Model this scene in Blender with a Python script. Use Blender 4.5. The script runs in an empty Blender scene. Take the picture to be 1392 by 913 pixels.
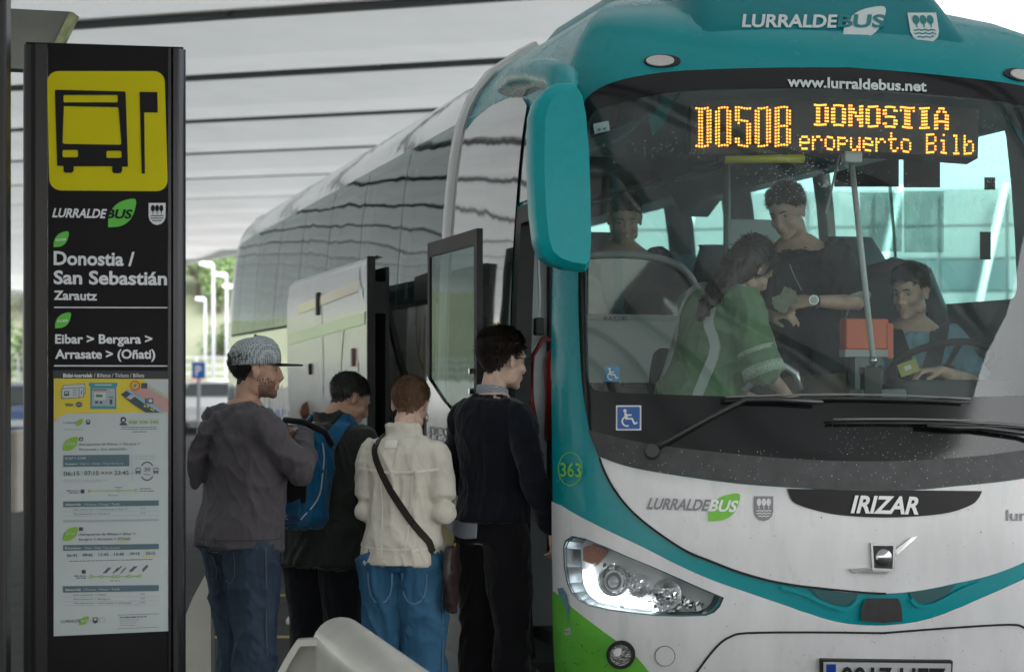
import bpy, bmesh, math, random
from math import sin, cos, pi, radians, hypot, exp
from mathutils import Vector, Matrix, noise
from mathutils.bvhtree import BVHTree
from mathutils.geometry import delaunay_2d_cdt
random.seed(7)
scene = bpy.context.scene
col = scene.collection
# ------------------------------------------------------------------ camera, sky, sun, exposure
CX, HY, F, CZ = 696.0, 510.0, 2800.0, 1.62
cam_d = bpy.data.cameras.new('camera'); cam = bpy.data.objects.new('camera', cam_d); col.objects.link(cam)
cam.location = (0, 0, CZ); cam.rotation_euler = (radians(90), 0, 0)
cam_d.sensor_width = 36; cam_d.lens = 36 * F / 1392; cam_d.shift_y = (HY - 456.5) / 1392
cam_d.clip_start = 0.1; cam_d.clip_end = 3000
cam_d.dof.use_dof = True; cam_d.dof.focus_distance = 8.6; cam_d.dof.aperture_fstop = 3.5
scene.camera = cam
world = bpy.data.worlds.new('World'); scene.world = world; world.use_nodes = True
wn = world.node_tree; wn.nodes.clear()
sky = wn.nodes.new('ShaderNodeTexSky'); sky.sky_type = 'NISHITA'; sky.sun_disc = False
SUN_EL, SUN_AZ = 50, 150
sky.sun_elevation = radians(SUN_EL); sky.sun_rotation = radians(SUN_AZ); sky.air_density = 1.0; sky.dust_density = 4.0
hs = wn.nodes.new('ShaderNodeHueSaturation'); hs.inputs['Saturation'].default_value = 0.22
bg = wn.nodes.new('ShaderNodeBackground'); bg.inputs['Strength'].default_value = 0.14
wo = wn.nodes.new('ShaderNodeOutputWorld')
wn.links.new(sky.outputs[0], hs.inputs['Color']); wn.links.new(hs.outputs[0], bg.inputs['Color']); wn.links.new(bg.outputs[0], wo.inputs[0])
sun_d = bpy.data.lights.new('sun', 'SUN'); sun = bpy.data.objects.new('sun', sun_d); col.objects.link(sun)
sun_d.energy = 1.2; sun_d.angle = radians(14); sun_d.color = (1, .96, .9)
sd = Vector((sin(radians(SUN_AZ)) * cos(radians(SUN_EL)), cos(radians(SUN_AZ)) * cos(radians(SUN_EL)), sin(radians(SUN_EL))))
sun.rotation_euler = (-sd).to_track_quat('-Z', 'Y').to_euler()
scene.view_settings.view_transform = 'Standard'; scene.view_settings.look = 'None'
scene.view_settings.exposure = 2.3; scene.view_settings.gamma = 1.0
scene.render.engine = 'CYCLES'
scene.cycles.max_bounces = 8; scene.cycles.transparent_max_bounces = 16; scene.cycles.transmission_bounces = 6
scene.cycles.sample_clamp_indirect = 4.0

# ------------------------------------------------------------------ helpers
def tag(o, label=None, cat=None, group=None, kind=None):
    if label: o['label'] = label
    if cat: o['category'] = cat
    if group: o['group'] = group
    if kind: o['kind'] = kind
    return o
def empty(name, loc=(0, 0, 0), rz=0.0):
    o = bpy.data.objects.new(name, None); col.objects.link(o); o.location = loc; o.rotation_euler = (0, 0, rz)
    o.empty_display_size = .1
    return o
def mesh_obj(name, verts, faces, mat, parent=None, smooth=False, inv=None):
    me = bpy.data.meshes.new(name)
    if inv is not None: verts = [inv @ Vector(v) for v in verts]
    me.from_pydata([tuple(v) for v in verts], [], faces)
    if smooth: me.polygons.foreach_set('use_smooth', [True] * len(me.polygons))
    me.materials.append(mat); me.update()
    o = bpy.data.objects.new(name, me); col.objects.link(o)
    if parent is not None: o.parent = parent
    return o
class MB:
    def __init__(s): s.v = []; s.f = []
    def add(s, vs, fs):
        b = len(s.v); s.v += [Vector(v) for v in vs]; s.f += [tuple(b + i for i in f) for f in fs]; return s
    def box(s, x0, x1, y0, y1, z0, z1, M=None, bev=0.0):
        if bev > 0:
            bm = bmesh.new(); bmesh.ops.create_cube(bm, size=1)
            for v in bm.verts: v.co = Vector((x0 + (v.co.x + .5) * (x1 - x0), y0 + (v.co.y + .5) * (y1 - y0), z0 + (v.co.z + .5) * (z1 - z0)))
            bmesh.ops.bevel(bm, geom=bm.edges[:], offset=bev, segments=2, affect='EDGES', profile=.5)
            bm.verts.index_update()
            vs = [v.co.copy() for v in bm.verts]; fs = [[v.index for v in f.verts] for f in bm.faces]; bm.free()
        else:
            vs = [Vector((x, y, z)) for x in (x0, x1) for y in (y0, y1) for z in (z0, z1)]
            fs = [(0, 1, 3, 2), (4, 6, 7, 5), (0, 4, 5, 1), (2, 3, 7, 6), (0, 2, 6, 4), (1, 5, 7, 3)]
        if M is not None: vs = [M @ v for v in vs]
        return s.add(vs, fs)
    def ring(s, pts, closed_caps=True):
        """pts: list of rings (equal length lists of Vector)"""
        n = len(pts[0]); vs = [p for r in pts for p in r]; fs = []
        for i in range(len(pts) - 1):
            for j in range(n): fs.append((i * n + j, i * n + (j + 1) % n, (i + 1) * n + (j + 1) % n, (i + 1) * n + j))
        if closed_caps: fs.append(tuple(range(n))[::-1]); fs.append(tuple((len(pts) - 1) * n + j for j in range(n)))
        return s.add(vs, fs)
    def tube(s, path, rad, n=10, up=(0, 0, 1), rnd=False):
        path = [Vector(p) for p in path]; m = len(path)
        rr = [(r, r) if not isinstance(r, (tuple, list)) else r for r in (rad if isinstance(rad, list) else [rad] * m)]
        if rnd:   # rounded ends
            d0 = (path[1] - path[0]).normalized(); d1 = (path[-1] - path[-2]).normalized()
            a = rr[0]; b = rr[-1]; pre = []; post = []
            for k in (.98, .8, .45):
                h = math.sqrt(1 - k * k) if k < 1 else 0
            pre = [(path[0] - d0 * max(a) * sin(t), (a[0] * cos(t), a[1] * cos(t))) for t in (1.45, 1.1, .6)]
            post = [(path[-1] + d1 * max(b) * sin(t), (b[0] * cos(t), b[1] * cos(t))) for t in (.6, 1.1, 1.45)]
            path = [p[0] for p in pre] + path + [p[0] for p in post]; rr = [p[1] for p in pre] + rr + [p[1] for p in post]; m = len(path)
        up = Vector(up); rings = []
        for i, p in enumerate(path):
            t = (path[min(i + 1, m - 1)] - path[max(i - 1, 0)]).normalized()
            a = up.cross(t)
            if a.length < .05: a = Vector((1, 0, 0)).cross(t)
            if a.length < .05: a = Vector((0, 1, 0)).cross(t)
            a.normalize(); b = t.cross(a)
            rings.append([p + a * rr[i][0] * cos(2 * pi * k / n) + b * rr[i][1] * sin(2 * pi * k / n) for k in range(n)])
        return s.ring(rings)
    def ball(s, c, r, nu=14, nv=9, M=None):
        c = Vector(c); r = (r, r, r) if not isinstance(r, (tuple, list)) else r
        rings = []
        for i in range(nv):
            t = pi * (i + .5) / nv
            rings.append([Vector((r[0] * sin(t) * cos(2 * pi * k / nu), r[1] * sin(t) * sin(2 * pi * k / nu), r[2] * cos(t))) for k in range(nu)])
        if M is not None: rings = [[M @ p for p in q] for q in rings]
        return s.ring([[c + p for p in q] for q in rings][::-1])
    def build(s, name, mat, parent=None, smooth=False, inv=None): return mesh_obj(name, s.v, s.f, mat, parent, smooth, inv)
def smooth_angle(o, deg=40):
    me = o.data; me.polygons.foreach_set('use_smooth', [True] * len(me.polygons))
    bm = bmesh.new(); bm.from_mesh(me); c = radians(deg)
    for e in bm.edges:
        if len(e.link_faces) == 2 and e.calc_face_angle(0) > c: e.smooth = False
    bm.to_mesh(me); bm.free()
    return o
MATS = {}
def mat(name, color, rough=.5, metal=0.0, spec=.5, coat=0.0, var=0.0, vscale=6.0, bump=0.0, bscale=40.0, emit=None, estr=1.0, col2=None, stretch=(1, 1, 1), trans=0.0, sheen=0.0, rvar=0.0, crease=0.0):
    if name in MATS: return MATS[name]
    m = bpy.data.materials.new(name); m.use_nodes = True; nt = m.node_tree; b = nt.nodes['Principled BSDF']
    b.inputs['Base Color'].default_value = (*color, 1); b.inputs['Roughness'].default_value = rough; b.inputs['Metallic'].default_value = metal
    b.inputs['Specular IOR Level'].default_value = spec; b.inputs['Coat Weight'].default_value = coat; b.inputs['Coat Roughness'].default_value = .05
    if trans: b.inputs['Transmission Weight'].default_value = trans
    if sheen: b.inputs['Sheen Weight'].default_value = sheen
    N = nt.nodes.new; L = nt.links.new
    if var or bump or col2 or rvar:
        tc = N('ShaderNodeTexCoord'); mp = N('ShaderNodeMapping'); mp.inputs['Scale'].default_value = stretch
        L(tc.outputs['Object'], mp.inputs['Vector'])
    if var or col2:
        n = N('ShaderNodeTexNoise'); n.inputs['Scale'].default_value = vscale; n.inputs['Detail'].default_value = 7; n.inputs['Roughness'].default_value = .62
        L(mp.outputs[0], n.inputs['Vector'])
        r = N('ShaderNodeValToRGB'); r.color_ramp.elements[0].position = .32; r.color_ramp.elements[1].position = .72
        c2 = col2 or tuple(min(1, c * (1 + var)) for c in color); c1 = color if col2 else tuple(c * (1 - var) for c in color)
        r.color_ramp.elements[0].color = (*c1, 1); r.color_ramp.elements[1].color = (*c2, 1)
        L(n.outputs['Fac'], r.inputs[0]); L(r.outputs[0], b.inputs['Base Color'])
    if rvar:
        n3 = N('ShaderNodeTexNoise'); n3.inputs['Scale'].default_value = vscale * 2.3; n3.inputs['Detail'].default_value = 5
        mr = N('ShaderNodeMapRange'); mr.inputs['To Min'].default_value = max(0, rough - rvar); mr.inputs['To Max'].default_value = rough + rvar
        L(mp.outputs[0], n3.inputs['Vector']); L(n3.outputs['Fac'], mr.inputs[0]); L(mr.outputs[0], b.inputs['Roughness'])
    if bump:
        n2 = N('ShaderNodeTexNoise'); n2.inputs['Scale'].default_value = bscale; n2.inputs['Detail'].default_value = 4
        bp = N('ShaderNodeBump'); bp.inputs['Strength'].default_value = 1.0; bp.inputs['Distance'].default_value = bump
        L(mp.outputs[0], n2.inputs['Vector']); L(n2.outputs['Fac'], bp.inputs['Height']); L(bp.outputs[0], b.inputs['Normal'])
        if crease:
            n4 = N('ShaderNodeTexNoise'); n4.inputs['Scale'].default_value = 5; n4.inputs['Detail'].default_value = 2.5; n4.inputs['Distortion'].default_value = 1.1
            m4 = N('ShaderNodeMapping'); m4.inputs['Scale'].default_value = (1.4, 1.4, .65); m4.inputs['Rotation'].default_value = (.5, .35, 0)
            ab = N('ShaderNodeMath'); ab.operation = 'SUBTRACT'; ab.inputs[1].default_value = .5; a2 = N('ShaderNodeMath'); a2.operation = 'ABSOLUTE'; a3 = N('ShaderNodeMath'); a3.operation = 'POWER'; a3.inputs[1].default_value = .6
            b4 = N('ShaderNodeBump'); b4.inputs['Distance'].default_value = crease
            L(tc.outputs['Object'], m4.inputs[0]); L(m4.outputs[0], n4.inputs['Vector']); L(n4.outputs['Fac'], ab.inputs[0]); L(ab.outputs[0], a2.inputs[0]); L(a2.outputs[0], a3.inputs[0]); L(a3.outputs[0], b4.inputs['Height']); L(b4.outputs[0], bp.inputs['Normal'])
        if coat: L(bp.outputs[0], b.inputs['Coat Normal'])
    if emit: b.inputs['Emission Color'].default_value = (*emit, 1); b.inputs['Emission Strength'].default_value = estr
    MATS[name] = m; return m
def glass(name, tint, ior=1.5, rough=0.0, bump=0.0, bscale=2.0, stretch=(1, 1, 1), gtint=(1, 1, 1), haze=0.0, hcol=(.5, .55, .55)):
    m = bpy.data.materials.new(name); m.use_nodes = True; nt = m.node_tree; nt.nodes.clear(); N = nt.nodes.new; L = nt.links.new
    t = N('ShaderNodeBsdfTransparent'); t.inputs[0].default_value = (*tint, 1)
    g = N('ShaderNodeBsdfGlossy'); g.inputs['Roughness'].default_value = rough; g.inputs['Color'].default_value = (*gtint, 1)
    fr = N('ShaderNodeFresnel'); fr.inputs[0].default_value = ior; mx = N('ShaderNodeMixShader'); o = N('ShaderNodeOutputMaterial')
    if bump:
        tc = N('ShaderNodeTexCoord'); mp = N('ShaderNodeMapping'); mp.inputs['Scale'].default_value = stretch
        n = N('ShaderNodeTexNoise'); n.inputs['Scale'].default_value = bscale; n.inputs['Detail'].default_value = 1.5; bp = N('ShaderNodeBump'); bp.inputs['Distance'].default_value = bump
        L(tc.outputs['Object'], mp.inputs[0]); L(mp.outputs[0], n.inputs['Vector']); L(n.outputs['Fac'], bp.inputs['Height'])
        L(bp.outputs[0], g.inputs['Normal'])
    base = t
    if haze:
        d = N('ShaderNodeBsdfDiffuse'); d.inputs[0].default_value = (*hcol, 1); mh = N('ShaderNodeMixShader'); mh.inputs[0].default_value = haze
        tcx = N('ShaderNodeTexCoord'); mpx = N('ShaderNodeMapping'); mpx.inputs['Scale'].default_value = (1.2, 1, .5); nx_ = N('ShaderNodeTexNoise'); nx_.inputs['Scale'].default_value = 5; nx_.inputs['Detail'].default_value = 9; nx_.inputs['Roughness'].default_value = .7
        mrx = N('ShaderNodeMapRange'); mrx.inputs['From Min'].default_value = .3; mrx.inputs['From Max'].default_value = .8; mrx.inputs['To Min'].default_value = haze * .35; mrx.inputs['To Max'].default_value = haze * 2.2
        L(tcx.outputs['Object'], mpx.inputs[0]); L(mpx.outputs[0], nx_.inputs['Vector']); L(nx_.outputs['Fac'], mrx.inputs[0]); L(mrx.outputs[0], mh.inputs[0])
        L(t.outputs[0], mh.inputs[1]); L(d.outputs[0], mh.inputs[2]); base = mh
    f0 = ((ior - 1) / (ior + 1)) ** 2; nt.nodes.remove(fr)
    lw_ = N('ShaderNodeLayerWeight'); lw_.inputs['Blend'].default_value = .5; pw = N('ShaderNodeMath'); pw.operation = 'POWER'; pw.inputs[1].default_value = 5
    ma = N('ShaderNodeMath'); ma.operation = 'MULTIPLY_ADD'; ma.inputs[1].default_value = 1 - f0; ma.inputs[2].default_value = f0
    if bump: L(bp.outputs[0], lw_.inputs['Normal'])
    L(lw_.outputs['Facing'], pw.inputs[0]); L(pw.outputs[0], ma.inputs[0]); L(ma.outputs[0], mx.inputs[0]); L(base.outputs[0], mx.inputs[1]); L(g.outputs[0], mx.inputs[2]); L(mx.outputs[0], o.inputs[0])
    return m
def inpoly(x, y, P):
    r = False; j = len(P) - 1
    for i in range(len(P)):
        xi, yi = P[i]; xj, yj = P[j]
        if (yi > y) != (yj > y) and x < (xj - xi) * (y - yi) / (yj - yi) + xi: r = not r
        j = i
    return r
def dens(P, step, closed=True):
    out = []; n = len(P)
    for i in range(n if closed else n - 1):
        a = P[i]; b = P[(i + 1) % n]; k = max(1, int(math.ceil(hypot(b[0] - a[0], b[1] - a[1]) / step)))
        out += [(a[0] + (b[0] - a[0]) * t / k, a[1] + (b[1] - a[1]) * t / k) for t in range(k)]
    if not closed: out.append(P[-1])
    return out
def fill(outline, holes=(), step=None, xs=None, ys=None):
    """triangulate polygon with holes and interior grid points -> (pts2d, tris)"""
    big = step or 1e9
    loops = [dens(outline, big)] + [dens(h, big) for h in holes]
    pts = []; edges = []
    for lp in loops:
        b = len(pts); pts += [Vector(p) for p in lp]; edges += [(b + i, b + (i + 1) % len(lp)) for i in range(len(lp))]
    if step:
        x0 = min(p[0] for p in outline); x1 = max(p[0] for p in outline); y0 = min(p[1] for p in outline); y1 = max(p[1] for p in outline)
        xs = xs or [x0 + step * (i + .5) for i in range(int((x1 - x0) / step))]
        ys = ys or [y0 + step * (i + .5) for i in range(int((y1 - y0) / step))]
        for x in xs:
            for y in ys:
                if inpoly(x, y, outline) and not any(inpoly(x, y, h) for h in holes): pts.append(Vector((x, y)))
    r = delaunay_2d_cdt(pts, edges, [], 0, 1e-6)
    V = [(v.x, v.y) for v in r[0]]; T = []
    for f in r[2]:
        cx = sum(V[i][0] for i in f) / len(f); cy = sum(V[i][1] for i in f) / len(f)
        if inpoly(cx, cy, outline) and not any(inpoly(cx, cy, h) for h in holes): T.append(tuple(f))
    return V, T
def arc(cx, cy, rx, ry, a0, a1, n): return [(cx + rx * cos(radians(a0 + (a1 - a0) * i / n)), cy + ry * sin(radians(a0 + (a1 - a0) * i / n))) for i in range(n + 1)]
def circ(cx, cy, r, ry=None, n=20): return arc(cx, cy, r, ry or r, 0, 360, n)[:-1]
def rrect(x0, y0, x1, y1, r): return arc(x1 - r, y0 + r, r, r, -90, 0, 4) + arc(x1 - r, y1 - r, r, r, 0, 90, 4) + arc(x0 + r, y1 - r, r, r, 90, 180, 4) + arc(x0 + r, y0 + r, r, r, 180, 270, 4)
def smooth_line(P, k=4):
    """Catmull-Rom through 2D points"""
    Q = [P[0]] + list(P) + [P[-1]]; out = []
    for i in range(1, len(Q) - 2):
        for j in range(k):
            t = j / k; a, b, c, d = Q[i - 1], Q[i], Q[i + 1], Q[i + 2]
            out.append(tuple(.5 * (2 * b[m] + (c[m] - a[m]) * t + (2 * a[m] - 5 * b[m] + 4 * c[m] - d[m]) * t * t + (3 * b[m] - a[m] - 3 * c[m] + d[m]) * t ** 3) for m in range(len(b))))
    out.append(tuple(P[-1])); return out
# ---- text outlines as meshes
_T = {}
def glyphs(s, bold=0.0, shear=0.0):
    k = (s, bold, shear)
    if k in _T: return _T[k]
    def mk(t):
        cu = bpy.data.curves.new('t', 'FONT'); cu.body = t; cu.offset = bold; cu.shear = shear; cu.resolution_u = 3
        o = bpy.data.objects.new('t', cu); me = bpy.data.meshes.new_from_object(o)
        V = [v.co.copy() for v in me.vertices]; Fc = [tuple(p.vertices) for p in me.polygons]
        bpy.data.objects.remove(o); bpy.data.curves.remove(cu); bpy.data.meshes.remove(me); return V, Fc
    if 'H' not in _T: _T['H'] = max(v.y for v in mk('H')[0])
    V, Fc = mk(s); x0 = min(v.x for v in V); x1 = max(v.x for v in V); H = _T['H']
    _T[k] = ([((v.x - x0) / (x1 - x0), v.y / H) for v in V], Fc); return _T[k]
def ray(x, y): return Vector(((x - CX) / F, 1, (HY - y) / F))
def P3(x, y, d): return Vector(((x - CX) / F * d, d, CZ + (HY - y) / F * d))
class PlaneSurf:
    def __init__(s, p, n): s.p = Vector(p); s.n = Vector(n).normalized()
    def hit(s, x, y):
        r = ray(x, y); c = Vector((0, 0, CZ)); t = (s.p - c).dot(s.n) / r.dot(s.n); return c + r * t, s.n
class BVHSurf:
    def __init__(s, obs):
        V = []; Fc = []
        for o in obs:
            M = o.matrix_world if o.parent is None else o.parent.matrix_world @ o.matrix_local
            b = len(V); V += [M @ v.co for v in o.data.vertices]; Fc += [tuple(b + i for i in p.vertices) for p in o.data.polygons]
        s.b = BVHTree.FromPolygons(V, Fc)
    def hit(s, x, y):
        c = Vector((0, 0, CZ)); h = s.b.ray_cast(c, ray(x, y).normalized())
        if h[0] is None:
            h = s.b.find_nearest(c + ray(x, y) * 8.6)
        n = h[1]
        if n.dot(ray(x, y)) > 0: n = -n
        return h[0], n
def decal(name, mt, surf, off, parent, V, Fc):
    inv = wm(parent).inverted(); out = []
    for x, y in V:
        p, n = surf.hit(x, y); out.append(inv @ (p + n * off))
    return mesh_obj(name, out, Fc, mt, parent)
def shape(name, mt, surf, off, parent, outline, holes=(), step=None):
    V, T = fill(outline, holes, step); return decal(name, mt, surf, off, parent, V, T)
def text(name, s, mt, surf, off, parent, x0, y0, x1, y1, h, bold=0.0, shear=0.0, up=None):
    G, Fc = glyphs(s, bold, shear); ux, uy = up or (0, -h)
    V = [(x0 + (x1 - x0) * a + ux * b, y0 + (y1 - y0) * a + uy * b) for a, b in G]
    return decal(name, mt, surf, off, parent, V, Fc)
def joinall(name, obs, parent):
    """merge flat print objects of one material"""
    V = []; Fc = []
    for o in obs:
        b = len(V); V += [v.co.copy() for v in o.data.vertices]; Fc += [tuple(b + i for i in p.vertices) for p in o.data.polygons]
    m = obs[0].data.materials[0]
    for o in obs: bpy.data.objects.remove(o)
    return mesh_obj(name, V, Fc, m, parent)
def wm(o):
    return o.matrix_basis.copy() if o.parent is None else wm(o.parent) @ o.matrix_basis
def upd(): bpy.context.view_layer.update()

# ------------------------------------------------------------------ setting: ground, canopy, hill
asphalt = mat('asphalt', (.045, .046, .048), .85, var=.35, vscale=3, bump=.004, bscale=160, rvar=.1)
g = MB().add([(-400, -60, 0), (400, -60, 0), (400, 900, 0), (-400, 900, 0)], [(0, 1, 2, 3)]).build('ground', mat('pale_concrete', (.36, .36, .34), .9, var=.2, vscale=.2)); tag(g, kind='structure')
g = MB().add([(-11, -40, .01), (30, -40, .01), (30, 100, .01), (-11, 100, .01)], [(0, 1, 2, 3)]).build('road', asphalt); tag(g, kind='structure')
lines = MB()
for (x0, y0, x1, y1) in ((-2.5, 12.6, -.9, 12.6), (-2.6, 10.6, -1.0, 10.9), (-2.7, 9.3, -1.2, 9.5), (-2.2, 15, -1.2, 15)):
    lines.add([(x0, y0, .015), (x1, y1, .015), (x1, y1 + .12, .015), (x0, y0 + .12, .015)], [(0, 1, 2, 3)])
tag(lines.build('road_markings', mat('yellow_paint', (.55, .42, .16), .7, var=.3, vscale=20)), kind='structure')
# canopy: bays between beams; frame n = across the beams, b = along them
cn = Vector((.342, .94, 0)); cb = Vector((.94, -.342, 0)); HC = 6.22; BAY = 4.58; C0 = 27.3
can_w = bpy.data.materials.new('canopy_membrane'); can_w.use_nodes = True
nt = can_w.node_tree; b = nt.nodes['Principled BSDF']; b.inputs['Base Color'].default_value = (.72, .74, .74, 1); b.inputs['Roughness'].default_value = .4
tl = nt.nodes.new('ShaderNodeBsdfTranslucent'); tl.inputs[0].default_value = (.9, .95, .95, 1); mx = nt.nodes.new('ShaderNodeMixShader'); mx.inputs[0].default_value = .085
nt.links.new(b.outputs[0], mx.inputs[1]); nt.links.new(tl.outputs[0], mx.inputs[2]); nt.links.new(mx.outputs[0], nt.nodes['Material Output'].inputs[0])
tc = nt.nodes.new('ShaderNodeTexCoord'); n1 = nt.nodes.new('ShaderNodeTexNoise'); n1.inputs['Scale'].default_value = .5; n1.inputs['Detail'].default_value = 8
rp = nt.nodes.new('ShaderNodeValToRGB'); rp.color_ramp.elements[0].position = .3; rp.color_ramp.elements[1].position = .7
rp.color_ramp.elements[0].color = (.46, .49, .49, 1); rp.color_ramp.elements[1].color = (.66, .69, .69, 1)
nt.links.new(tc.outputs['Object'], n1.inputs['Vector']); nt.links.new(n1.outputs['Fac'], rp.inputs[0]); nt.links.new(rp.outputs[0], b.inputs['Base Color'])
beam_m = mat('dark_beam_metal', (.05, .055, .055), .5); highlight_m = mat('pale_beam_highlight', (.75, .77, .77), .25)
canopy = empty('canopy', (0, 0, HC)); tag(canopy, 'wide pale grey station canopy with thin dark parallel beams overhead', 'canopy')
# right border of the canopy as a polyline in world XY
RB = [(32, -45), (23, -20), (15.5, -4), (9.5, 8), (6.5, 14), (4.6, 20), (3.6, 27), (2.2, 36), (-8.7, 69.6), (-26.7, 109), (-40, 138)]
def rb_cut(p, d, far=90.0):
    """distance along d from p until crossing the right border"""
    best = None
    for (a, bb) in zip(RB[:-1], RB[1:]):
        ex, ey = bb[0] - a[0], bb[1] - a[1]; den = d.x * ey - d.y * ex
        if abs(den) < 1e-9: continue
        t = ((a[0] - p.x) * ey - (a[1] - p.y) * ex) / den; s_ = ((a[0] - p.x) * d.y - (a[1] - p.y) * d.x) / den
        if -.001 <= s_ <= 1.001 and (best is None or t < best): best = t
    return best
for k in range(-12, 18):
    c = C0 + k * BAY
    rows = []; NR = 5
    for i in range(NR):
        f = i / (NR - 1); cc = c + BAY * f; p0 = cn * cc - cb * 75
        L = rb_cut(p0, cb)
        if L is None: rows = []; break
        zz = (0, -.14, -.27, -.30, 0)[i]
        rows.append([(p0 + cb * (L * j / 6.0)) + Vector((0, 0, zz)) for j in range(7)])
    if rows:
        V = [p for r in rows for p in r]; Fq = [(i * 7 + j, i * 7 + j + 1, (i + 1) * 7 + j + 1, (i + 1) * 7 + j) for i in range(NR - 1) for j in range(6)]
        o = mesh_obj('roof_panel', V, Fq, can_w, canopy)
        jm_ = MB()
        for q in range(1, int(rb_cut(cn * c - cb * 75, cb) / 9.3)):
            for i in range(NR - 1):
                f0, f1 = i / (NR - 1), (i + 1) / (NR - 1); z0, z1 = (0, -.14, -.27, -.30, 0)[i], (0, -.14, -.27, -.30, 0)[i + 1]
                a = cn * (c + BAY * f0) - cb * 75 + cb * (q * 9.3) + Vector((0, 0, z0 - .006)); b_ = cn * (c + BAY * f1) - cb * 75 + cb * (q * 9.3) + Vector((0, 0, z1 - .006)); w_ = cb * .010
                jm_.add([a - w_, a + w_, b_ + w_, b_ - w_], [(0, 1, 2, 3)])
        if jm_.v: jm_.build('panel_joint', mat('joint_grey', (.44, .47, .47), .6), o)['kind'] = 'stuff'
        p0 = cn * c - cb * 75; L = rb_cut(p0, cb)
        if L:
            R = Matrix(((cb.x, cn.x, 0, p0.x), (cb.y, cn.y, 0, p0.y), (0, 0, 1, 0), (0, 0, 0, 1)))
            bmx = MB().box(0, L, -.06, .06, -.20, .02, R).build('beam', beam_m, canopy)
            MB().box(0, L, -.14, -.09, -.10, -.05, R).build('beam_rail', mat('grey_rail', (.22, .22, .21), .4), bmx)
            MB().box(0, L, -.62, -.34, -.165, -.15, R).build('beam_highlight_strip', highlight_m, bmx)  # pale strip whose colour carries the highlight line along each beam
            for q in range(int(L / 6)): MB().box(q * 6 + 3, q * 6 + 3.06, -.15, .06, -.16, -.0, R).build('beam_clamp', beam_m, bmx)
V = [(x, y, .12) for x, y in RB] + [(x, y, -.42) for x, y in RB] + [(x + .15, y, .12) for x, y in RB] + [(x + .15, y, -.42) for x, y in RB]
n = len(RB); Fq = []
for i in range(n - 1): Fq += [(i, i + 1, n + i + 1, n + i), (2 * n + i, 3 * n + i, 3 * n + i + 1, 2 * n + i + 1), (n + i, n + i + 1, 3 * n + i + 1, 3 * n + i), (i, 2 * n + i, 2 * n + i + 1, i + 1)]
mesh_obj('edge_fascia', V, Fq, mat('fascia_grey', (.55, .57, .57), .4), canopy)
# concrete slab at the upper left with a mossy edge, its lit tone put into the colour
SD = 9.0
cs = empty('concrete_slab', P3(50, 40, 9)); tag(cs, 'grey concrete slab hanging at the upper left with mossy slanted edge', 'slab')
pts = [P3(-60, 8, SD), P3(95, 16, SD), P3(72, 62, SD), P3(60, 95, SD), P3(-60, 90, SD)]; V = pts + [p + Vector((0, .12, 0)) for p in pts]
mesh_obj('slab', V, [(0, 1, 2, 3, 4), (9, 8, 7, 6, 5)] + [(i, (i + 1) % 5, 5 + (i + 1) % 5, 5 + i)[::-1] for i in range(5)], mat('old_concrete', (.20, .21, .19), .9, var=.3, vscale=2), cs, inv=cs.matrix_basis.inverted())
pts = [P3(95, 16, SD - .01), P3(100, 17, SD - .01), P3(78, 62, SD - .01), P3(72, 62, SD - .01)]; V = pts + [p + Vector((0, .12, 0)) for p in pts]
mesh_obj('slab_edge', V, [(0, 1, 2, 3), (0, 4, 5, 1), (1, 5, 6, 2), (2, 6, 7, 3)], mat('mossy_lit_edge', (.38, .42, .22), .8, var=.5, vscale=9), cs, inv=cs.matrix_basis.inverted())
# black steel post at the left border
po = MB().box(-.26, .0, -.06, .06, 0, 4.2, None, .01).build('steel_post', mat('black_steel', (.008, .008, .009), .4)); po.location = P3(12, 510, 7.0) - Vector((0, 0, CZ)) ; po.rotation_euler = (0, 0, .1)
tag(po, 'plain black post cut off by the left border of the picture', 'post')
# ------------------------------------------------------------------ the coach
ANG = math.atan(696 / 2800); CA, SA = cos(ANG), sin(ANG)
BUS0 = Vector((1.527, 8.48, 0)); BL = 13.2
ZL = [.20, .35, .6, .9, 1.2, 1.4, 1.8, 2.2, 2.6, 2.8, 2.9, 3.0, 3.1, 3.2, 3.28, 3.34, 3.38]
WL = [1.22, 1.255, 1.27, 1.275, 1.275, 1.275, 1.27, 1.255, 1.225, 1.20, 1.18, 1.15, 1.10, 1.02, .92, .80, .62]
FL = [.12, .05, .0, .0, .02, .05, .11, .18, .25, .30, .33, .38, .46, .60, .78, 1.0, 1.3]
def ip(x, X, Y):
    if x <= X[0]: return Y[0] + (x - X[0]) * (Y[1] - Y[0]) / (X[1] - X[0])
    for i in range(1, len(X)):
        if x <= X[i]: return Y[i - 1] + (x - X[i - 1]) * (Y[i] - Y[i - 1]) / (X[i] - X[i - 1])
    return Y[-1]
def _smt(Y):
    n = 340; T_ = [ip(.10 + .01 * i, ZL, Y) for i in range(n)]
    for w in (7, 6, 5): T_ = [sum(T_[max(0, min(n - 1, j))] for j in range(i - min(w, i, n - 1 - i), i + min(w, i, n - 1 - i) + 1)) / (2 * min(w, i, n - 1 - i) + 1) for i in range(n)]
    return T_
_WT, _FT = _smt(WL), _smt(FL)
def _tz(z, T_):
    q = max(0.0, min(338.99, (z - .10) / .01)); i = int(q); return T_[i] + (T_[i + 1] - T_[i]) * (q - i)
DD, NN = .52, 2.7
_u = []; _v = []; _s = [0.0]
for i in range(201):
    t = pi / 2 * i / 200; _u.append(1.275 * sin(t) ** (2 / NN)); _v.append(DD * (1 - max(0, cos(t)) ** (2 / NN)))
    if i: _s.append(_s[-1] + hypot(_u[i] - _u[i - 1], _v[i] - _v[i - 1]))
PE = _s[-1]
import bisect
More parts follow.
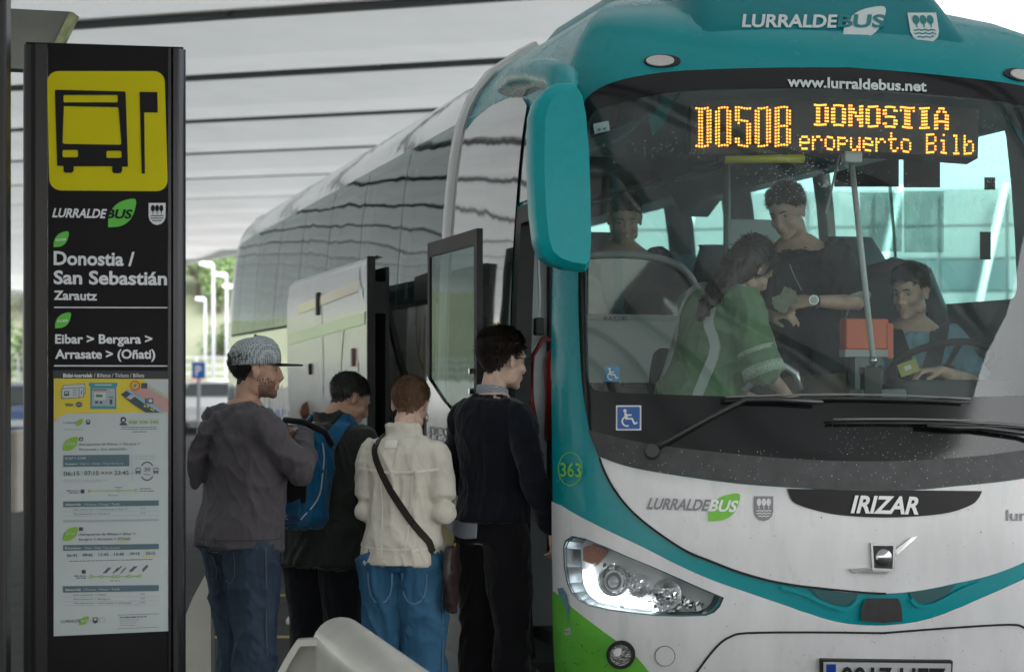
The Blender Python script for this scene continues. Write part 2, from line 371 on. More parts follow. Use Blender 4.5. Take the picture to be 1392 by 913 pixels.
def _lk(x, X, Y):
    i = min(max(bisect.bisect_right(X, x), 1), len(X) - 1); return Y[i - 1] + (x - X[i - 1]) * (Y[i] - Y[i - 1]) / (X[i] - X[i - 1])
def S(p, z, inset=0.0):
    a = abs(p); sg = 1 if p >= 0 else -1
    if a < PE: u = _lk(a, _s, _u); v = _lk(a, _s, _v)
    else: u = 1.275; v = DD + a - PE
    w = _tz(z, _WT); f = _tz(z, _FT); FF = max(.8, 1.5 * f)
    P = Vector((sg * u * w / 1.275, v + f * max(0, 1 - v / FF), z))
    if inset:
        P = P + Sn(p, z) * inset
    return P
def Sn(p, z):
    e = .012; a = S(p + e, z) - S(p - e, z); b = S(p, z + e) - S(p, z - e); n = a.cross(b)
    return n.normalized() if n.length > 0 else Vector((0, -1, 0))
def pS(t): return PE + t - DD            # perimeter parameter of side position t
BM = Matrix.Translation(BUS0) @ Matrix.Rotation(ANG, 4, 'Z')
def proj(P):
    w = BM @ P; return CX + F * w.x / w.y, HY - F * (w.z - CZ) / w.y
def inv(x, y, p0=None):
    z = CZ + (HY - y) / 318; p = (x - 1180) / 335 if p0 is None else p0
    for _ in range(25):
        z = max(.15, min(3.36, z)); fx, fy = proj(S(p, z)); e = .003
        ax, ay = proj(S(p + e, z)); bx, by = proj(S(p, z + e))
        a, b, c, d = (ax - fx) / e, (bx - fx) / e, (ay - fy) / e, (by - fy) / e; det = a * d - b * c
        if abs(det) < 1e-6: break
        rx, ry = x - fx, y - fy
        dp = (d * rx - b * ry) / det; dz = (-c * rx + a * ry) / det
        p += max(-.25, min(.25, dp)); z += max(-.25, min(.25, dz))
        if abs(dp) + abs(dz) < 1e-5: break
    return p, z
class BusSurf:
    def hit(s, x, y):
        p, z = inv(x, y); n = (BM.to_3x3() @ Sn(p, z)).normalized(); return BM @ S(p, z), n
class SideSurf:       # door-side flank of the coach
    def hit(s, x, y):
        p, z = inv(x, y, -pS(2.0 + max(0, (640 - x)) / 60)); n = (BM.to_3x3() @ Sn(p, z)).normalized(); return BM @ S(p, z), n
BS = BusSurf(); SS = SideSurf()
bus = empty('coach', BUS0, ANG); tag(bus, 'turquoise and white intercity coach with open front door and lit headlight', 'coach'); upd()
def patch(name, mt, pz, off, parent=None, holes=(), step=.05, xs=None, ys=None, smooth=True):
    V, T = fill(pz, holes, step, xs, ys)
    P = [S(a, b, off) for a, b in V]
    o = mesh_obj(name, P, T, mt, parent or bus, smooth)
    o.data.normals_split_custom_set_from_vertices([Sn(a, b) for a, b in V])
    return o
def sym(left):   # left half traced from bottom centre round to top centre
    L = [inv(x, y) for x, y in left]; L = [(min(p, 0), z) for p, z in L]
    return L + [(-p, z) for p, z in reversed(L) if p < -.02]
def band(name, mt, lo, hi, off, parent=None, n=60, rows=3):
    """strip between two open (p,z) polylines of equal x-span"""
    return None
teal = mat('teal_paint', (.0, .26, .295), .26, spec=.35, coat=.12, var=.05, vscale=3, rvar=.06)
white = mat('white_paint', (.60, .61, .62), .30, coat=.25, col2=(.74, .75, .76), vscale=5, rvar=.10, stretch=(1, 1, .35))
green = mat('green_paint', (.12, .46, .045), .35, coat=.3, var=.15, vscale=6)
silver = mat('silver_white_side', (.60, .62, .62), .10, coat=1.0, bump=.004, bscale=2.2, var=.06, vscale=1.5)
black_g = mat('black_frit_glass', (.010, .011, .012), .10, spec=.4)
plate_m = mat('maker_plate_black', (.012, .012, .013), .35, spec=.2)
rubber = mat('black_rubber', (.018, .018, .019), .6, var=.3, vscale=30)
dark_gap = mat('panel_gap', (.01, .01, .01), .8)
chrome = mat('chrome', (.50, .51, .53), .16, metal=1.0)
liner_m = mat('interior_grey', (.40, .43, .44), .7, var=.1, vscale=3)
# ---- outlines traced, in (p,z)
mask_out = sym(smooth_line([(1203, 666), (1100, 662), (1000, 655), (900, 641), (850, 631), (814, 619)], 3) + smooth_line([(806, 600), (799, 570), (793, 530), (789, 470), (787, 400), (788, 300), (790, 200), (793, 150), (800, 132), (825, 116), (865, 105), (930, 97), (1060, 93), (1163, 93)], 3))
glass_in = sym(smooth_line([(1203, 545), (1080, 541), (960, 538), (850, 534), (815, 531), (805, 526), (799, 512), (797, 470), (796, 372), (797, 280), (800, 200), (804, 158), (838, 142), (904, 128), (960, 123), (1060, 121), (1163, 121)], 3))
trim_top = sym(smooth_line([(1203, 627), (1080, 624), (980, 615), (880, 603), (800, 583)], 3)); 
DOOR = [(-pS(.49), .34), (-pS(.49), 2.33), (-pS(1.17), 2.33), (-pS(1.17), .34)]
def win(t0, t1, z0, z1, sgn, r=.07):
    a, b = pS(t0), pS(t1); P = rrect(a, z0, b, z1, r); return [(sgn * x, y) for x, y in P]
drv_win = win(1.15, 3.42, 1.99, 2.84, 1)
rw = [win(a, b, 2.05, 2.93, 1) for a, b in ((3.56, 4.72), (5.15, 5.92), (6.36, 7.3), (7.75, 8.7), (9.15, 10.1), (10.55, 11.6))]
lw = [win(a, b, 2.06, 2.90, -1) for a, b in ((2.85, 4.0), (4.1, 5.4), (5.5, 6.8), (6.9, 8.2), (8.3, 9.6), (9.7, 11.0))]
arches = [[(sg * (pS(t) + .52 * cos(a)), .48 + .52 * sin(a)) for a in [2 * pi * i / 20 for i in range(20)]] for sg in (-1, 1) for t in (2.75, 9.6)]
lug_hole = [(-pS(3.35), .62), (-pS(3.35), 1.22), (-pS(6.0), 1.22), (-pS(6.0), .62)]
# headlight outline
hl_px = [(769, 744), (772, 735), (781, 729), (799, 733), (826, 744), (853, 756), (887, 770), (921, 785), (950, 798), (981, 811), (976, 823), (968, 831), (957, 835), (925, 836), (889, 835), (860, 832), (830, 828), (803, 822), (790, 815), (780, 805), (774, 792), (770, 770)]
hl = [inv(x, y) for x, y in hl_px]; hr = [(-p, z) for p, z in hl]
def shrink(P, k):
    cx = sum(p[0] for p in P) / len(P); cy = sum(p[1] for p in P) / len(P); return [(cx + (x - cx) * k, cy + (y - cy) * k) for x, y in P]
gl_hole = [(p * 1.018, z + (-.018 if z < 2 else .018)) for p, z in glass_in]
PB = pS(BL)
xs_f = [-(PE + 2.1) + .07 * i for i in range(int((2 * (PE + 2.1)) / .07) + 1)]; ys_f = [.25 + .065 * i for i in range(48)]
PR = pS(2.62)
front_out = [(-PR, .22), (-PR, 3.375), (PR, 3.375), (PR, .22)]
front_out = dens(front_out, .08)
patch('front_shell', teal, front_out, 0, holes=[gl_hole, DOOR, [(p, z) for p, z in win(1.15, 2.60, 1.99, 2.84, 1)], shrink(hl, .98), shrink(hr, .98)] , step=.08, xs=xs_f, ys=ys_f)
xs_s = [PR + .2 + .3 * i for i in range(int((PB - PR) / .3))]; ys_s = [.3 + .12 * i for i in range(26)]
for sg in (-1, 1):
    P = dens([(sg * PR, .22), (sg * PB, .22), (sg * PB, 3.375), (sg * PR, 3.375)], .2)
    H = (lw + [lug_hole] + arches[:2] if sg < 0 else [win(2.64, 3.42, 1.99, 2.84, 1, .04)] + rw + arches[2:])
    H = [h for h in H if all(abs(q[0]) > PR + .01 for q in h)]
    patch('side_shell', silver, P, 0, holes=H, xs=[sg * x for x in xs_s], ys=ys_s, step=.2)
# roof cap and rear
top = [S(-PB + i * (2 * PB) / 160, 3.375) for i in range(161)]
cap = MB(); vs = []
for i in range(81):
    a = top[i]; b = top[160 - i]
    vs += [a, (a + b) / 2 + Vector((0, 0, .045)), b]
cap.add(vs, [(3 * i + j, 3 * i + 3 + j, 3 * i + 4 + j, 3 * i + 1 + j) for i in range(80) for j in (0, 1)])
cap.build('roof_skin', silver, bus, True)
rb = [S(-PB, z) for z in [.22 + .1 * i for i in range(32)] + [3.375]]
vs = []; 
for p in rb: vs += [p, Vector((-p.x, p.y, p.z))]
mesh_obj('rear_panel', vs, [(2 * i, 2 * i + 1, 2 * i + 3, 2 * i + 2) for i in range(len(rb) - 1)], silver, bus, True)
# inner liner: same walls, 6 cm inside
def liner():
    V, T = fill(dens([(-PB, .5), (PB, .5), (PB, 3.3), (-PB, 3.3)], .25), [ [(p, z) for p, z in gl_hole], DOOR, drv_win] + rw + lw, .3, xs=[-PB + .22 * i for i in range(int(2 * PB / .22))], ys=[.6 + .2 * i for i in range(14)])
    return mesh_obj('interior_wall', [S(a, b, -.05) for a, b in V], T, liner_m, bus, True)
liner()
# ---- windscreen: black border, trim band and clear glass
wind = patch('windscreen_border', black_g, mask_out, .006, holes=[glass_in], step=.07)
ws_glass = glass('windscreen_glass', (.80, .90, .87), 1.52, haze=.055, hcol=(.42, .50, .48))  # haze: dusty film plus a pale reflection veil put into the colour
wg = patch('windscreen', ws_glass, glass_in, .004, step=.08)
lowtrim = [q for q in sym(smooth_line([(1203, 666.5), (1100, 662.5), (1000, 655.5), (900, 641.5), (850, 631), (813, 617)], 3))]
n_l = len(lowtrim); 
tt = trim_top
patch('cowl_trim', mat('cowl_plastic', (.04, .042, .045), .5, var=.3, vscale=14, bump=.001, bscale=200), lowtrim[:(n_l + 1) // 2 + 0] + tt[:(len(tt) + 1) // 2][::-1] + [q for q in tt[(len(tt) + 1) // 2:]][::-1] + lowtrim[(n_l + 1) // 2:] , .012, step=.07) if False else None
def _ctr(L, w=.32):
    zc = L[0][1]; return [(p, zc + (z - zc) * (min(1, abs(p) / w) ** .8)) if z < 1.3 else (p, z) for p, z in L]
def half_sym(lo, hi):
    """closed outline from two traced left-half curves (centre -> left)"""
    L = [inv(x, y) for x, y in lo]; H = [inv(x, y) for x, y in hi]; L[0] = (0, L[0][1]); H[0] = (0, H[0][1])
    L = _ctr(L); H = _ctr(H)
    Ll = L + H[::-1]                     # centre-left .. back to centre
    R = [(-p, z) for p, z in H[1:]] + [(-p, z) for p, z in L[1:][::-1]]
    return Ll + R
patch('cowl_trim', mat('cowl_plastic', (.045, .047, .05), .5, var=.35, vscale=14, bump=.001, bscale=200),
      half_sym(smooth_line([(1203, 667), (1100, 663), (1000, 656), (900, 642), (850, 632), (815, 620)], 3), smooth_line([(1203, 627), (1080, 624), (980, 615), (880, 603), (801, 584)], 3)), .014, step=.07)
# ---- white bonnet, bumper, green corner
bonnet_lo = [(1203, 806), (1167, 804), (1099, 797), (1070, 793), (1040, 787), (1002, 776), (966, 762), (934, 749), (898, 726), (862, 697), (838, 668), (824, 643), (816, 622)]
patch('bonnet', white, half_sym(smooth_line(bonnet_lo, 3), smooth_line([(1203, 668), (1100, 664), (1000, 657), (900, 643), (850, 633), (817, 621)], 3)), .008, step=.07)
bump_hi = [(1203, 849), (1153, 844), (1099, 833), (1070, 823), (1011, 803), (966, 787), (921, 767), (876, 744), (830, 722), (785, 699), (758, 682)]
lo = [inv(x, y) for x, y in smooth_line(bump_hi, 3)]; lo[0] = (0, lo[0][1]); lo = _ctr(lo); lo[-1] = (-pS(.485), lo[-1][1])
bp = lo + [(-pS(.485), .23)] + [(pS(.485), .23)] + [(-p, z) for p, z in lo[::-1][:-1]]
bumper = patch('bumper', white, bp, .006, holes=[hl, hr], step=.07)
gp = [inv(x, y) for x, y in smooth_line([(757, 803), (781, 826), (821, 857), (858, 884), (884, 914), (900, 945)], 3)]; gp[0] = (-pS(.484), gp[0][1])
for k in (1, -1):
    patch('green_corner', green, [(k * p, z) for p, z in gp + [(-1.0, .24), (-pS(.484), .24)]], .009, step=.07)
# seam lines as narrow recess strips
def seam(name, pts, w, mt, off, surf='f', parent=None):
    L = [inv(x, y) for x, y in pts] if surf == 'f' else pts
    vs = []; 
    for i, (p, z) in enumerate(L):
        a = L[max(0, i - 1)]; b = L[min(len(L) - 1, i + 1)]; dx, dz = b[0] - a[0], b[1] - a[1]; l = hypot(dx, dz) or 1
        nx, nz = -dz / l * w / 2, dx / l * w / 2
        vs += [S(p + nx, z + nz, off), S(p - nx, z - nz, off)]
    return mesh_obj(name, vs, [(2 * i, 2 * i + 1, 2 * i + 3, 2 * i + 2) for i in range(len(L) - 1)], mt, parent or bus)
seam('panel_seam', smooth_line([(935, 925), (948, 910), (962, 891), (977, 874), (992, 864), (1015, 859), (1100, 858), (1203, 859)], 4), .009, dark_gap, .0105)
L = [inv(x, y) for x, y in smooth_line([(935, 925), (948, 910), (962, 891), (977, 874), (992, 864), (1015, 859), (1100, 858), (1203, 859)], 4)]
seam('panel_seam', [(-p, z) for p, z in L] , .009, dark_gap, .0105, 'p')
seam('panel_seam', smooth_line(bonnet_lo, 4), .009, dark_gap, .0125)
# swoosh with grille recesses and badge
deep = mat('grille_dark', (.004, .075, .085), .35)
for k in (1, -1):
    rec = [inv(x, y) for x, y in ((1099, 799), (1130, 803), (1165, 806), (1163, 813), (1152, 822), (1130, 821), (1112, 812))]
    o = patch('grille_recess', deep, [(k * p, z) for p, z in rec], .009, step=.05)
    seam('grille_lip', [(k * q[0], q[1]) for q in [inv(x, y) for x, y in smooth_line([(1060, 797), (1090, 806), (1112, 816), (1135, 825), (1153, 825), (1164, 815)], 3)]], .014, teal, .022, 'p')
bd = [inv(x, y) for x, y in ((1176, 812), (1219, 812), (1223, 822), (1225, 843), (1198, 845), (1168, 842), (1170, 822))]
patch('badge_plate', rubber, bd, .016, step=.04)
# maker's black plate and letters
pl = [inv(x, y) for x, y in smooth_line([(1069, 664), (1072, 674), (1080, 684), (1110, 694), (1144, 700), (1198, 703), (1250, 701), (1290, 696), (1318, 686), (1328, 677), (1333, 667)], 3)]
patch('maker_plate', plate_m, pl, .013, step=.05)
chr_w = mat('letter_white', (.82, .83, .84), .3, emit=None)
text('maker_lettering', 'IRIZAR', chr_w, BS, .022, bus, 1153, 697, 1250, 699, 23, .02, .28, up=(5, -23)) if False else text('maker_lettering', 'IRIZAR', chr_w, BS, .02, bus, 1154, 696, 1246, 698, 23, .03, 0, up=(6, -23))
# chrome emblem
def px_slab(name, pts, surf, o0, o1, mt, parent):
    inv_ = wm(parent).inverted(); n = len(pts); a = []; b = []
    for x, y in pts:
        p, nn = surf.hit(x, y); a.append(inv_ @ (p + nn * o0)); b.append(inv_ @ (p + nn * o1))
    Fc = [tuple(range(n, 2 * n))] + [(i, (i + 1) % n, n + (i + 1) % n, n + i) for i in range(n)]
    return mesh_obj(name, a + b, Fc, mt, parent)
px_slab('emblem_square', [(1181, 737), (1215, 738), (1214, 776), (1183, 775)], BS, .008, .022, chrome, bus)
px_slab('emblem_square', [(1184, 741), (1211, 741), (1210, 772), (1186, 771)], BS, .022, .024, rubber, bus)
px_slab('emblem_bar', [(1214, 747), (1236, 730), (1245, 728), (1238, 735), (1216, 754)], BS, .008, .02, chrome, bus)
px_slab('emblem_bar', [(1151, 772), (1185, 770), (1206, 772), (1203, 779), (1160, 778)], BS, .008, .02, chrome, bus)
p, n = BS.hit(1198, 757); q = bus.matrix_world.inverted() @ (p + n * .022)
MB().ball(q, (.038, .016, .038), 20, 12).build('emblem_ball', chrome, bus, True)
# number plate
px_slab('number_plate', [(1116, 896), (1288, 898), (1286, 936), (1116, 934)], BS, .02, .034, mat('plate_grey', (.50, .52, .53), .4), bus)
px_slab('plate_frame', [(1113, 893), (1291, 895), (1289, 939), (1113, 937)], BS, .006, .028, rubber, bus)
shape('plate_blue_band', mat('plate_blue', (.01, .045, .30), .4), BS, .036, bus, [(1119, 898), (1132, 898), (1132, 933), (1119, 932)])
blk = mat('print_black', (.012, .012, .013), .5)
text('plate_lettering', '0017 HFZ', blk, BS, .037, bus, 1139, 930, 1280, 932, 29, .02)
# fog lamp and tow cap
def disc_px(cx, cy, r, surf, off, name, mt, parent, depth=.01, ry=None): return px_slab(name, circ(cx, cy, r, ry, 24), surf, off - depth, off, mt, parent)
lampglass = mat('lamp_glass', (.8, .85, .85), .05, spec=1, coat=1)
fog = disc_px(845, 888, 19, BS, .018, 'fog_lamp', rubber, bus, .02)
disc_px(845, 888, 14, BS, .020, 'lamp_reflector', mat('lamp_silver', (.6, .6, .6), .25, metal=1, bump=.004, bscale=60), fog, .004)
disc_px(841, 884, 5, BS, .026, 'lamp_bulb', mat('bulb', (.8, .8, .8), .2), fog, .006)
cap = disc_px(904, 890, 13, BS, .012, 'tow_cover', white, bus, .008); seam('panel_seam', [(x, y) for x, y in circ(904, 890, 13.4, None, 24)] + [(917.4, 890)], .003, dark_gap, .0105)
disc_px(904, 889.5, 9.5, BS, .0135, 'tow_cover_centre', white, cap, .003)
# ---- headlights: recessed bowl, reflectors, projector, lamp strip and clear lens
refl = mat('headlamp_reflector', (.62, .64, .65), .22, metal=1.0, bump=.01, bscale=26)
hl_dark = mat('headlamp_dark', (.13, .15, .16), .3, metal=.7)
led_m = mat('daylight_strip', (1, 1, 1), .4, emit=(.93, .97, 1), estr=1.6)
orange = mat('amber_reflector', (.26, .11, .07), .3, coat=.6, bump=.006, bscale=90)
clear = glass('clear_lens', (.97, .98, .98), 1.45)
class Off:
    def __init__(s, k): s.k = k
    def hit(s, x, y):
        if s.k > 0: return BS.hit(x, y)
        return BS.hit(x, y)
class MirS:     # mirrored surface: x given as left-side pixel, result mirrored to the other side
    def hit(s, x, y):
        p, z = inv(x, y); n = (BM.to_3x3() @ Sn(-p, z)).normalized(); return BM @ S(-p, z), n
for surf, sg in ((BS, 1), (MirS(), -1)):
    H = [(sg * p, z) for p, z in hl]; n = len(H)
    V, T = fill(shrink(H, .93), (), .03)
    bowl = mesh_obj('headlight', [S(a, b, -.075) for a, b in V], T, hl_dark, bus)
    ring0 = [S(a, b, .006) for a, b in H]; ring1 = [S(a, b, -.08) for a, b in shrink(H, .92)]
    mesh_obj('headlight_rim', ring0 + ring1, [(i, (i + 1) % n, n + (i + 1) % n, n + i) for i in range(n)], hl_dark, bowl)
    def hp(name, pts, o0, o1, mt):
        return px_slab(name, pts, surf, o0, o1, mt, bowl) if True else None
    bm_ = bus.matrix_world.inverted()
    def ringbowl(cx, cy, r, depth, name, mt, n=22):
        vs = []; 
        for j in range(6):
            k = j / 5
            for i in range(n):
                a = 2 * pi * i / n; pp, nn = surf.hit(cx + r * (1 - .75 * k) * cos(a), cy + r * (1 - .75 * k) * sin(a))
                vs.append(bm_ @ (pp + nn * (-.018 - depth * math.sin(k * pi / 2))))
        return mesh_obj(name, vs, [(j * n + i, j * n + (i + 1) % n, (j + 1) * n + (i + 1) % n, (j + 1) * n + i) for j in range(5) for i in range(n)], mt, bowl, True)
    ringbowl(832, 789, 22, .04, 'reflector', refl)
    px_slab('projector_ring', circ(832, 790, 14, 15, 24), surf, -.05, -.024, chrome, bowl)
    px_slab('projector_ring', circ(832, 790, 11, 12, 24), surf, -.03, -.0225, hl_dark, bowl)
    pp, nn = surf.hit(832, 791); MB().ball(bm_ @ (pp - nn * .028), (.026, .02, .026), 16, 10).build('projector_lens', mat('projector_glass', (.25, .28, .3), .03, spec=1, coat=1), bowl, True)
    ringbowl(868, 796, 16, .03, 'reflector', refl); ringbowl(906, 808, 21, .03, 'reflector', refl)
    for cx, cy, r in ((866, 800, 5), (898, 806, 5), (908, 812, 6), (939, 824, 4)):
        pp, nn = surf.hit(cx, cy); MB().ball(bm_ @ (pp - nn * .035), (r * .0031, .012, r * .0031), 8, 6).build('lamp_bulb', chrome, bowl, True)
    rr = random.Random(3)
    fz = MB()
    for _ in range(130):
        x = rr.uniform(800, 968); yc = 752 + (x - 800) * .42 + 10; y = rr.uniform(yc - 5, 832)
        if not inpoly(x, y, shrink(hl_px, .9)): continue
        pp, nn = surf.hit(x, y); c = bm_ @ (pp - nn * rr.uniform(.03, .05)); s_ = rr.uniform(.005, .014)
        fz.add([c + Vector((-s_, rr.uniform(-.01, .01), -s_)), c + Vector((s_, rr.uniform(-.01, .01), -s_ * .6)), c + Vector((s_ * .7, rr.uniform(-.01, .01), s_)), c + Vector((-s_, rr.uniform(-.01, .01), s_ * .6))], [(0, 1, 2, 3)])
    fz.build('reflector_facets', mat('facet_chrome', (.8, .82, .83), .15, metal=1), bowl)['kind'] = 'stuff'
    px_slab('indicator', [(786, 744), (800, 740), (822, 748), (818, 756), (806, 768), (796, 766), (786, 762)], surf, -.05, -.03, orange, bowl)
    st = smooth_line([(792, 775), (792, 785), (795, 797), (803, 808), (818, 815), (840, 819), (865, 822), (888, 825)], 3)
    vs = []
    for i, (x, y) in enumerate(st):
        a = st[max(0, i - 1)]; b = st[min(len(st) - 1, i + 1)]; l = hypot(b[0] - a[0], b[1] - a[1]); nx, ny = -(b[1] - a[1]) / l * 4.6, (b[0] - a[0]) / l * 4.6
        for q, o in ((-1, -.045), (-.8, -.02), (0, -.012), (.8, -.02), (1, -.045)):
            pp, nn = surf.hit(x + nx * q, y + ny * q); vs.append(bm_ @ (pp + nn * o))
    mesh_obj('daylight_strip', vs, [(5 * i + j, 5 * i + j + 1, 5 * i + j + 6, 5 * i + j + 5) for i in range(len(st) - 1) for j in range(4)], led_m, bowl, True)
    V, T = fill(H, (), .04); mesh_obj('lens', [S(a, b, .003) for a, b in V], T, clear, bowl, True)
# black line round the lens
    vs = []; k = shrink(H, 1.02)
    mesh_obj('lens_seal', [S(a, b, .009) for a, b in H] + [S(a, b, .009) for a, b in k], [(i, (i + 1) % n, n + (i + 1) % n, n + i) for i in range(n)], rubber, bowl)
# ---- roof pod with the operator's name
pod = MB(); NU, NV = 44, 40; vs = []
def sm(x): x = max(0, min(1, x)); return x * x * (3 - 2 * x)
for i in range(NU + 1):
    u = -.86 + 1.72 * i / NU
    for j in range(NV + 1):
        v = .40 + (4.6 - .40) * (j / NV) ** 2.2
        w = .86 - .16 * sm((v - .3) / 1.2); k = sm((w - abs(u)) / (.30)) ** .8 if abs(u) < w else 0
        g_ = (.72 * min(1, max(0, (v - .42) / .42)) ** .8 + .28 * sm((v - .6) / .9)) * (1 - sm((v - 3.6) / 1.0))
        z = 3.0 + .62 * g_ * k - .28 * (1 - k) ** 2 - .09 * (1 - min(1, g_ * 7)); zz = z
        vs.append(Vector((u, v, zz)))
pod.add(vs, [(i * (NV + 1) + j, (i + 1) * (NV + 1) + j, (i + 1) * (NV + 1) + j + 1, i * (NV + 1) + j + 1) for i in range(NU) for j in range(NV)])
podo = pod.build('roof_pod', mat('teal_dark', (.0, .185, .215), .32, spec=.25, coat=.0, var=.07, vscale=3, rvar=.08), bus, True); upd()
PSf = BVHSurf([podo] )
dec_w = mat('decal_white', (.60, .68, .68), .45); dec_grey = mat('decal_grey', (.22, .23, .25), .4); dec_g = mat('decal_green', (.18, .55, .05), .4)
def leaf(x0, y0, x1, y1, n=8, flip=False):
    """leaf with its tips at lower left and upper right"""
    dx, dy = x1 - x0, y1 - y0
    A_ = [(x0, y0), (x0 + dx * .02, y0 + dy * .38), (x0 + dx * .22, y0 + dy * .74), (x0 + dx * .55, y0 + dy * .95), (x1, y1), (x0 + dx * .97, y0 + dy * .60), (x0 + dx * .78, y0 + dy * .24), (x0 + dx * .45, y0 + dy * .04)]
    return smooth_line(A_ + [A_[0]], 4)[:-1]
def shieldshape(x0, y0, x1, y1, sk=0):
    w, h = x1 - x0, y1 - y0
    P = [(0, 0), (1, 0.0), (1, .62), (.93, .80), (.75, .94), (.5, 1), (.25, .94), (.07, .80), (0, .62)]
    return [(x0 + a * w + sk * b * w, y0 + b * h) for a, b in P]
def crest(surf, off, parent, x0, y0, x1, y1, m1, m2, sk=0, dy=0):
    w, h = x1 - x0, y1 - y0
    o = shape('crest', m1, surf, off, parent, shieldshape(x0, y0, x1, y1, sk), (), 8)
    def q(a, b): return (x0 + a * w + sk * b * w, y0 + b * h)
    parts = []
    for k in (.25, .5, .75):
        parts.append(shape('t', m2, surf, off + .0025, o, [q(k + .12 * cos(t), .24 + .15 * sin(t)) for t in [2 * pi * i / 12 for i in range(12)]]))
        parts.append(shape('t', m2, surf, off + .0025, o, [q(k - .02, .36), q(k + .02, .36), q(k + .02, .50), q(k - .02, .50)]))
    for k in (.58, .69, .80):
        u_ = [(.12 + .76 * i / 16, k + .018 * sin(i * 1.3)) for i in range(17)]
        if k > .75: u_ = u_[2:-2]
        parts.append(shape('t', m2, surf, off + .0025, o, [q(a, b - .02) for a, b in u_] + [q(a, b + .02) for a, b in u_[::-1]]))
    joinall('crest_print', parts, o); return o
def logo(surf, off, parent, x0, x1, yb0, yb1, h, m_t, m_leaf, m_bus, sh=.28, lf=None, bold=.03):
    """operator's name; the last three letters over a leaf"""
    xs = x0 + (x1 - x0) * .665; ym = yb0 + (yb1 - yb0) * .665; ux = sh * h
    text('operator_name', 'LURRALDE', m_t, surf, off, parent, x0, yb0, xs - 1.5, ym, h, bold, 0, (ux, -h))
    if lf: shape('leaf_emblem', m_leaf, surf, off, parent, leaf(*lf), (), 10)
    text('operator_name', 'BUS', m_bus, surf, off + .0025, parent, xs, ym, x1 - ux, yb1, h, .03, 0, (ux, -h))
logo(PSf, .006, bus, 1008, 1203, 38, 39, 17, dec_w, dec_w, mat('teal_letter', (.0, .19, .21), .4), .12, (1146, 56, 1202, 11))
crest(PSf, .006, bus, 1233, 19, 1272, 60, dec_w, mat('teal_letter', (.0, .19, .21), .4), .16)
text('web_address', 'www.lurraldebus.net', dec_w, BS, .012, bus, 1069, 119, 1258, 126, 14, .03, 0, (0, -14))
logo(BS, .012, bus, 879, 1004, 691, 695, 15, dec_grey, dec_g, mat('letter_white', (.8, .8, .8), .3), .35, (962, 708, 1004, 671))
crest(BS, .012, bus, 1024, 674, 1050, 708, dec_grey, white)
text('operator_name', 'lurraldebus', dec_grey, BS, .012, bus, 1366, 707, 1478, 708, 15, .01)
# fleet number in its ring
rg = circ(778, 637, 16, 23, 28); shape('number_ring', dec_g, BS, .012, bus, rg, [circ(778, 637, 15, 21.8, 28)])
text('fleet_number', '363', dec_g, BS, .012, bus, 765, 647, 792, 648, 19, .01)
# wheelchair stickers
def wheelchair(surf, off, parent, x0, y0, s_, mb, mw, border=True):
    if border: shape('sticker_border', mw, surf, off, parent, rrect(x0, y0, x0 + s_, y0 + s_, 1.2))
    st = shape('access_sticker', mb, surf, off + .002, parent, rrect(x0 + .06 * s_, y0 + .06 * s_, x0 + .94 * s_, y0 + .94 * s_, 1.5))
    q = lambda a, b: (x0 + a * s_, y0 + b * s_); L = []
    L.append(shape('t', mw, surf, off + .004, st, [q(.36 + .07 * cos(t), .22 + .07 * sin(t)) for t in [2 * pi * i / 10 for i in range(10)]]))
    for P in ([(.33, .30), (.42, .30), (.44, .52), (.35, .54)], [(.40, .36), (.62, .36), (.62, .42), (.41, .42)], [(.38, .50), (.66, .50), (.66, .57), (.38, .57)], [(.60, .53), (.67, .52), (.78, .74), (.70, .76)], [(.70, .70), (.84, .66), (.86, .72), (.73, .78)]):
        L.append(shape('t', mw, surf, off + .004, st, [q(*a) for a in P]))
    ar = [2.0 + (2 * pi - 2.6) * i / 16 for i in range(17)]
    L.append(shape('t', mw, surf, off + .004, st, [q(.44 + .22 * cos(2 * pi - t + .6), .64 + .22 * sin(2 * pi - t + .6)) for t in ar] + [q(.44 + .155 * cos(2 * pi - t + .6), .64 + .155 * sin(2 * pi - t + .6)) for t in ar[::-1]]))
    joinall('access_symbol', L, st)
blue_s = mat('sticker_blue', (.02, .10, .36), .4); wht_s = mat('sticker_white', (.75, .77, .78), .4)
wheelchair(BS, .010, bus, 838, 551, 34, blue_s, wht_s)
wheelchair(BS, -.004, bus, 820, 496, 24, mat('sticker_sky_blue', (.02, .22, .5), .4), wht_s, False)
shape('inspection_sticker', mat('sticker_pale', (.55, .62, .66), .5), BS, -.004, bus, [(806, 168), (827, 164), (829, 177), (808, 182)])
text('sticker_print', 'ab  ed', mat('print_blue', (.03, .1, .25), .5), BS, .0005, bus, 812, 178, 824, 176, 4, .03)
# marker lamps under the roof edge
for k, sf in ((1, BS), (-1, MirS())):
    m_ = px_slab('marker_lamp', circ(900, 84, 25, 8.5, 24), sf, .0, .008, rubber, bus)
    px_slab('marker_lens', circ(897, 85, 19, 7, 24), sf, .008, .016, mat('marker_glass', (.55, .53, .50), .25, coat=.8, bump=.003, bscale=140), m_)
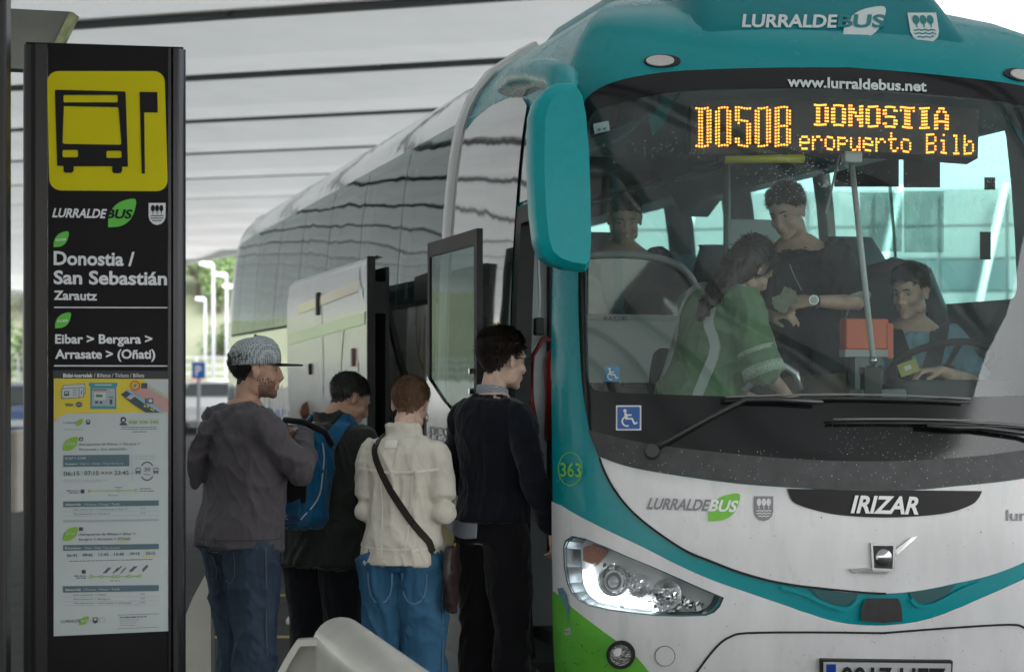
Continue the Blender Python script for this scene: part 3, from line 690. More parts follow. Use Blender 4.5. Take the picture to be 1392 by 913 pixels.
# green corner scuffs and scratches
rs = random.Random(11); sc = []
for _ in range(26):
    x, y = rs.uniform(762, 840), rs.uniform(840, 912)
    if y < 815 + (x - 757) * .8: continue
    a = rs.uniform(-1.2, 1.2); l = rs.uniform(3, 14); w = rs.uniform(.25, .7); dx, dy = cos(a), sin(a)
    sc.append(shape('t', mat('scuff_dark', (.03, .07, .03), .8), BS, .012, bus, [(x, y), (x + dx * l / 2 + rs.uniform(-1, 1), y + dy * l / 2 - w), (x + dx * l, y + dy * l), (x + dx * l / 2, y + dy * l / 2 + w)]))
joinall('scuff_marks', sc, bus)['kind'] = 'stuff'
shape('paint_chip', mat('chip_blue', (.10, .22, .30), .6), BS, .0115, bus, [(761, 799), (768, 798), (773, 806), (775, 818), (777, 828), (774, 846), (773, 830), (768, 815), (763, 808)])
shape('paint_chip', mat('chip_grey', (.4, .42, .4), .7), BS, .0118, bus, [(770, 855), (778, 851), (780, 860), (772, 863)])
# wipers
wip = mat('wiper_black', (.02, .021, .022), .35, coat=.3); wip_h = mat('wiper_edge', (.22, .22, .22), .35)
def wiper(pts_arm, blade, pivot, label=None):
    p, n = BS.hit(*pivot); I = bus.matrix_world.inverted()
    def q(x, y, o): a, b = BS.hit(x, y); return I @ (a + b * o)
    w = MB().tube([q(*pivot, .0), q(*pivot, .075)], [.035, .028], 16).build('wiper', wip, bus); smooth_angle(w)
    MB().tube([q(x, y, .05 + .02 * (i > 0)) for i, (x, y) in enumerate(pts_arm)], [(.020, .012)] + [(.012, .009)] * (len(pts_arm) - 2) + [(.010, .008)], 8, (0, 1, 0)).build('wiper_arm', wip, w, True)
    b = [q(blade[0][0] + (blade[1][0] - blade[0][0]) * t / 10, blade[0][1] + (blade[1][1] - blade[0][1]) * t / 10 - 4.5 * sin(pi * t / 10), .045) for t in range(11)]
    MB().tube(b, [(.006, .014)] * 3 + [(.008, .022)] * 5 + [(.006, .014)] * 3, 8, (0, 1, 0)).build('wiper_blade', wip, w, True)
    b2 = [v + Vector((0, -.012, .017)) for v in b]; MB().tube(b2, .0045, 6).build('blade_spine', wip_h, w, True)
    return w
wiper([(886, 613), (905, 603), (960, 571), (1008, 546), (1050, 546), (1110, 550)], ((982, 547), (1310, 549)), (887, 614))
wiper([(1455, 620), (1440, 610), (1392, 593), (1325, 584), (1290, 584), (1250, 581)], ((1126, 577), (1450, 588)), (1456, 622))
# nearside and offside mirrors
def mirror_set(pts_px, d, sgn, arm_px):
    face = [P3(x, y, d) for x, y in pts_px]; I = bus.matrix_world.inverted(); fl = [I @ v for v in face]
    c = sum(fl, Vector()) / len(fl); n = len(fl)
    rings = []
    for k, o in ((.74, -.034), (.78, -.034), (.95, -.004), (1.0, .012), (1.0, .05), (.98, .10), (.90, .125)):
        rings.append([Vector(((c.x + (p.x - c.x) * k + (.014 if k < .8 else 0)) * 1, p.y * 0 + c.y + (p.y - c.y) * k + o, c.z + (p.z - c.z) * (1 - (1 - k) * .35))) for p in fl])
    if sgn < 0: rings = [[Vector((-p.x, p.y, p.z)) for p in r] for r in rings]
    m = MB().ring(rings)
    o = m.build('mirror', mat('teal_mirror', (.0, .37, .41), .30, spec=.25, coat=.05, var=.06, vscale=20), bus, True)
    smooth_angle(o, 24)
    gl = [Vector((p.x, p.y + .004, p.z)) for p in rings[-1]]; cc = sum(gl, Vector()) / len(gl)
    mesh_obj('mirror_glass', [cc + (p - cc) * .92 for p in gl], [tuple(range(len(gl)))], mat('mirror_silver', (.8, .8, .8), .02, metal=1), o)
    A = [I @ P3(x, y, dd) for x, y, dd in arm_px]
    if sgn < 0: A = [Vector((-p.x, p.y, p.z)) for p in A]
    MB().tube(A, [(.09, .05), (.10, .06), (.09, .065), (.07, .055), (.05, .04)], 14, (0, 0, 1), True).build('mirror_arm', teal, o, True)
mp = [(724, 157), (730, 138), (741, 122), (757, 113), (780, 112), (789, 123), (795, 150), (800, 200), (803, 270), (804, 336), (802, 362), (796, 369), (770, 366), (752, 360), (738, 350), (731, 330), (726, 290), (723, 228)]
mp2 = dens(mp, 12)
mirror_set(mp2, 7.95, 1, [(700, 118, 9.15), (720, 102, 8.75), (742, 100, 8.4), (764, 106, 8.1), (766, 130, 8.0)])
mirror_set(mp2, 7.95, -1, [(700, 118, 9.15), (720, 102, 8.75), (742, 100, 8.4), (764, 106, 8.1), (766, 130, 8.0)])
# ---- flank: glass band, rib, livery
sg_m = glass('tinted_side_glass', (.40, .46, .45), 2.4, .012, bump=.0045, bscale=1.1, stretch=(1, 1, 1.2), gtint=(.60, .645, .64))
side_gloss = mat('dark_gloss_panel', (.10, .105, .105), .03, spec=1.0, coat=1, bump=.0035, bscale=.8)
def pane(t0, t1, z0, z1, name='side_window', mt=None, off=.006, sgn=-1):
    P = [(sgn * pS(t0), z0), (sgn * pS(t0), z1), (sgn * pS(t1), z1), (sgn * pS(t1), z0)]
    return patch(name, mt or sg_m, dens(P, .12), off, step=.12)
# corner panel between door and rib with arched top
cp = [(-pS(t), z) for t, z in [(1.20, .34), (1.20, 2.84), (1.35, 2.90), (1.6, 2.93), (2.0, 2.94), (2.3, 2.92), (2.58, 2.86), (2.58, .34)]]
patch('dark_flank_panel', side_gloss, dens([(a, max(b, 1.35)) for a, b in cp], .1), .016, step=.1)
patch('flank_panel', white, dens([(-pS(1.19), .26), (-pS(1.19), 1.34), (-pS(2.58), 1.34), (-pS(2.58), .26)], .1), .006, step=.15)
patch('dark_flank_panel', side_gloss, dens([(-pS(.62), 2.40), (-pS(.62), 2.70), (-pS(.85), 2.80), (-pS(1.185), 2.84), (-pS(1.185), 2.40)], .1), .008, step=.1)
ts = [2.72, 4.05, 5.45, 6.85, 8.25, 9.65, 11.05, 12.3, 12.95]
for a, b in zip(ts[:-1], ts[1:]):
    pane(a + .012, b - .012, 2.02, 2.95)
    seam('window_seal', [(-pS(b), 2.02 + .1 * i) for i in range(10)], .026, dark_gap, .004, 'p')
seam('window_seal', [(-pS(2.72 + .3 * i), 2.016) for i in range(35)], .02, dark_gap, .0085, 'p')
pane(2.724, 3.7, 1.24, 2.012, 'flank_panel', white, .005)
for a, b in zip([3.704] + ts[2:-1], ts[2:]): pane(a + .004, b - .004, 1.24, 2.012, 'flank_panel', mat('flank_silver', (.42, .44, .44), .04, coat=1.0, spec=.9, bump=.006, bscale=1.8), .005)
# curved rib
rbm = MB(); Z = [.3 + .12 * i for i in range(26)]; vs = []
for z in Z + [3.34]:
    for tt_, o in ((2.595, 0), (2.60, .035), (2.66, .045), (2.71, .035), (2.715, 0)): vs.append(S(-pS(tt_), z, o))
rbm.add(vs, [(5 * i + j, 5 * i + j + 1, 5 * i + 6 + j, 5 * i + 5 + j) for i in range(len(Z)) for j in range(4)])
rbm.build('flank_rib', mat('rib_white', (.62, .64, .64), .12, coat=1), bus, True)
seam('panel_seam', [(-pS(2.588), z) for z in [.3 + .1 * i for i in range(30)]], .014, dark_gap, .012, 'p')
# driver side windows (cyan tinted)
cy = glass('cyan_tinted_glass', (.46, .80, .75), 1.5)
for h in [drv_win] + rw:
    patch('side_window', cy, h, -.002, step=.3)
for h in lw: pass
# livery lines on flank low part
liv_y = mat('livery_ochre', (.45, .30, .06), .3, coat=.6); liv_g = mat('livery_green', (.16, .42, .12), .3, coat=.6); liv_b = mat('livery_blue_grey', (.14, .28, .33), .3, coat=.6)
seam('livery_stroke', [(-pS(a), b) for a, b in smooth_line([(3.42, 2.0), (3.40, 1.86), (3.32, 1.73), (3.22, 1.67), (3.16, 1.66)], 4)], .03, liv_y, .009, 'p')
seam('livery_stroke', [(-pS(a), b) for a, b in smooth_line([(3.17, 1.95), (3.18, 1.8), (3.17, 1.66), (3.18, 1.3), (3.18, .6)], 4)], .03, liv_y, .010, 'p')
# black window ledge by the rib
patch('window_ledge', rubber, [(-pS(2.72), 2.03), (-pS(2.72), 2.19), (-pS(3.5), 2.17), (-pS(3.5), 2.03)], .012, step=.2)
# luggage bay (dark hollow) and the raised flap
bay = MB(); a0, a1 = 3.35, 6.0
bay.box(-1.2, -.2, DD * 0 + a0, a1, .60, 1.24)
bo = bay.build('luggage_bay', mat('bay_black', (.02, .02, .02), .9), bus)
def flank(t, z, off): 
    v = S(-pS(t), 1.0); return Vector((-1.275 - off, v.y, z))
prof = [(0.262, 2.25), (.30, 2.262), (.335, 2.22), (.35, 2.10), (.352, 1.9), (.345, 1.5), (.325, 1.28), (.30, 1.20), (.27, 1.18)]
vs = []; NT = 16
for i in range(NT + 1):
    t = 3.0 + (6.15 - 3.0) * i / NT
    for o, z in prof: vs.append(Vector((-1.275 - o + .0, t, z)))
n = len(prof)
flap = mesh_obj('luggage_flap', vs, [(n * i + j, n * (i + 1) + j, n * (i + 1) + j + 1, n * i + j + 1) for i in range(NT) for j in range(n - 1)], mat('flap_silver', (.50, .52, .52), .24, coat=.35, spec=.5, bump=.007, bscale=1.7), bus, True)
ed = MB(); ed.box(-1.275 - .352, -1.275 - .31, 2.975, 2.999, 1.19, 2.255); ed.box(-1.275 - .31, -1.275 - .25, 2.97, 3.02, 1.95, 2.12); ed.build('flap_edge', rubber, flap)
MB().box(-1.275 - .25, -1.275 - .23, 3.0, 6.15, 1.2, 2.2).build('flap_back', rubber, flap)
for t in (3.1, 5.9): MB().tube([(-1.26, t + .1, 1.3), (-1.42, t + .05, 1.7), (-1.5, t, 2.0)], .02, 8).build('flap_hinge_arm', rubber, flap, True)
def on_flap(name, pts, w, mt, parent=flap):
    vs = []
    for i, (t, z) in enumerate(pts):
        a = pts[max(0, i - 1)]; b = pts[min(len(pts) - 1, i + 1)]; l = hypot(b[0] - a[0], b[1] - a[1]); nt_, nz = -(b[1] - a[1]) / l * w / 2, (b[0] - a[0]) / l * w / 2
        for s_ in (1, -1):
            zz = z + nz * s_; o = ip(-zz, [-p[1] for p in prof[1:]], [p[0] for p in prof[1:]]); vs.append(Vector((-1.275 - o - .004, t + nt_ * s_, zz)))
    return mesh_obj(name, vs, [(2 * i, 2 * i + 1, 2 * i + 3, 2 * i + 2) for i in range(len(pts) - 1)], mt, parent)
ln = lambda a, b, n=10: [(a[0] + (b[0] - a[0]) * i / n, a[1] + (b[1] - a[1]) * i / n) for i in range(n + 1)]
on_flap('livery_stroke', ln((3.2, 2.11), (5.6, 2.05)), .06, liv_y); on_flap('livery_stroke', ln((3.05, 1.93), (6.1, 1.86)), .07, liv_g)
on_flap('livery_stroke', [(3.32, 2.2), (3.25, 2.1), (3.12, 2.06)], .05, liv_b)
on_flap('livery_stroke', smooth_line([(4.6, 2.02), (4.55, 1.7), (4.6, 1.5)], 4), .03, liv_b)
on_flap('livery_stroke', smooth_line([(3.75, 1.9), (3.85, 1.75), (3.9, 1.6)], 4), .035, liv_g)
on_flap('livery_stroke', smooth_line([(3.4, 1.2), (3.36, 1.5), (3.3, 1.7)], 4), .05, liv_g); on_flap('livery_stroke', ln((3.05, 1.38), (3.5, 1.38)), .05, liv_b)
for t, z, mt_, w_ in ((4.72, 2.06, rubber, .07), (3.42, 1.72, mat('red_lock', (.16, .05, .03), .4), .05), (5.05, 1.66, rubber, .035)):
    MB().box(-1.275 - .365, -1.275 - .34, t - w_ * .6, t + w_ * .6, z - w_, z + w_, None, .006).build('flap_lock', mt_, flap)
# ---- door leaf swung open against the flank
leaf_e = MB(); OX = -1.275 - .20
def dl(t, z, o=0.0): return Vector((OX - o + .04 * max(0, (z - 1.9)), t, z))
T0, T1 = 1.02, 2.1
# bowed side profile like the coach flank
zs = [.20, .24, .35, .6, 1.0, 1.2]
body = []
for z in zs:
    for t in [T0 + (T1 - T0) * i / 8 for i in range(9)]:
        r = .03 * (1 - min(1, (z - .2) / .15)) ; zz = z + (.10 * ((t - T0) / (T1 - T0)) if z <= .24 else 0) * 0
        body.append(dl(t, zz, -r))
door = mesh_obj('door', body, [(9 * i + j, 9 * i + j + 1, 9 * i + 10 + j, 9 * i + 9 + j) for i in range(len(zs) - 1) for j in range(8)], mat('door_white', (.50, .52, .52), .2, coat=.6, var=.05, vscale=3), bus, True)
inn = MB(); inn.box(OX + .045, OX + .055, T0, T1, .2, 2.32); 
MB().box(OX + .006, OX + .03, T0, T1, .2, 1.2).build('door_inner', mat('door_inner_grey', (.25, .26, .27), .6), door)
gz0, gz1 = 1.42, 2.29
fr = MB()
for (t0, t1, z0, z1) in ((T0, T0 + .055, 1.2, 2.27), (T1 - .05, T1, 1.2, 2.27), (T0 + .055, T1 - .05, 2.20, 2.27)): fr.box(OX - .006, OX + .022, t0, t1, z0, z1)
fr.box(OX - .006, OX + .022, T0 + .09, T1 - .05, 1.17, 1.22)
fr.build('door_frame', rubber, door)
dg = glass('door_glass', (.20, .28, .27), 1.15, .02, bump=.002, bscale=2, gtint=(.42, .50, .48))
MB().add([(OX, T0 + .055, 1.22), (OX, T1 - .05, 1.22), (OX, T1 - .05, 2.20), (OX, T0 + .055, 2.20)], [(0, 1, 2, 3)]).build('door_glass', dg, door)
# silver swoosh wedge on the door
def on_door(name, pts, mt, o=.009):
    V, T = fill(pts); return mesh_obj(name, [Vector((OX - o, a, b)) for a, b in V], T, mt, door)
on_door('door_silver_wedge', [(T0 + .0, 1.15), (T0 + .0, 1.32), (T0 + .35, 1.42), (T0 + .7, 1.50), (T1 - .05, 1.60), (T1, 1.62), (T1, 1.15)][::1], mat('door_silver', (.55, .57, .58), .15, metal=.5), .010)
on_door('livery_stroke', [(T0, .80), (T1, .86), (T1, .92), (T0, .87)], liv_y, .012); on_door('livery_stroke', [(T0, .58), (T1, .66), (T1, .73), (T0, .67)], liv_g, .012)
def onfont(s, t0, t1, zb, h, mt, o=.013, dz=0.0, nm='door_lettering'):
    G, Fc = glyphs(s); return mesh_obj(nm, [Vector((OX - o, t0 + (t1 - t0) * a, zb + dz * a + h * b)) for a, b in G], Fc, mt, door)
onfont('PES', T1 - .08, T1 - .48, 1.30, .075, dec_grey); onfont('lurraldebus', T1 + .0, T0 + .2, 1.12, .085, dec_grey)
MB().ball((OX - .012, T1 - .60, 1.37), (.004, .05, .05), 12, 8).build('rose_emblem', mat('rose_red', (.45, .05, .06), .5), door, True)
on_door('rose_leaf', [(T1 - .56, 1.33), (T1 - .50, 1.30), (T1 - .60, 1.29)], liv_g, .014)
for i in range(9): on_door('barcode_stripe', [(T1 - .28 - .1 * i, .98), (T1 - .25 - .1 * i, .98), (T1 - .25 - .1 * i, 1.1), (T1 - .28 - .1 * i, 1.1)], mat('stripe_pale', (.75, .77, .78), .3), .012)
on_door('door_grey_block', [(T0, .95), (T1, .95), (T1, 1.11), (T0, 1.11)], mat('stripe_grey', (.30, .32, .33), .3), .0105)
def drop(t, z0, z1, w, mt):
    P = [(t, z1)] + [(t + w * k, z0 + (z1 - z0) * f) for k, f in ((.15, .6), (.3, .4), (.95, .3), (1, .22), (.6, .08))] + [(t, z0)] + [(t - w * k, z0 + (z1 - z0) * f) for k, f in ((.6, .08), (1, .22), (.95, .3), (.3, .4), (.15, .6))]
    on_door('livery_drop', P[::-1], mt, .0135)
drop(T0 + .52, .52, 1.05, .045, liv_g); drop(T0 + .78, .60, .86, .05, mat('livery_orange', (.5, .25, .05), .3))
for z in (1.55, 1.64): MB().tube([(OX - .01, T0 + .05, z), (OX - .03, T0 + .05, z)], .014, 10).build('door_button', chrome, door)

# door surround and entrance
fr = MB()
for z0, z1 in ((.3, 2.34),):
    vs = []
ef = []
for (t0, t1) in ((1.10, 1.19),):
    pts = []
    vs = []
    for z in [.34 + .2 * i for i in range(11)]:
        vs += [S(-pS(t0), z, -.06), S(-pS(t0), z, .012), S(-pS(t1), z, .012)]
    mesh_obj('door_surround', vs, [(3 * i + j, 3 * i + j + 1, 3 * i + 4 + j, 3 * i + 3 + j) for i in range(10) for j in (0, 1)], rubber, bus)
vs = []
for i in range(9):
    t = .5 + .69 * i / 8; vs += [S(-pS(t), 2.30, -.06), S(-pS(t), 2.30, .012), S(-pS(t), 2.38, .012)]
mesh_obj('door_surround', vs, [(3 * i + j, 3 * i + j + 1, 3 * i + 4 + j, 3 * i + 3 + j) for i in range(8) for j in (0, 1)], rubber, bus)
# ------------------------------------------------------------------ inside the coach
def L_(x, y, d):      # picture point at depth d -> coach coordinates
    return bus.matrix_world.inverted() @ P3(x, y, d)
plat = mat('floor_vinyl', (.16, .165, .17), .6); dashm = mat('dashboard_grey', (.16, .185, .195), .6, bump=.001, bscale=120); seat_m = mat('seat_blue_grey', (.06, .085, .11), .8, var=.2, vscale=12); lpanel = mat('pale_panel', (.42, .45, .45), .45)
MB().box(-1.2, 1.2, 1.32, 12.9, 1.12, 1.2).build('saloon_floor', plat, bus)
MB().box(-.30, 1.2, .25, 1.32, .74, .8).build('cab_floor', plat, bus)
MB().box(-1.15, -.30, .55, 1.32, .42, .48).build('entrance_step', plat, bus); MB().box(-.62, -.30, .60, 1.32, .48, .64).build('entrance_step', plat, bus)
MB().box(-.66, -.62, .60, 1.30, .62, .645).build('step_edge', mat('step_yellow', (.6, .5, .05), .5), bus)
MB().box(-1.2, 1.2, 1.30, 1.34, .3, 1.12).build('floor_riser', plat, bus)
MB().box(-.62, 1.15, .32, .36, .3, 1.0).build('cab_firewall', plat, bus)
cl = MB(); cl.box(-1.12, 1.12, .75, 12.9, 2.985, 3.0); cl.build('ceiling_panel', mat('ceiling_grey', (.42, .45, .45), .6), bus)
for sg in (-1, 1):
    rk = MB(); rk.ring([[Vector((sg * 1.16, y, 2.96)), Vector((sg * .62, y, 2.90)), Vector((sg * .60, y, 2.84)), Vector((sg * .75, y, 2.79)), Vector((sg * 1.17, y, 2.955 - .12))] for y in (1.6, 12.6)])
    rk.build('luggage_rack', mat('rack_grey', (.32, .36, .36), .5), bus)
    MB().tube([(sg * .60, 1.6, 2.86), (sg * .60, 12.6, 2.86)], .012, 8).build('rack_rail', chrome, bus)
# dashboard
db = MB(); vs = []
secs = []
for i in range(25):
    u = -1.14 + 2.28 * i / 24; p_ = u * 1.12; fr_ = .03 if True else 0
    a = abs(u); vf = _lk(min(a, 1.26), _u, _v) + .10
    hump = .07 * exp(-((u - .62) / .42) ** 4)
    zt = 1.44 + hump
    secs.append([Vector((u, vf + .02, 1.0)), Vector((u, vf + .05, 1.40)), Vector((u, vf + .22, zt)), Vector((u, vf + .40, zt + .015)), Vector((u, vf + .50, zt - .03)), Vector((u, vf + .52, 1.0))])
db.ring(secs); smooth_angle(db.build('dashboard', dashm, bus), 35)
MB().box(-.35, .02, .34, .54, 1.455, 1.462).build('dashboard_tray', mat('tray_grey', (.07, .08, .085), .5), bus)
# instrument cowl and steering wheel
MB().box(.36, .92, .60, .80, 1.45, 1.60, None, .03).build('instrument_cowl', mat('dash_dark', (.03, .033, .036), .6), bus)
sw = MB(); C_ = Vector((.70, .92, 1.66)); tilt = Matrix.Rotation(radians(-28), 3, 'X')
ringp = []
for i in range(32):
    a = 2 * pi * i / 32; ringp.append(C_ + tilt @ Vector((.24 * cos(a), .24 * sin(a), 0)))
V = []; 
for i in range(32):
    t = (ringp[(i + 1) % 32] - ringp[i - 1]).normalized(); a = (ringp[i] - C_).normalized(); b = t.cross(a)
    V += [ringp[i] + a * .017 * cos(k) + b * .017 * sin(k) for k in [2 * pi * j / 8 for j in range(8)]]
sw.add(V, [(i * 8 + j, i * 8 + (j + 1) % 8, ((i + 1) % 32) * 8 + (j + 1) % 8, ((i + 1) % 32) * 8 + j) for i in range(32) for j in range(8)])
swo = sw.build('steering_wheel', rubber, bus, True)
for a in (0.2, pi - .2, -pi / 2): MB().tube([C_ + tilt @ Vector((.05 * cos(a), .05 * sin(a), -.03)), C_ + tilt @ Vector((.235 * cos(a), .235 * sin(a), 0))], (.016, .010) if False else .013, 8).build('wheel_spoke', rubber, swo, True)
MB().ball(C_ + Vector((0, 0, -.03)), (.075, .075, .03), 16, 8, tilt).build('wheel_hub', rubber, swo, True)
MB().tube([C_ - Vector((0, 0, .03)), (.70, .72, 1.42)], .03, 8).build('steering_column', rubber, swo)
# seats
def seat_shape(name, x, y, z, w=.44, h=1.15, mt=seat_m, wing=False, parent=None):
    t = empty(name, (x, y, z)); t.parent = parent or bus
    prof = [(0, .40), (0, .50), (.02, .70), (.05, .9), (.09, 1.05), (.13, h), (.16, h + .02)]
    vs = []; secs = []
    for v, zz in prof:
        ww = w / 2 * (1 if zz < .85 else 1 - .25 * sm((zz - .85) / (h - .85))); th = .10
        if zz > h - .02: ww *= .8; th = .06
        secs.append([Vector((ww * cos(a) if abs(cos(a)) > .3 else ww * cos(a), v + .05 + th * sin(a) * (.9 if sin(a) > 0 else 1), zz)) for a in [2 * pi * i / 16 for i in range(16)]])
    MB().ring(secs).build('backrest', mt, t, True)
    MB().box(-w / 2, w / 2, -.45, .05, .36, .48, None, .04).build('seat_cushion', mt, t)
    MB().box(-w * .3, w * .3, -.3, 0, 0, .36).build('seat_base', rubber, t)
    if wing:
        MB().tube([(-.05, .13, h - .25), (-.05, .13, h + .02)], (.15, .055), 14, (0, 1, 0), True).build('headrest', mt, t, True)
    return t
for r in range(12):
    y = 2.35 + r * .82
    for x in (-.95, -.50, .50, .95):
        if r == 0 and x == .50: continue
        seat_shape('passenger_seat', x, y, 1.2)
ds = empty('driver_seat', (.60, 1.28, .8)); ds.parent = bus
secs = []
for v, z, w_, th in ((0, .42, .24, .07), (.01, .62, .25, .075), (.03, .80, .26, .08), (.05, .92, .25, .075), (.07, 1.0, .20, .07), (.09, 1.09, .155, .065), (.11, 1.22, .150, .06), (.12, 1.29, .125, .05), (.125, 1.31, .08, .03)):
    secs.append([Vector((w_ * cos(a) , v + .10 + th * sin(a) - .05 * abs(cos(a)) ** 3, z)) for a in [2 * pi * i / 20 for i in range(20)]])
seat2 = mat('driver_seat_fabric', (.055, .065, .085), .75, var=.15, vscale=15)
MB().ring(secs).build('backrest', seat2, ds, True)
MB().box(-.25, .25, -.42, .08, .36, .47, None, .04).build('seat_cushion', seat2, ds); MB().box(-.2, .2, -.35, .05, 0, .36, None, .03).build('seat_base', rubber, ds)
MB().tube([(.15, .06, 1.28), (.17, .07, 1.15), (.20, .09, 1.03), (.26, .06, .93), (.27, .05, .7)], .006, 6).build('seat_piping', mat('piping_pale', (.4, .42, .45), .6), ds, True)
MB().tube([(-.15, .06, 1.28), (-.17, .07, 1.15), (-.20, .09, 1.03), (-.26, .06, .93), (-.27, .05, .7)], .006, 6).build('seat_piping', mat('piping_pale', (.4, .42, .45), .6), ds, True)
# cab wall behind driver
MB().tube([(.62, 1.62, 1.2), (.62, 1.62, 2.02), (.66, 1.62, 2.12), (.78, 1.62, 2.16), (.95, 1.62, 2.12), (1.02, 1.62, 1.95), (1.05, 1.62, 1.3)], .05, 10).build('cab_guard', mat('guard_dark', (.03, .035, .04), .5), bus, True)
MB().box(-.02, 1.2, 2.02, 2.06, 1.2, 1.95, None, .01).build('cab_partition', mat('partition_dark', (.05, .055, .06), .6), bus)
MB().tube([(.06, 2.04, .8), (.06, 2.04, 2.98)], .02, 8).build('grab_pole', mat('pole_grey', (.25, .27, .28), .4), bus)
MB().box(.10, .42, 2.10, 2.12, 1.6, 2.42, None, .005).build('white_notice_board', mat('board_white', (.6, .62, .63), .4), bus)
# entrance partition: pale board with dark smoked top
pt = empty('entrance_partition', (0, 0, 0)); pt.parent = bus; upd()
pv = 1.40
def bq(x, y):
    M = bus.matrix_world.inverted(); c = M @ Vector((0, 0, CZ)); r = (M.to_3x3() @ ray(x, y)); t = (pv - c.y) / r.y; return c + r * t
def pslab(name, pts, mt, o=0.0, th=.02):
    a = [bq(x, y) + Vector((0, o, 0)) for x, y in pts]; n = len(a); b = [p + Vector((0, th, 0)) for p in a]
    return mesh_obj(name, a + b, [tuple(range(n))[::-1], tuple(range(n, 2 * n))] + [(i, (i + 1) % n, n + (i + 1) % n, n + i) for i in range(n)], mt, pt)
bo_ = smooth_line([(800, 347), (850, 346), (895, 351), (925, 364), (942, 384), (948, 410)], 4)
pslab('smoked_panel', bo_ + [(946, 433), (800, 433)], mat('smoked_plastic', (.012, .014, .016), .12, coat=.5))
pslab('pale_board', [(785, 433), (948, 433), (946, 520), (785, 520)], mat('board_pale', (.50, .53, .53), .4))
pslab('metal_strip', [(785, 426), (948, 429), (948, 437), (785, 434)], mat('strip_grey', (.36, .39, .40), .3), -.012, .01)
MB().tube([bq(x, y) + Vector((0, -.01, 0)) for x, y in bo_], .018, 8).build('rim_tube', mat('rim_grey', (.30, .33, .34), .35), pt, True)
tp = [bq(x, y) for x, y in ((850, 436), (818, 436), (818, 430), (850, 430))]
G, Fc = glyphs('IRIZAR'); o_ = Vector((0, -.016, 0))
mesh_obj('maker_lettering', [tp[0] + (tp[1] - tp[0]) * a + (tp[3] - tp[0]) * b + o_ for a, b in G], Fc, rubber, pt)
# wall and fittings inside the open door
MB().box(-1.23, -.96, 1.19, 1.24, .48, 2.3, None, .01).build('door_wall_panel', mat('wall_pale_blue', (.50, .55, .58), .45), bus)
MB().box(-1.21, -.70, .44, .47, .48, 1.30).build('front_stair_panel', rubber, bus)
MB().tube([(-1.17, 1.16, 2.28), (-1.165, 1.12, 1.95), (-1.17, 1.13, 1.85)], .006, 6).build('hanging_strap', mat('strap_white', (.6, .6, .6), .5), bus)
MB().box(-1.19, -1.15, 1.10, 1.15, 1.80, 1.88, None, .008).build('strap_catch', rubber, bus)
# extinguisher in its dark niche near the door
ex = empty('fire_extinguisher', L_(757, 604, 9.35)); ex.parent = bus
el = ex.location
red = mat('extinguisher_red', (.28, .015, .015), .3, coat=.6)
MB().tube([(0, 0, 0.02), (0, 0, .38), (0, 0, .42), (0, 0, .45)], [.058, .058, .046, .02], 18).build('cylinder', red, ex, True)
MB().tube([(0, 0, .45), (0, 0, .50)], .02, 10).build('valve', rubber, ex); MB().box(-.01, .01, -.09, .03, .49, .52).build('lever', rubber, ex)
MB().tube([(0, 0, .47), (-.07, -.02, .48), (-.12, -.02, .40), (-.12, -.01, .2), (-.09, 0, .05)], .011, 8).build('hose', mat('hose_red', (.25, .02, .03), .5), ex, True)
lb = MB(); 
def cyl_lab(z0, z1, a0, a1, name, mt):
    vs = []
    for i in range(9):
        a = a0 + (a1 - a0) * i / 8; vs += [(.0592 * cos(a), .0592 * sin(a), z0), (.0592 * cos(a), .0592 * sin(a), z1)]
    mesh_obj(name, vs, [(2 * i, 2 * i + 2, 2 * i + 3, 2 * i + 1) for i in range(8)], mt, ex, True)
for (z0, z1, m_) in ((.30, .37, wht_s), (.22, .29, mat('label_navy', (.03, .05, .2), .4)), (.15, .21, wht_s), (.08, .14, mat('label_navy', (.03, .05, .2), .4)), (.035, .07, wht_s)): cyl_lab(z0, z1, pi * 1.35, pi * 1.75, 'label_strip', m_)
ex['label'] = 'red fire extinguisher with white and navy labels inside the open coach door'
del ex['label']
MB().box(-1.12, -.97, 1.14, 1.18, .8, 2.2, None, .03).build('niche_panel', mat('niche_dark', (.03, .033, .036), .7), bus)
# destination display
amber = mat('display_amber', (.9, .35, .05), .5, emit=(1.0, .30, .03), estr=.85)
def sh_in(x, y, o): 
    p, n = BS.hit(x, y); return bus.matrix_world.inverted() @ (p - n * o)
dq = [(944, 130), (1060, 124), (1160, 126), (1250, 131), (1343, 140)]; dl_ = [(944, 204), (1060, 200), (1160, 198), (1250, 202), (1341, 209)]
vs = []
for (a, b) in zip(dq, dl_): vs += [sh_in(*a, .07), sh_in(*b, .07), sh_in(a[0], a[1], .16), sh_in(b[0], b[1], .16)]
Fq = []
for i in range(4): k = 4 * i; Fq += [(k, k + 1, k + 5, k + 4), (k + 2, k + 6, k + 7, k + 3), (k, k + 4, k + 6, k + 2), (k + 1, k + 3, k + 7, k + 5)]
Fq += [(0, 2, 3, 1), (16, 17, 19, 18)]
disp = mesh_obj('destination_display', vs, Fq, mat('display_black', (.02, .018, .015), .6), bus)
FONT = {'D': ["1111110", "0110011", "0110011", "0110011", "0110011", "0110011", "1111110"], 'O': ["0111110", "1100011", "1100011", "1100011", "1100011", "1100011", "0111110"],
 'N': ["1100011", "1110011", "1111011", "1101111", "1100111", "1100011", "1100011"], 'S': ["0111110", "1100011", "1100000", "0111110", "0000011", "1100011", "0111110"],
 'T': ["1111111", "1011101", "0011100", "0011100", "0011100", "0011100", "0111110"], 'I': ["0111110", "0011100", "0011100", "0011100", "0011100", "0011100", "0111110"],
 'A': ["0011100", "0110110", "1100011", "1100011", "1111111", "1100011", "1100011"]}
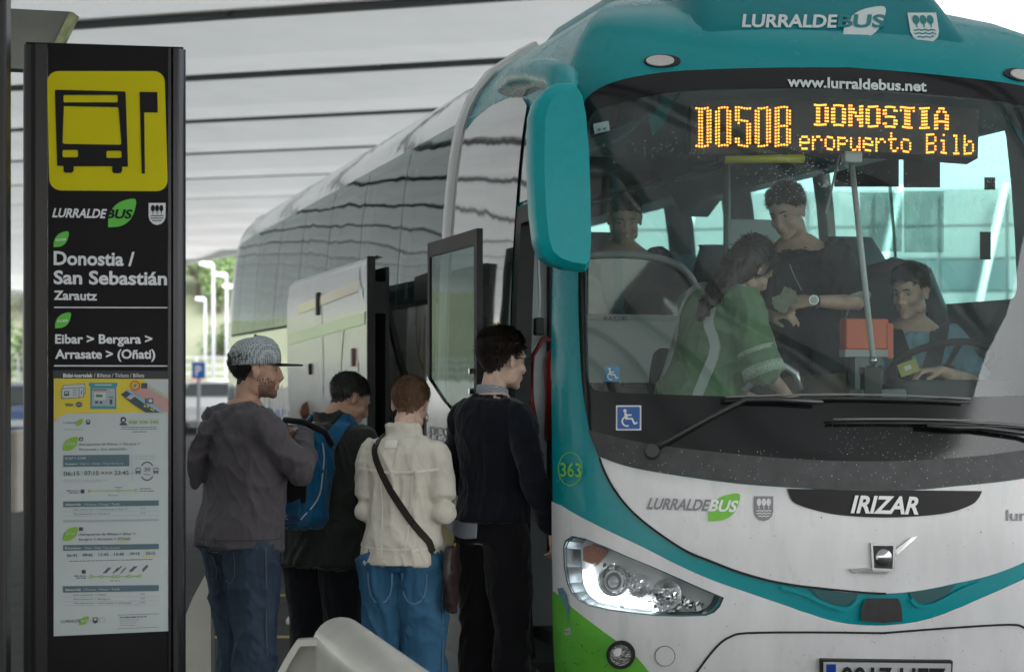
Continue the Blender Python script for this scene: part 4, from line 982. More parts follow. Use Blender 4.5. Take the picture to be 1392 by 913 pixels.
SM = {'e': ["00000", "00000", "01110", "10001", "11111", "10000", "01110"], 'r': ["00000", "00000", "10110", "11001", "10000", "10000", "10000"], 'o': ["00000", "00000", "01110", "10001", "10001", "10001", "01110"],
 'p': ["00000", "00000", "11110", "10001", "11110", "10000", "10000"], 'u': ["00000", "00000", "10001", "10001", "10001", "10011", "01101"], 't': ["01000", "01000", "11110", "01000", "01000", "01001", "00110"],
 'B': ["11110", "10001", "10001", "11110", "10001", "10001", "11110"], 'i': ["00100", "00000", "01100", "00100", "00100", "00100", "01110"], 'l': ["01100", "00100", "00100", "00100", "00100", "00100", "01110"],
 'b': ["10000", "10000", "10110", "11001", "10001", "10001", "11110"], ' ': ["00000"] * 7}
BIG = {'D': ["111110", "011011", "011011", "011011", "011011", "011011", "011011", "011011", "011011", "011011", "011011", "011011", "111110"], 'O': ["011110", "110011"] + ["110011"] * 9 + ["110011", "011110"],
 '5': ["111111", "110000", "110000", "110000", "111110", "010011", "000011", "000011", "000011", "000011", "110011", "110011", "011110"],
 'B': ["111110", "110011", "110011", "110011", "110011", "110011", "111110", "110011", "110011", "110011", "110011", "110011", "111110"]}
dv = []; df = []; dim_v = []; dim_f = []
def dot(x, y, r, V, Fs):
    c = sh_in(x, y, .066); n = 6; b = len(V)
    ex_ = sh_in(x + 1, y, .066) - c; ey_ = sh_in(x, y - 1, .066) - c
    V.extend([c + ex_ * r * cos(2 * pi * k / n) + ey_ * r * sin(2 * pi * k / n) for k in range(n)]); Fs.append(tuple(range(b, b + n))[::-1])
def puts(rows_of, s, x0, x1, y0, y1, H, adv, wob):
    n = len(s) * adv
    for ci, ch in enumerate(s):
        g_ = rows_of[ch]
        for r_, row in enumerate(g_):
            for c_, b_ in enumerate(row):
                if b_ == '1':
                    f = (ci * adv + c_ + .5) / n; x = x0 + (x1 - x0) * f; y = y0 + (y1 - y0) * f + H * (r_ + .5) / len(g_) + wob * sin(ci * 2.1 + c_ * .9)
                    dot(x, y, 1.62, dv, df)
puts(BIG, 'DO5OB', 949, 1087, 137, 136, 57, 7, 1.0)
puts(FONT, 'DONOSTIA', 1114, 1303, 132, 138, 32, 8, .5)
puts(SM, 'eropuerto Bilb', 1094, 1338, 168, 176, 29, 6, .5)
o = mesh_obj('display_dots', dv, df, amber, disp); o['kind'] = 'stuff'
for i in range(128):
    for j in range(23):
        x = 948 + i * 3.07; f = i / 127; dot(x, 134 + 5 * f + j * 2.95, .8, dim_v, dim_f)
o = mesh_obj('unlit_dots', dim_v, dim_f, mat('dot_dim', (.07, .055, .045), .5), disp); o['kind'] = 'stuff'
for v in o.data.vertices: v.co.y += .003
# sun blind roll, sensor box, stay rod, card reader
MB().tube([sh_in(991, 205, .12), sh_in(1110, 204, .12)], .019, 12).build('sun_blind_roll', mat('blind_yellow', (.50, .46, .03), .5), bus, True)
MB().tube([sh_in(986, 205, .12), sh_in(994, 205, .12)], .021, 12).build('blind_end', rubber, bus); MB().tube([sh_in(1106, 204, .12), sh_in(1120, 204, .12)], .020, 12).build('blind_end', rubber, bus)
b0 = sh_in(1171, 204, .10); MB().box(b0.x - .04, b0.x + .04, b0.y - .02, b0.y + .03, b0.z - .025, b0.z + .025, None, .006).build('sensor_box', mat('sensor_grey', (.5, .53, .53), .5), bus)
MB().tube([L_(1156, 206, 9.1), L_(1187, 489, 9.0)], .013, 8).build('stay_rod', mat('rod_white', (.62, .64, .63), .4), bus, True)
MB().tube([L_(1140, 215, 9.4), L_(1123, 290, 9.4)], .006, 6).build('thin_cord', mat('rod_white', (.62, .64, .63), .4), bus)
kn = L_(1187, 490, 9.0); MB().ball(kn, .02, 10, 8).build('rod_knuckle', chrome, bus, True)
mm = MB(); 
for a in range(7): mm.tube([kn + Vector((random.uniform(-.05, .05), .02, -.02 - .09 * random.random())), kn + Vector((random.uniform(-.05, .05), .02, -.02 - .1 * random.random()))], .012, 6)
mm.box(kn.x - .04, kn.x + .04, kn.y, kn.y + .05, kn.z - .18, kn.z - .03); mm.build('camera_mount', rubber, bus)
or_m = mat('reader_orange', (.75, .14, .07), .45)
cr = empty('card_reader', L_(1181, 455, 9.25)); cr.parent = bus; cr.location = L_(1181, 455, 9.3)
def sc(x): return x / 300.0
MB().box(sc(-33), sc(30), 0, .08, sc(-20), sc(22), None, .008).build('reader_housing', or_m, cr); MB().box(sc(26), sc(36), -.004, .07, sc(-32), sc(16), None, .005).build('reader_side', or_m, cr)
MB().box(sc(-36), sc(27), -.01, .06, sc(-30), sc(-20), None, .004).build('reader_base', mat('reader_grey', (.4, .42, .42), .5), cr); MB().box(sc(-20), sc(20), .0, .06, sc(-75), sc(-30)).build('reader_stand', dashm, cr)
# chrome grab rail by the entrance
MB().tube([L_(1010, 532, 9.0), L_(1030, 512, 9.0), L_(1048, 500, 9.0), L_(1068, 498, 9.0), L_(1082, 508, 9.0), L_(1088, 530, 9.0)], .016, 10).build('grab_rail', mat('rail_steel', (.5, .53, .54), .3, metal=.7), bus, True)
MB().box(.12, .34, .50, .62, 1.44, 1.56, None, .01).build('dash_console', dashm, bus)
# notice sheets on the driver side glass
def side_sheet(x0, y0, x1, y1, mt, name, off=.03, z_on=1.16):
    M = bus.matrix_world.inverted(); c = M @ Vector((0, 0, CZ)); out = []
    for x, y in ((x0, y0), (x1, y0), (x1, y1), (x0, y1)):
        r = M.to_3x3() @ ray(x, y); t = (z_on - c.x) / r.x; out.append(c + r * t)
    return mesh_obj(name, out, [(0, 1, 2, 3)], mt, bus)
sheet = glass('sheet_film', (.62, .70, .68), 1.1, haze=.25, hcol=(.5, .75, .7))
for a in ((1169, 262, 1226, 342), (1229, 260, 1283, 343)): side_sheet(*a, sheet, 'notice_sheet')
dk = mat('blind_dark', (.03, .036, .038), .7)
for a in ((1228, 208, 1278, 255), (1134, 208, 1222, 254), (1332, 315, 1347, 353)): side_sheet(*a, dk, 'dark_blind', z_on=1.15)
side_sheet(1338, 241, 1353, 258, dk, 'small_sticker', z_on=1.15)
# lettering film on the next window
mmv = []
fr = MB()
for i, s_ in enumerate(('asiento reservado', 'abrochese el cinturon')): pass
# raindrops on the windscreen
rd = random.Random(5); dvs = []; dfs = []
def drop_at(x, y, r):
    p, z = inv(x, y); c = S(p, z, .0055); n = Sn(p, z); t = n.cross(Vector((0, 0, 1))).normalized(); b = n.cross(t); k = len(dvs)
    dvs.append(c + n * r * .5); dvs.extend([c + (t * cos(q) + b * sin(q)) * r for q in [2 * pi * j / 6 for j in range(6)]])
    dfs.extend([(k, k + 1 + j, k + 1 + (j + 1) % 6) for j in range(6)])
N_ = 0
while N_ < 1100:
    c = rd.random()
    if c < .36: x, y = rd.gauss(1105, 50), rd.gauss(232, 24)
    elif c < .65: x, y = rd.gauss(1340, 30), rd.gauss(245, 45)
    elif c < .72: x, y = rd.uniform(815, 960), rd.gauss(205, 8)
    else: x, y = rd.uniform(1120, 1390), rd.uniform(572, 622)
    if not (800 < x < 1392 and 150 < y < 625): continue
    drop_at(x, y, rd.uniform(.0008, .0024)); N_ += 1
o = mesh_obj('raindrops', dvs, dfs, mat('water_drop', (.42, .48, .48), .08, spec=1, coat=1), wg, True); o['kind'] = 'stuff'
# pale water specks on the cowl, their glints put into the colour
dvs = []; dfs = []
for _ in range(160):
    x = rd.uniform(830, 1390); y = 606 + (x - 830) * .03 + rd.uniform(0, 42) - 12 * max(0, (900 - x) / 70)
    p, z = inv(x, y); c = S(p, z, .0165); r = rd.uniform(.0012, .003); k = len(dvs); n = Sn(p, z); t = n.cross(Vector((0, 0, 1))).normalized(); b = n.cross(t)
    dvs += [c + (t * cos(q) + b * sin(q)) * r for q in (0, 1.6, 3.2, 4.7)]; dfs.append((k + 3, k + 2, k + 1, k))
mesh_obj('water_glint_specks', dvs, dfs, mat('speck_pale', (.35, .36, .36), .4), bus)['kind'] = 'stuff'
# insect marks and chips on the white paint
dvs = []; dfs = []
for _ in range(150):
    x = rd.uniform(800, 1390); y = rd.uniform(690, 912)
    p, z = inv(x, y); c = S(p, z, .0125); r = rd.uniform(.0008, .0026) * (1.6 if rd.random() < .1 else 1); k = len(dvs); n = Sn(p, z); t = n.cross(Vector((0, 0, 1))).normalized(); b = n.cross(t)
    dvs += [c + (t * cos(q) * rd.uniform(.5, 1.2) + b * sin(q)) * r for q in (0, 1.1, 2.1, 3.2, 4.2, 5.3)]; dfs.append(tuple(range(k, k + 6))[::-1])
mesh_obj('road_specks', dvs, dfs, mat('speck_brown', (.16, .15, .13), .8), bus)['kind'] = 'stuff'
# wheels
for sg in (-1, 1):
    for t in (2.75, 9.6):
        w = empty('wheel', (sg * 1.10, t, .5)); w.parent = bus
        MB().tube([(-.14, 0, 0), (-.12, 0, 0), (.12, 0, 0), (.14, 0, 0)], [.44, .49, .49, .44], 28, (0, 0, 1)).build('tyre', rubber, w, True)
        MB().tube([(sg * .10, 0, 0), (sg * .155, 0, 0)], [.29, .27], 24, (0, 0, 1)).build('rim', mat('rim_steel', (.4, .41, .42), .4, metal=.6), w)
# ------------------------------------------------------------------ bus stop pillar
TA = radians(11.8); tc0 = P3(143, 510, 7.6)
tot = empty('bus_stop_pillar', (tc0.x, tc0.y, 0), TA); tag(tot, 'tall black bus stop pillar with yellow bus pictogram and timetable sheet', 'information pillar'); upd()
TS = PlaneSurf(tot.matrix_world @ Vector((0, 0, 1)), tot.matrix_world.to_3x3() @ Vector((0, -1, 0)))
tb = mat('pillar_black', (.009, .008, .009), .5, spec=.15, var=.15, vscale=5, rvar=.08); tal = mat('pillar_profile', (.035, .036, .04), .22, metal=.75, bump=.0006, bscale=30, stretch=(12, 12, .2), rvar=.08)
W2 = .2955; TZ = 2.832
def cs_(hw, y0, y1, r, z): return [Vector((x, y, z)) for x, y in rrect(-hw, y0, hw, y1, r)]
Tm = tot.matrix_world.inverted()
xl, xr = (Tm @ TS.hit(65, 400)[0]).x, (Tm @ TS.hit(228, 400)[0]).x
fp = MB(); fp.box(xl, xr, 0.0, .10, 0, TZ - .0); fp.build('front_board', tb, tot)
for a, b, sg in ((-W2, xl, -1), (xr, W2, 1)):
    P = []
    if sg < 0: P = [(xl - .002, -.004)] + [(a + .045 - .045 * cos(t), .035 - .045 * sin(t) * .9) for t in [pi / 2 * (1 - i / 8) for i in range(9)]] + [(a, .08), (a + .03, .115), (xl - .002, .115)]
    else: P = [(xr + .002, -.004), (xr + .012, -.006), (xr + .016, .002), (xr + .020, -.006)] + [(b - .04 + .04 * sin(t), .03 - .04 * cos(t) * .9) for t in [pi / 2 * i / 8 for i in range(9)]] + [(b, .08), (b - .03, .115), (xr + .002, .115)]
    MB().ring([[Vector((x, y, z)) for x, y in P] for z in (0, TZ + .001)]).build('side_profile', tal if sg > 0 else mat('pillar_profile_shaded', (.012, .011, .012), .3, metal=.3), tot)  # left profile is a darker copy, its shade put into the colour
MB().box(-W2 + .01, W2 - .01, .004, .112, TZ, TZ + .008).build('top_cap', tb, tot)
yel = mat('sign_yellow', (.62, .56, .006), .6, spec=.15, var=.03, vscale=3)
shape('pictogram_panel', yel, TS, .002, tot, [(x, y) for x, y in arc(79, 112, 15, 15, 180, 270, 5) + arc(209, 113 - 1, 15, 15, 270, 360, 5)] + arc(213, 245, 15, 15, 0, 90, 5) + arc(83, 243, 16, 16, 90, 180, 5))
pk = print_k = mat('print_charcoal', (.014, .014, .016), .6, spec=.15)
pic = []
z1 = lambda a, b: (a / 3.5115, 50 + b / 3.5115)
def zshape(name, m_, off, P, H=()): return shape(name, m_, TS, off, tot, [z1(*p) for p in P], [[z1(*p) for p in h] for h in H])
body_o = arc(270, 262, 8, 8, 180, 270, 3) + arc(592, 270, 8, 8, 270, 360, 3) + [(611, 621), (583, 621), (583, 640), (575, 652), (543, 652), (536, 644), (535, 619), (352, 619), (352, 640), (344, 650), (311, 650), (303, 642), (303, 618), (273, 617)]
pic.append(zshape('t', pk, .004, body_o, [rrect(303, 279, 562, 314, 7), [(305, 332), (560, 337), (566, 343), (579, 510), (574, 516), (305, 512), (299, 506)], rrect(299, 541, 373, 576, 8), rrect(508, 545, 580, 579, 8)]))
pic.append(zshape('t', pk, .004, [(666, 264), (751, 265), (753, 363), (688, 362), (692, 654), (676, 654)]))
joinall('bus_pictogram', pic, tot)
tw = mat('sign_white', (.72, .75, .78), .5)
logo(TS, .003, tot, 71, 181, 295, 297, 12, tw, mat('sign_green', (.10, .52, .05), .5), pk, .25, (147, 309, 184, 271))
crest(TS, .003, tot, 202, 276, 225, 306, tw, pk)
sg_ = MATS['sign_green']
def tl(s, x0, y0, x1, y1, h, m_=tw, bold=.0, nm='sign_lettering', up=None): return text(nm, s, m_, TS, .0035, tot, x0, y0, x1, y1, h, bold, 0, up)
for (a, b, c, d) in ((73, 336, 93, 315), (75, 446, 96, 425)):
    shape('leaf_emblem', sg_, TS, .003, tot, leaf(a, b, c, d))
tl('DO50B', 76, 328, 90, 327, 3, tw, .01, 'leaf_code', None) if False else text('leaf_code', 'DO50B', tw, TS, .005, tot, 76, 328, 90, 327, 3.2, .02); text('leaf_code', 'DO40B', tw, TS, .005, tot, 78, 438, 92, 437, 3.2, .02)
tl('Donostia /', 73, 359.5, 183, 361, 18.3, bold=.028); tl('San Sebastián', 73, 385.5, 227, 387, 18, bold=.028); tl('Zarautz', 73, 407, 132, 408, 12.2, bold=.028)
tl('Eibar > Bergara >', 75, 466.5, 207, 466.5, 12.3, bold=.028); tl('Arrasate > (Oñati)', 75, 487, 211, 487, 12.3, bold=.028)
for y in (417.8, 497): shape('sign_rule', tw, TS, .003, tot, [(73.5, y - .9), (227.5, y - .5), (227.5, y + 1.0), (73.5, y + .7)])
shape('title_band', mat('band_navy', (.02, .025, .032), .5), TS, .003, tot, [(72, 503), (229, 504), (229, 516), (72, 515)])
tl('Bidai-txartelak', 86, 512.5, 126, 512.5, 5.2, bold=.02); tl('/ Billetes / Tickets / Billets', 128, 512.5, 196, 512.5, 5.2)
# timetable sheet
paper = mat('sheet_paper', (.47, .52, .53), .6, spec=.2, var=.02)
shape('timetable_sheet', paper, TS, .0022, tot, [(73, 515), (229, 516), (229, 857), (73, 864)])
z3 = lambda a, b: (60 + a / 5.072, 500 + b / 5.072); z4 = lambda a, b: (60 + a / 4.35, 670 + b / 4.35)
ps_y = mat('sheet_yellow', (.62, .50, .03), .5)
shape('sheet_yellow_field', ps_y, TS, .0032, tot, [z3(68, 72), z3(857, 76), z3(857, 306), z3(400, 308), z3(170, 312), z3(120, 325), z3(90, 348), z3(70, 375)])
nv = mat('sheet_navy', (.035, .06, .075), .5); sl = mat('sheet_slate', (.07, .13, .165), .5); tq = mat('sheet_teal', (.03, .25, .29), .5); gy = mat('sheet_grey', (.30, .36, .39), .5); rd_ = mat('sheet_red', (.6, .03, .03), .5); pkk = mat('sheet_pink', (.45, .27, .25), .5)
def s3(m_, P, off=.0042, H=(), z=z3, nm='sheet_print'): return shape(nm, m_, TS, off, tot, [z(*p) for p in P], [[z(*p) for p in h] for h in H])
tick = lambda x, y, a: [(x + px_ * cos(a) - py_ * sin(a), y + px_ * sin(a) + py_ * cos(a)) for px_, py_ in rrect(-78, -36, 78, 36, 10)]
for x, y in ((207, 148), (196, 172)):
    s3(nv, tick(x, y, -.07), .0042 + (x < 200) * .0016); s3(paper, [(x + (a - x) * .95, y + (b - y) * .90) for a, b in tick(x, y, -.07)], .005 + (x < 200) * .0016)
for (a, b, c, d) in ((138, 160, 172, 192), (196, 152, 224, 156), (196, 168, 224, 172), (196, 184, 224, 188), (238, 140, 242, 205), (254, 158, 260, 182)): s3(nv, [(a, b), (c, b - 2), (c, d - 2), (a, d)], .0075)
s3(paper, [(144, 166), (166, 165), (166, 176), (144, 177)], .0082)
s3(tq, [(308, 101), (505, 101), (505, 126), (498, 128), (498, 282), (318, 282), (318, 128), (308, 122)]); s3(gy, [(330, 140), (488, 140), (488, 262), (330, 262)], .005); s3(paper, [(345, 165), (424, 165), (424, 220), (345, 220)], .0058); s3(mat('sheet_dark_green', (.03, .18, .06), .5), [(357, 182), (402, 182), (402, 200), (357, 200)], .0066)
s3(rd_, [(345, 160), (424, 160), (424, 164), (345, 164)], .0058); s3(nv, [(330, 146), (432, 146), (432, 152), (330, 152)], .0058); s3(paper, [(350, 112), (466, 112), (466, 120), (350, 120)], .0058)
for (a, b, c, d) in ((352, 228, 372, 244), (384, 230, 400, 246), (446, 198, 476, 204), (452, 215, 470, 250), (455, 152, 472, 158)): s3(nv if b > 190 else paper, [(a, b), (c, b), (c, d), (a, d)], .0058)
s3(paper, [(688, 80), (857, 78), (857, 188), (760, 150)], .0040); s3(mat('sheet_stone', (.40, .42, .34), .5), [(688, 80), (720, 115), (857, 196), (857, 215), (790, 180), (700, 130)], .0048)
s3(pkk, [(590, 150), (700, 128), (790, 180), (857, 216), (857, 304), (800, 290), (690, 220)], .0044)
s3(mat('sheet_sky', (.22, .38, .46), .5), [(573, 142), (600, 160), (700, 225), (840, 305), (790, 306), (650, 230), (560, 160)], .0056); s3(nv, [(567, 155), (530, 182), (600, 240), (700, 306), (800, 306), (690, 245)], .0062)
for i in range(3): s3(paper, [(566 + 11 * i, 205 + 4 * i), (596 + 11 * i, 182 + 4 * i), (603 + 11 * i, 186 + 4 * i), (573 + 11 * i, 209 + 4 * i)], .0070)
s3(rd_, circ(627, 120, 34, None, 24), .0070, [circ(627, 120, 27, None, 24)]); s3(tq, [(618, 112), (640, 106), (634, 130), (616, 134)], .0070); s3(nv, [(670, 102), (712, 104), (710, 142), (668, 138)], .0070)
s3(nv, [(712, 208), (752, 208), (752, 244), (712, 244)], .0070); s3(paper, [(720, 214), (745, 214), (745, 236), (720, 236)], .0078); s3(nv, [(696, 208), (706, 208), (706, 246), (696, 246)], .0072)
for x, y in ((684, 258), (705, 262), (728, 280), (742, 286)): s3(ps_y, [(x, y), (x + 12, y - 4), (x + 18, y + 12), (x + 6, y + 10)], .0072)
def t3(s, x0, y0, x1, y1, h, m_, b=.0, z=z3, nm='sheet_lettering'):
    a = z(x0, y0); c = z(x1, y1); k = 5.072 if z is z3 else 4.35
    return text(nm, s, m_, TS, .0048, tot, a[0], a[1], c[0], c[1], h / k, b)
t3('VISA', 142, 262, 203, 262, 20, nv, .03); s3(nv, circ(240, 251, 24, 18), .0046); t3('EMV', 222, 256, 258, 256, 10, paper).data.transform(Matrix.Translation((0, -.003, 0)))
ol = mat('sheet_green', (.20, .40, .03), .5)
t3('LURRALDE', 132, 382, 222, 382, 12, nv); s3(ol, [z for z in leaf(222, 396, 268, 350)], .0046); s3(nv, shieldshape(288, 356, 318, 390), .0046); s3(paper, shieldshape(294, 361, 312, 372), .0054)
s3(ol, [(132, 421), (266, 421), (266, 424), (132, 424)], .0042)
s3(nv, circ(546, 356, 20), .0042); s3(nv, [(518, 394), (530, 376), (562, 376), (576, 394)], .0042); s3(paper, circ(546, 358, 9), .005)
t3('900 300 340', 580, 386, 790, 384, 26, ol, .01)
def fine(x0, y0, x1, y1, m_=gy, h=8, z=z3, sl_=0):
    """a line of very small print"""
    r_ = random.Random(int(x0 * 7 + y0)); x = x0; vs = []; fs = []
    while x < x1:
        w = r_.uniform(8, 34)
        if x + w > x1: w = x1 - x
        y = y0 + sl_ * (x - x0); vs += [z(x, y - h * .5), z(x + w, y - h * .5), z(x + w, y + h * .1), z(x, y + h * .1)]; k = len(vs) - 4; fs.append((k + 3, k + 2, k + 1, k)); x += w + 5
    decal('fine_print', m_, TS, .0042, tot, vs, fs)
fine(535, 408, 775, 408, nv, 6); fine(530, 421, 780, 421, nv, 6); fine(610, 440, 705, 440, nv, 8); fine(580, 352, 790, 352, gy, 2)
s3(ol, leaf(132, 570, 233, 475), .0046); t3('DO50B', 152, 531, 214, 529, 14, paper, .01).data.transform(Matrix.Translation((0, -.003, 0)))
s3(nv, rrect(241, 476, 269, 502, 4), .0044); s3(paper, [(249, 482), (255, 488), (261, 482), (264, 485), (258, 490), (264, 496), (261, 498), (255, 493), (249, 498), (246, 496), (252, 490), (246, 485)], .0052)
t3('Aeropuerto de Bilbao > Zarautz >', 241, 533, 662, 529, 17, nv); t3('Donostia / San Sebastián', 241, 568, 568, 564, 17, nv)
s3(sl, [(133, 600), (587, 595), (587, 676), (133, 680)]); t3('01/07 > 31/08', 143, 629, 286, 627, 15, paper, .01); t3('Egunero', 145, 667, 228, 665, 14, paper, .02); t3('/ Diario / Daily / Tous les jours', 236, 665, 545, 662, 14, paper)
t3('06:15', 135, 741, 244, 738, 30, nv, .01); t3('07:15 >>> 23:45', 277, 738, 583, 734, 30, nv, .01); s3(gy, [(260, 706), (263, 706), (263, 742), (260, 742)]); s3(gy, [(603, 595), (606, 595), (608, 780), (605, 780)])
fine(133, 772, 440, 768, gy, 7); fine(133, 784, 400, 780, gy, 7); fine(628, 608, 770, 604, gy, 8); fine(628, 625, 762, 622, gy, 8)
t3('30', 690, 711, 731, 710, 26, nv, .01); t3('min', 690, 737, 730, 736, 12, nv)
s3(nv, arc(710, 688, 44, 44, 200, 340, 12) + arc(710, 688, 36, 36, 340, 200, 12)); s3(nv, arc(710, 732, 44, 44, 20, 160, 12) + arc(710, 732, 36, 36, 160, 20, 12))
for x in (648, 770):
    s3(sl, rrect(x - 18, 686, x + 18, 724, 6), .0044, [rrect(x - 13, 692, x + 13, 706, 3)]); s3(sl, [(x - 14, 724), (x - 8, 724), (x - 8, 732), (x - 14, 732)]); s3(sl, [(x + 8, 724), (x + 14, 724), (x + 14, 732), (x + 8, 732)])
def route(pts, y0, z, mm=ol):
    a, b = pts[0], pts[-1]; s3(mm, [(a, y0 - 2), (b, y0 - 6), (b, y0 - 2), (a, y0 + 2)], .0044, (), z)
    for x in pts: yy = y0 - 4 * (x - a) / (b - a); s3(mm, circ(x, yy, 10, None, 14), .0052, (), z); s3(paper, circ(x, yy, 6, None, 12), .006, (), z)
route([313, 512, 634], 845, z3); fine(155, 846, 240, 846, nv, 9); fine(172, 860, 240, 860, nv, 9); s3(nv, rrect(252, 836, 278, 862, 4), .0044); fine(486, 824, 540, 824, nv, 8); fine(660, 832, 736, 832, nv, 8); fine(660, 849, 760, 849, nv, 8); fine(440, 878, 508, 876, ol, 9)
# lower half
def bandz(y, s1, s2, h=34):
    s3(sl, [(113, y), (678, y - 7), (678, y + h - 10), (113, y + h)], .0044, (), z4); t3(s1, 124, y + h * .72, 124 + 95, y + h * .70, 14, paper, .02, z4); t3(s2, 232, y + h * .70, 446, y + h * .64, 13, paper, 0, z4)
bandz(48, 'Salneurriak', '/ Precios / Prices / Tarifs'); bandz(305, 'Egunero', '/ Diario / Daily / Tous les jours'); bandz(548, 'Salneurriak', '/ Precios / Prices / Tarifs', 38)
def row(y, s, p_):
    t3(s, 172, y, 172 + 11 * len(s), y - 2, 9, nv, 0, z4); t3(p_, 570, y - 5, 596, y - 5, 9, nv, 0, z4); s3(gy, [(113, y + 9), (678, y + 3), (678, y + 5), (113, y + 11)], .0044, (), z4)
row(100, 'Aeropuerto > Donostia / San S', '17 €'); row(126, 'Aeropuerto > Zarautz', '16 €'); row(604, 'Aeropuerto > Eibar', '8 €'); row(629, 'Aeropuerto > Bergara', '10 €'); row(653, 'Aeropuerto > Arrasate > (Oñati)', '12 €')
s3(gy, [(113, 158), (678, 151), (678, 163), (113, 171)], .0044, (), z4)
s3(ol, leaf(112, 282, 198, 200), .0046, (), z4); t3('DO40B', 128, 246, 182, 244, 12, paper, .01, z4).data.transform(Matrix.Translation((0, -.003, 0)))
s3(nv, rrect(206, 200, 230, 222, 3), .0044, (), z4)
t3('Aeropuerto de Bilbao > Eibar >', 206, 249, 540, 245, 15, nv, .01, z4); t3('Bergara > Arrasate > (Oñati)', 206, 279, 510, 273, 15, nv, .01, z4)
s3(ps_y, [(444, 279), (500, 278), (500, 284), (444, 285)], .0044, (), z4)
for i, s_ in enumerate(('06:45', '09:45', '12:45', '15:45', '19:15', '23:15')): t3(s_, 135 + 93 * i, 375 - 2.6 * i, 196 + 92 * i, 374 - 2.6 * i, 17, nv, .015, z4)
s3(ps_y, [(584, 368), (664, 366), (664, 371), (584, 373)], .0044, (), z4)
fine(150, 402, 640, 390, nv, 6, z4, -.024)
route([278, 340, 412, 438, 502, 565], 492, z4)
for x in (348, 360, 405, 424, 450, 502, 514, 578, 580): s3(nv, [(x, 470 - (x % 3) * 10), (x + 4, 474 - (x % 3) * 10), (x + 36, 440 - (x % 3) * 8), (x + 32, 436 - (x % 3) * 8)], .0044, (), z4)
s3(nv, rrect(223, 452, 246, 474, 3), .0044, (), z4); fine(176, 489, 246, 489, nv, 8, z4); fine(190, 501, 246, 501, nv, 8, z4); fine(392, 518, 450, 518, ol, 9, z4)
t3('LURRALDE', 100, 765, 215, 760, 17, nv, .01, z4); s3(ol, leaf(206, 778, 264, 726), .0044, (), z4); t3('BUS', 218, 760, 258, 758, 15, paper, .02, z4).data.transform(Matrix.Translation((0, -.002, 0)))
s3(nv, shieldshape(287, 732, 317, 768), .0044, (), z4); s3(paper, shieldshape(293, 738, 311, 750), .0052, (), z4); s3(gy, circ(343, 746, 18), .0044, [circ(343, 746, 15)], z4)
s3(nv, [(435, 718), (678, 709), (678, 711), (435, 720)], .0044, (), z4); s3(nv, [(435, 798), (678, 788), (678, 790), (435, 800)], .0044, (), z4)
fine(448, 734, 610, 728, nv, 9, z4, -.03); fine(448, 746, 572, 742, gy, 7, z4, -.03); fine(448, 757, 560, 753, gy, 7, z4, -.03); fine(448, 768, 545, 764, gy, 7, z4, -.03); fine(448, 782, 538, 778, mat('sheet_orange', (.55, .3, .05), .5), 8, z4, -.03)
# ------------------------------------------------------------------ barriers in front
def barrier(p_end, length, ang, top, label, group=None, rad=.105, hollow=True):
    b = empty('barrier', p_end, ang); tag(b, label, 'barrier', group)
    bmat_ = mat('barrier_white', (.64, .64, .58), .35, var=.10, vscale=3, bump=.002, bscale=6, coat=.25, rvar=.1)
    secs = []; n = 20
    # local -y runs towards the camera; rounded spine on top with flared sides
    outer = []
    for i in range(13):
        a = pi * i / 12; outer.append((-rad * cos(pi - a) * -1, top - rad + rad * sin(a)))
    outer = [(rad * cos(pi * i / 12), top - rad + rad * sin(pi * i / 12)) for i in range(13)]
    prof = [(.30, 0), (.27, .22), (.16, top - .42), (.10, top - .26)] + outer + [(-.10, top - .26), (-.16, top - .42), (-.27, .22), (-.30, 0)]
    for j in range(9):
        y = -length * j / 8
        secs.append([Vector((x, y, z)) for x, z in prof])
    m = len(prof); vs = [p for s_ in secs for p in s_]; Fc = [(j * m + i, j * m + i + 1, (j + 1) * m + i + 1, (j + 1) * m + i) for j in range(8) for i in range(m - 1)]
    # domed end on the spine
    k = len(vs)
    for q in range(1, 6):
        a = pi / 2 * q / 5
        vs += [Vector((x * cos(a), rad * .75 * sin(a), top - rad + (z - top + rad) * cos(a))) for x, z in [(rad * cos(2 * pi * i / 16), top - rad + rad * sin(2 * pi * i / 16)) for i in range(16)]]
    vs0 = [Vector((rad * cos(2 * pi * i / 16), 0, top - rad + rad * sin(2 * pi * i / 16))) for i in range(16)]
    k2 = len(vs); vs += vs0
    for i in range(16):
        Fc.append((k2 + i, k2 + (i + 1) % 16, k + (i + 1) % 16, k + i))
        for q in range(4): Fc.append((k + 16 * q + i, k + 16 * q + (i + 1) % 16, k + 16 * (q + 1) + (i + 1) % 16, k + 16 * (q + 1) + i))
    smooth_angle(mesh_obj('barrier_shell', vs, Fc, bmat_, b), 50)
    # rim of the open end and recessed end plate
    rim = [(.30, 0), (.27, .22), (.16, top - .42), (.11, top - .24), (-.11, top - .24), (-.16, top - .42), (-.27, .22), (-.30, 0)]
    r2 = [(x * .84, z - .03 if z > .1 else z) for x, z in rim]; n = len(rim); vs = []
    for y, P in ((.02, rim), (-.03, rim), (.02, r2), (-.03, r2)): vs += [Vector((x, y, z)) for x, z in P]
    Fc = []
    for i in range(n - 1): Fc += [(i, i + 1, 2 * n + i + 1, 2 * n + i), (i, n + i, n + i + 1, i + 1), (2 * n + i, 2 * n + i + 1, 3 * n + i + 1, 3 * n + i)]
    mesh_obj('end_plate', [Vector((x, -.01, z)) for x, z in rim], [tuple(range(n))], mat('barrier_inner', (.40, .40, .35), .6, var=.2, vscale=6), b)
    return b
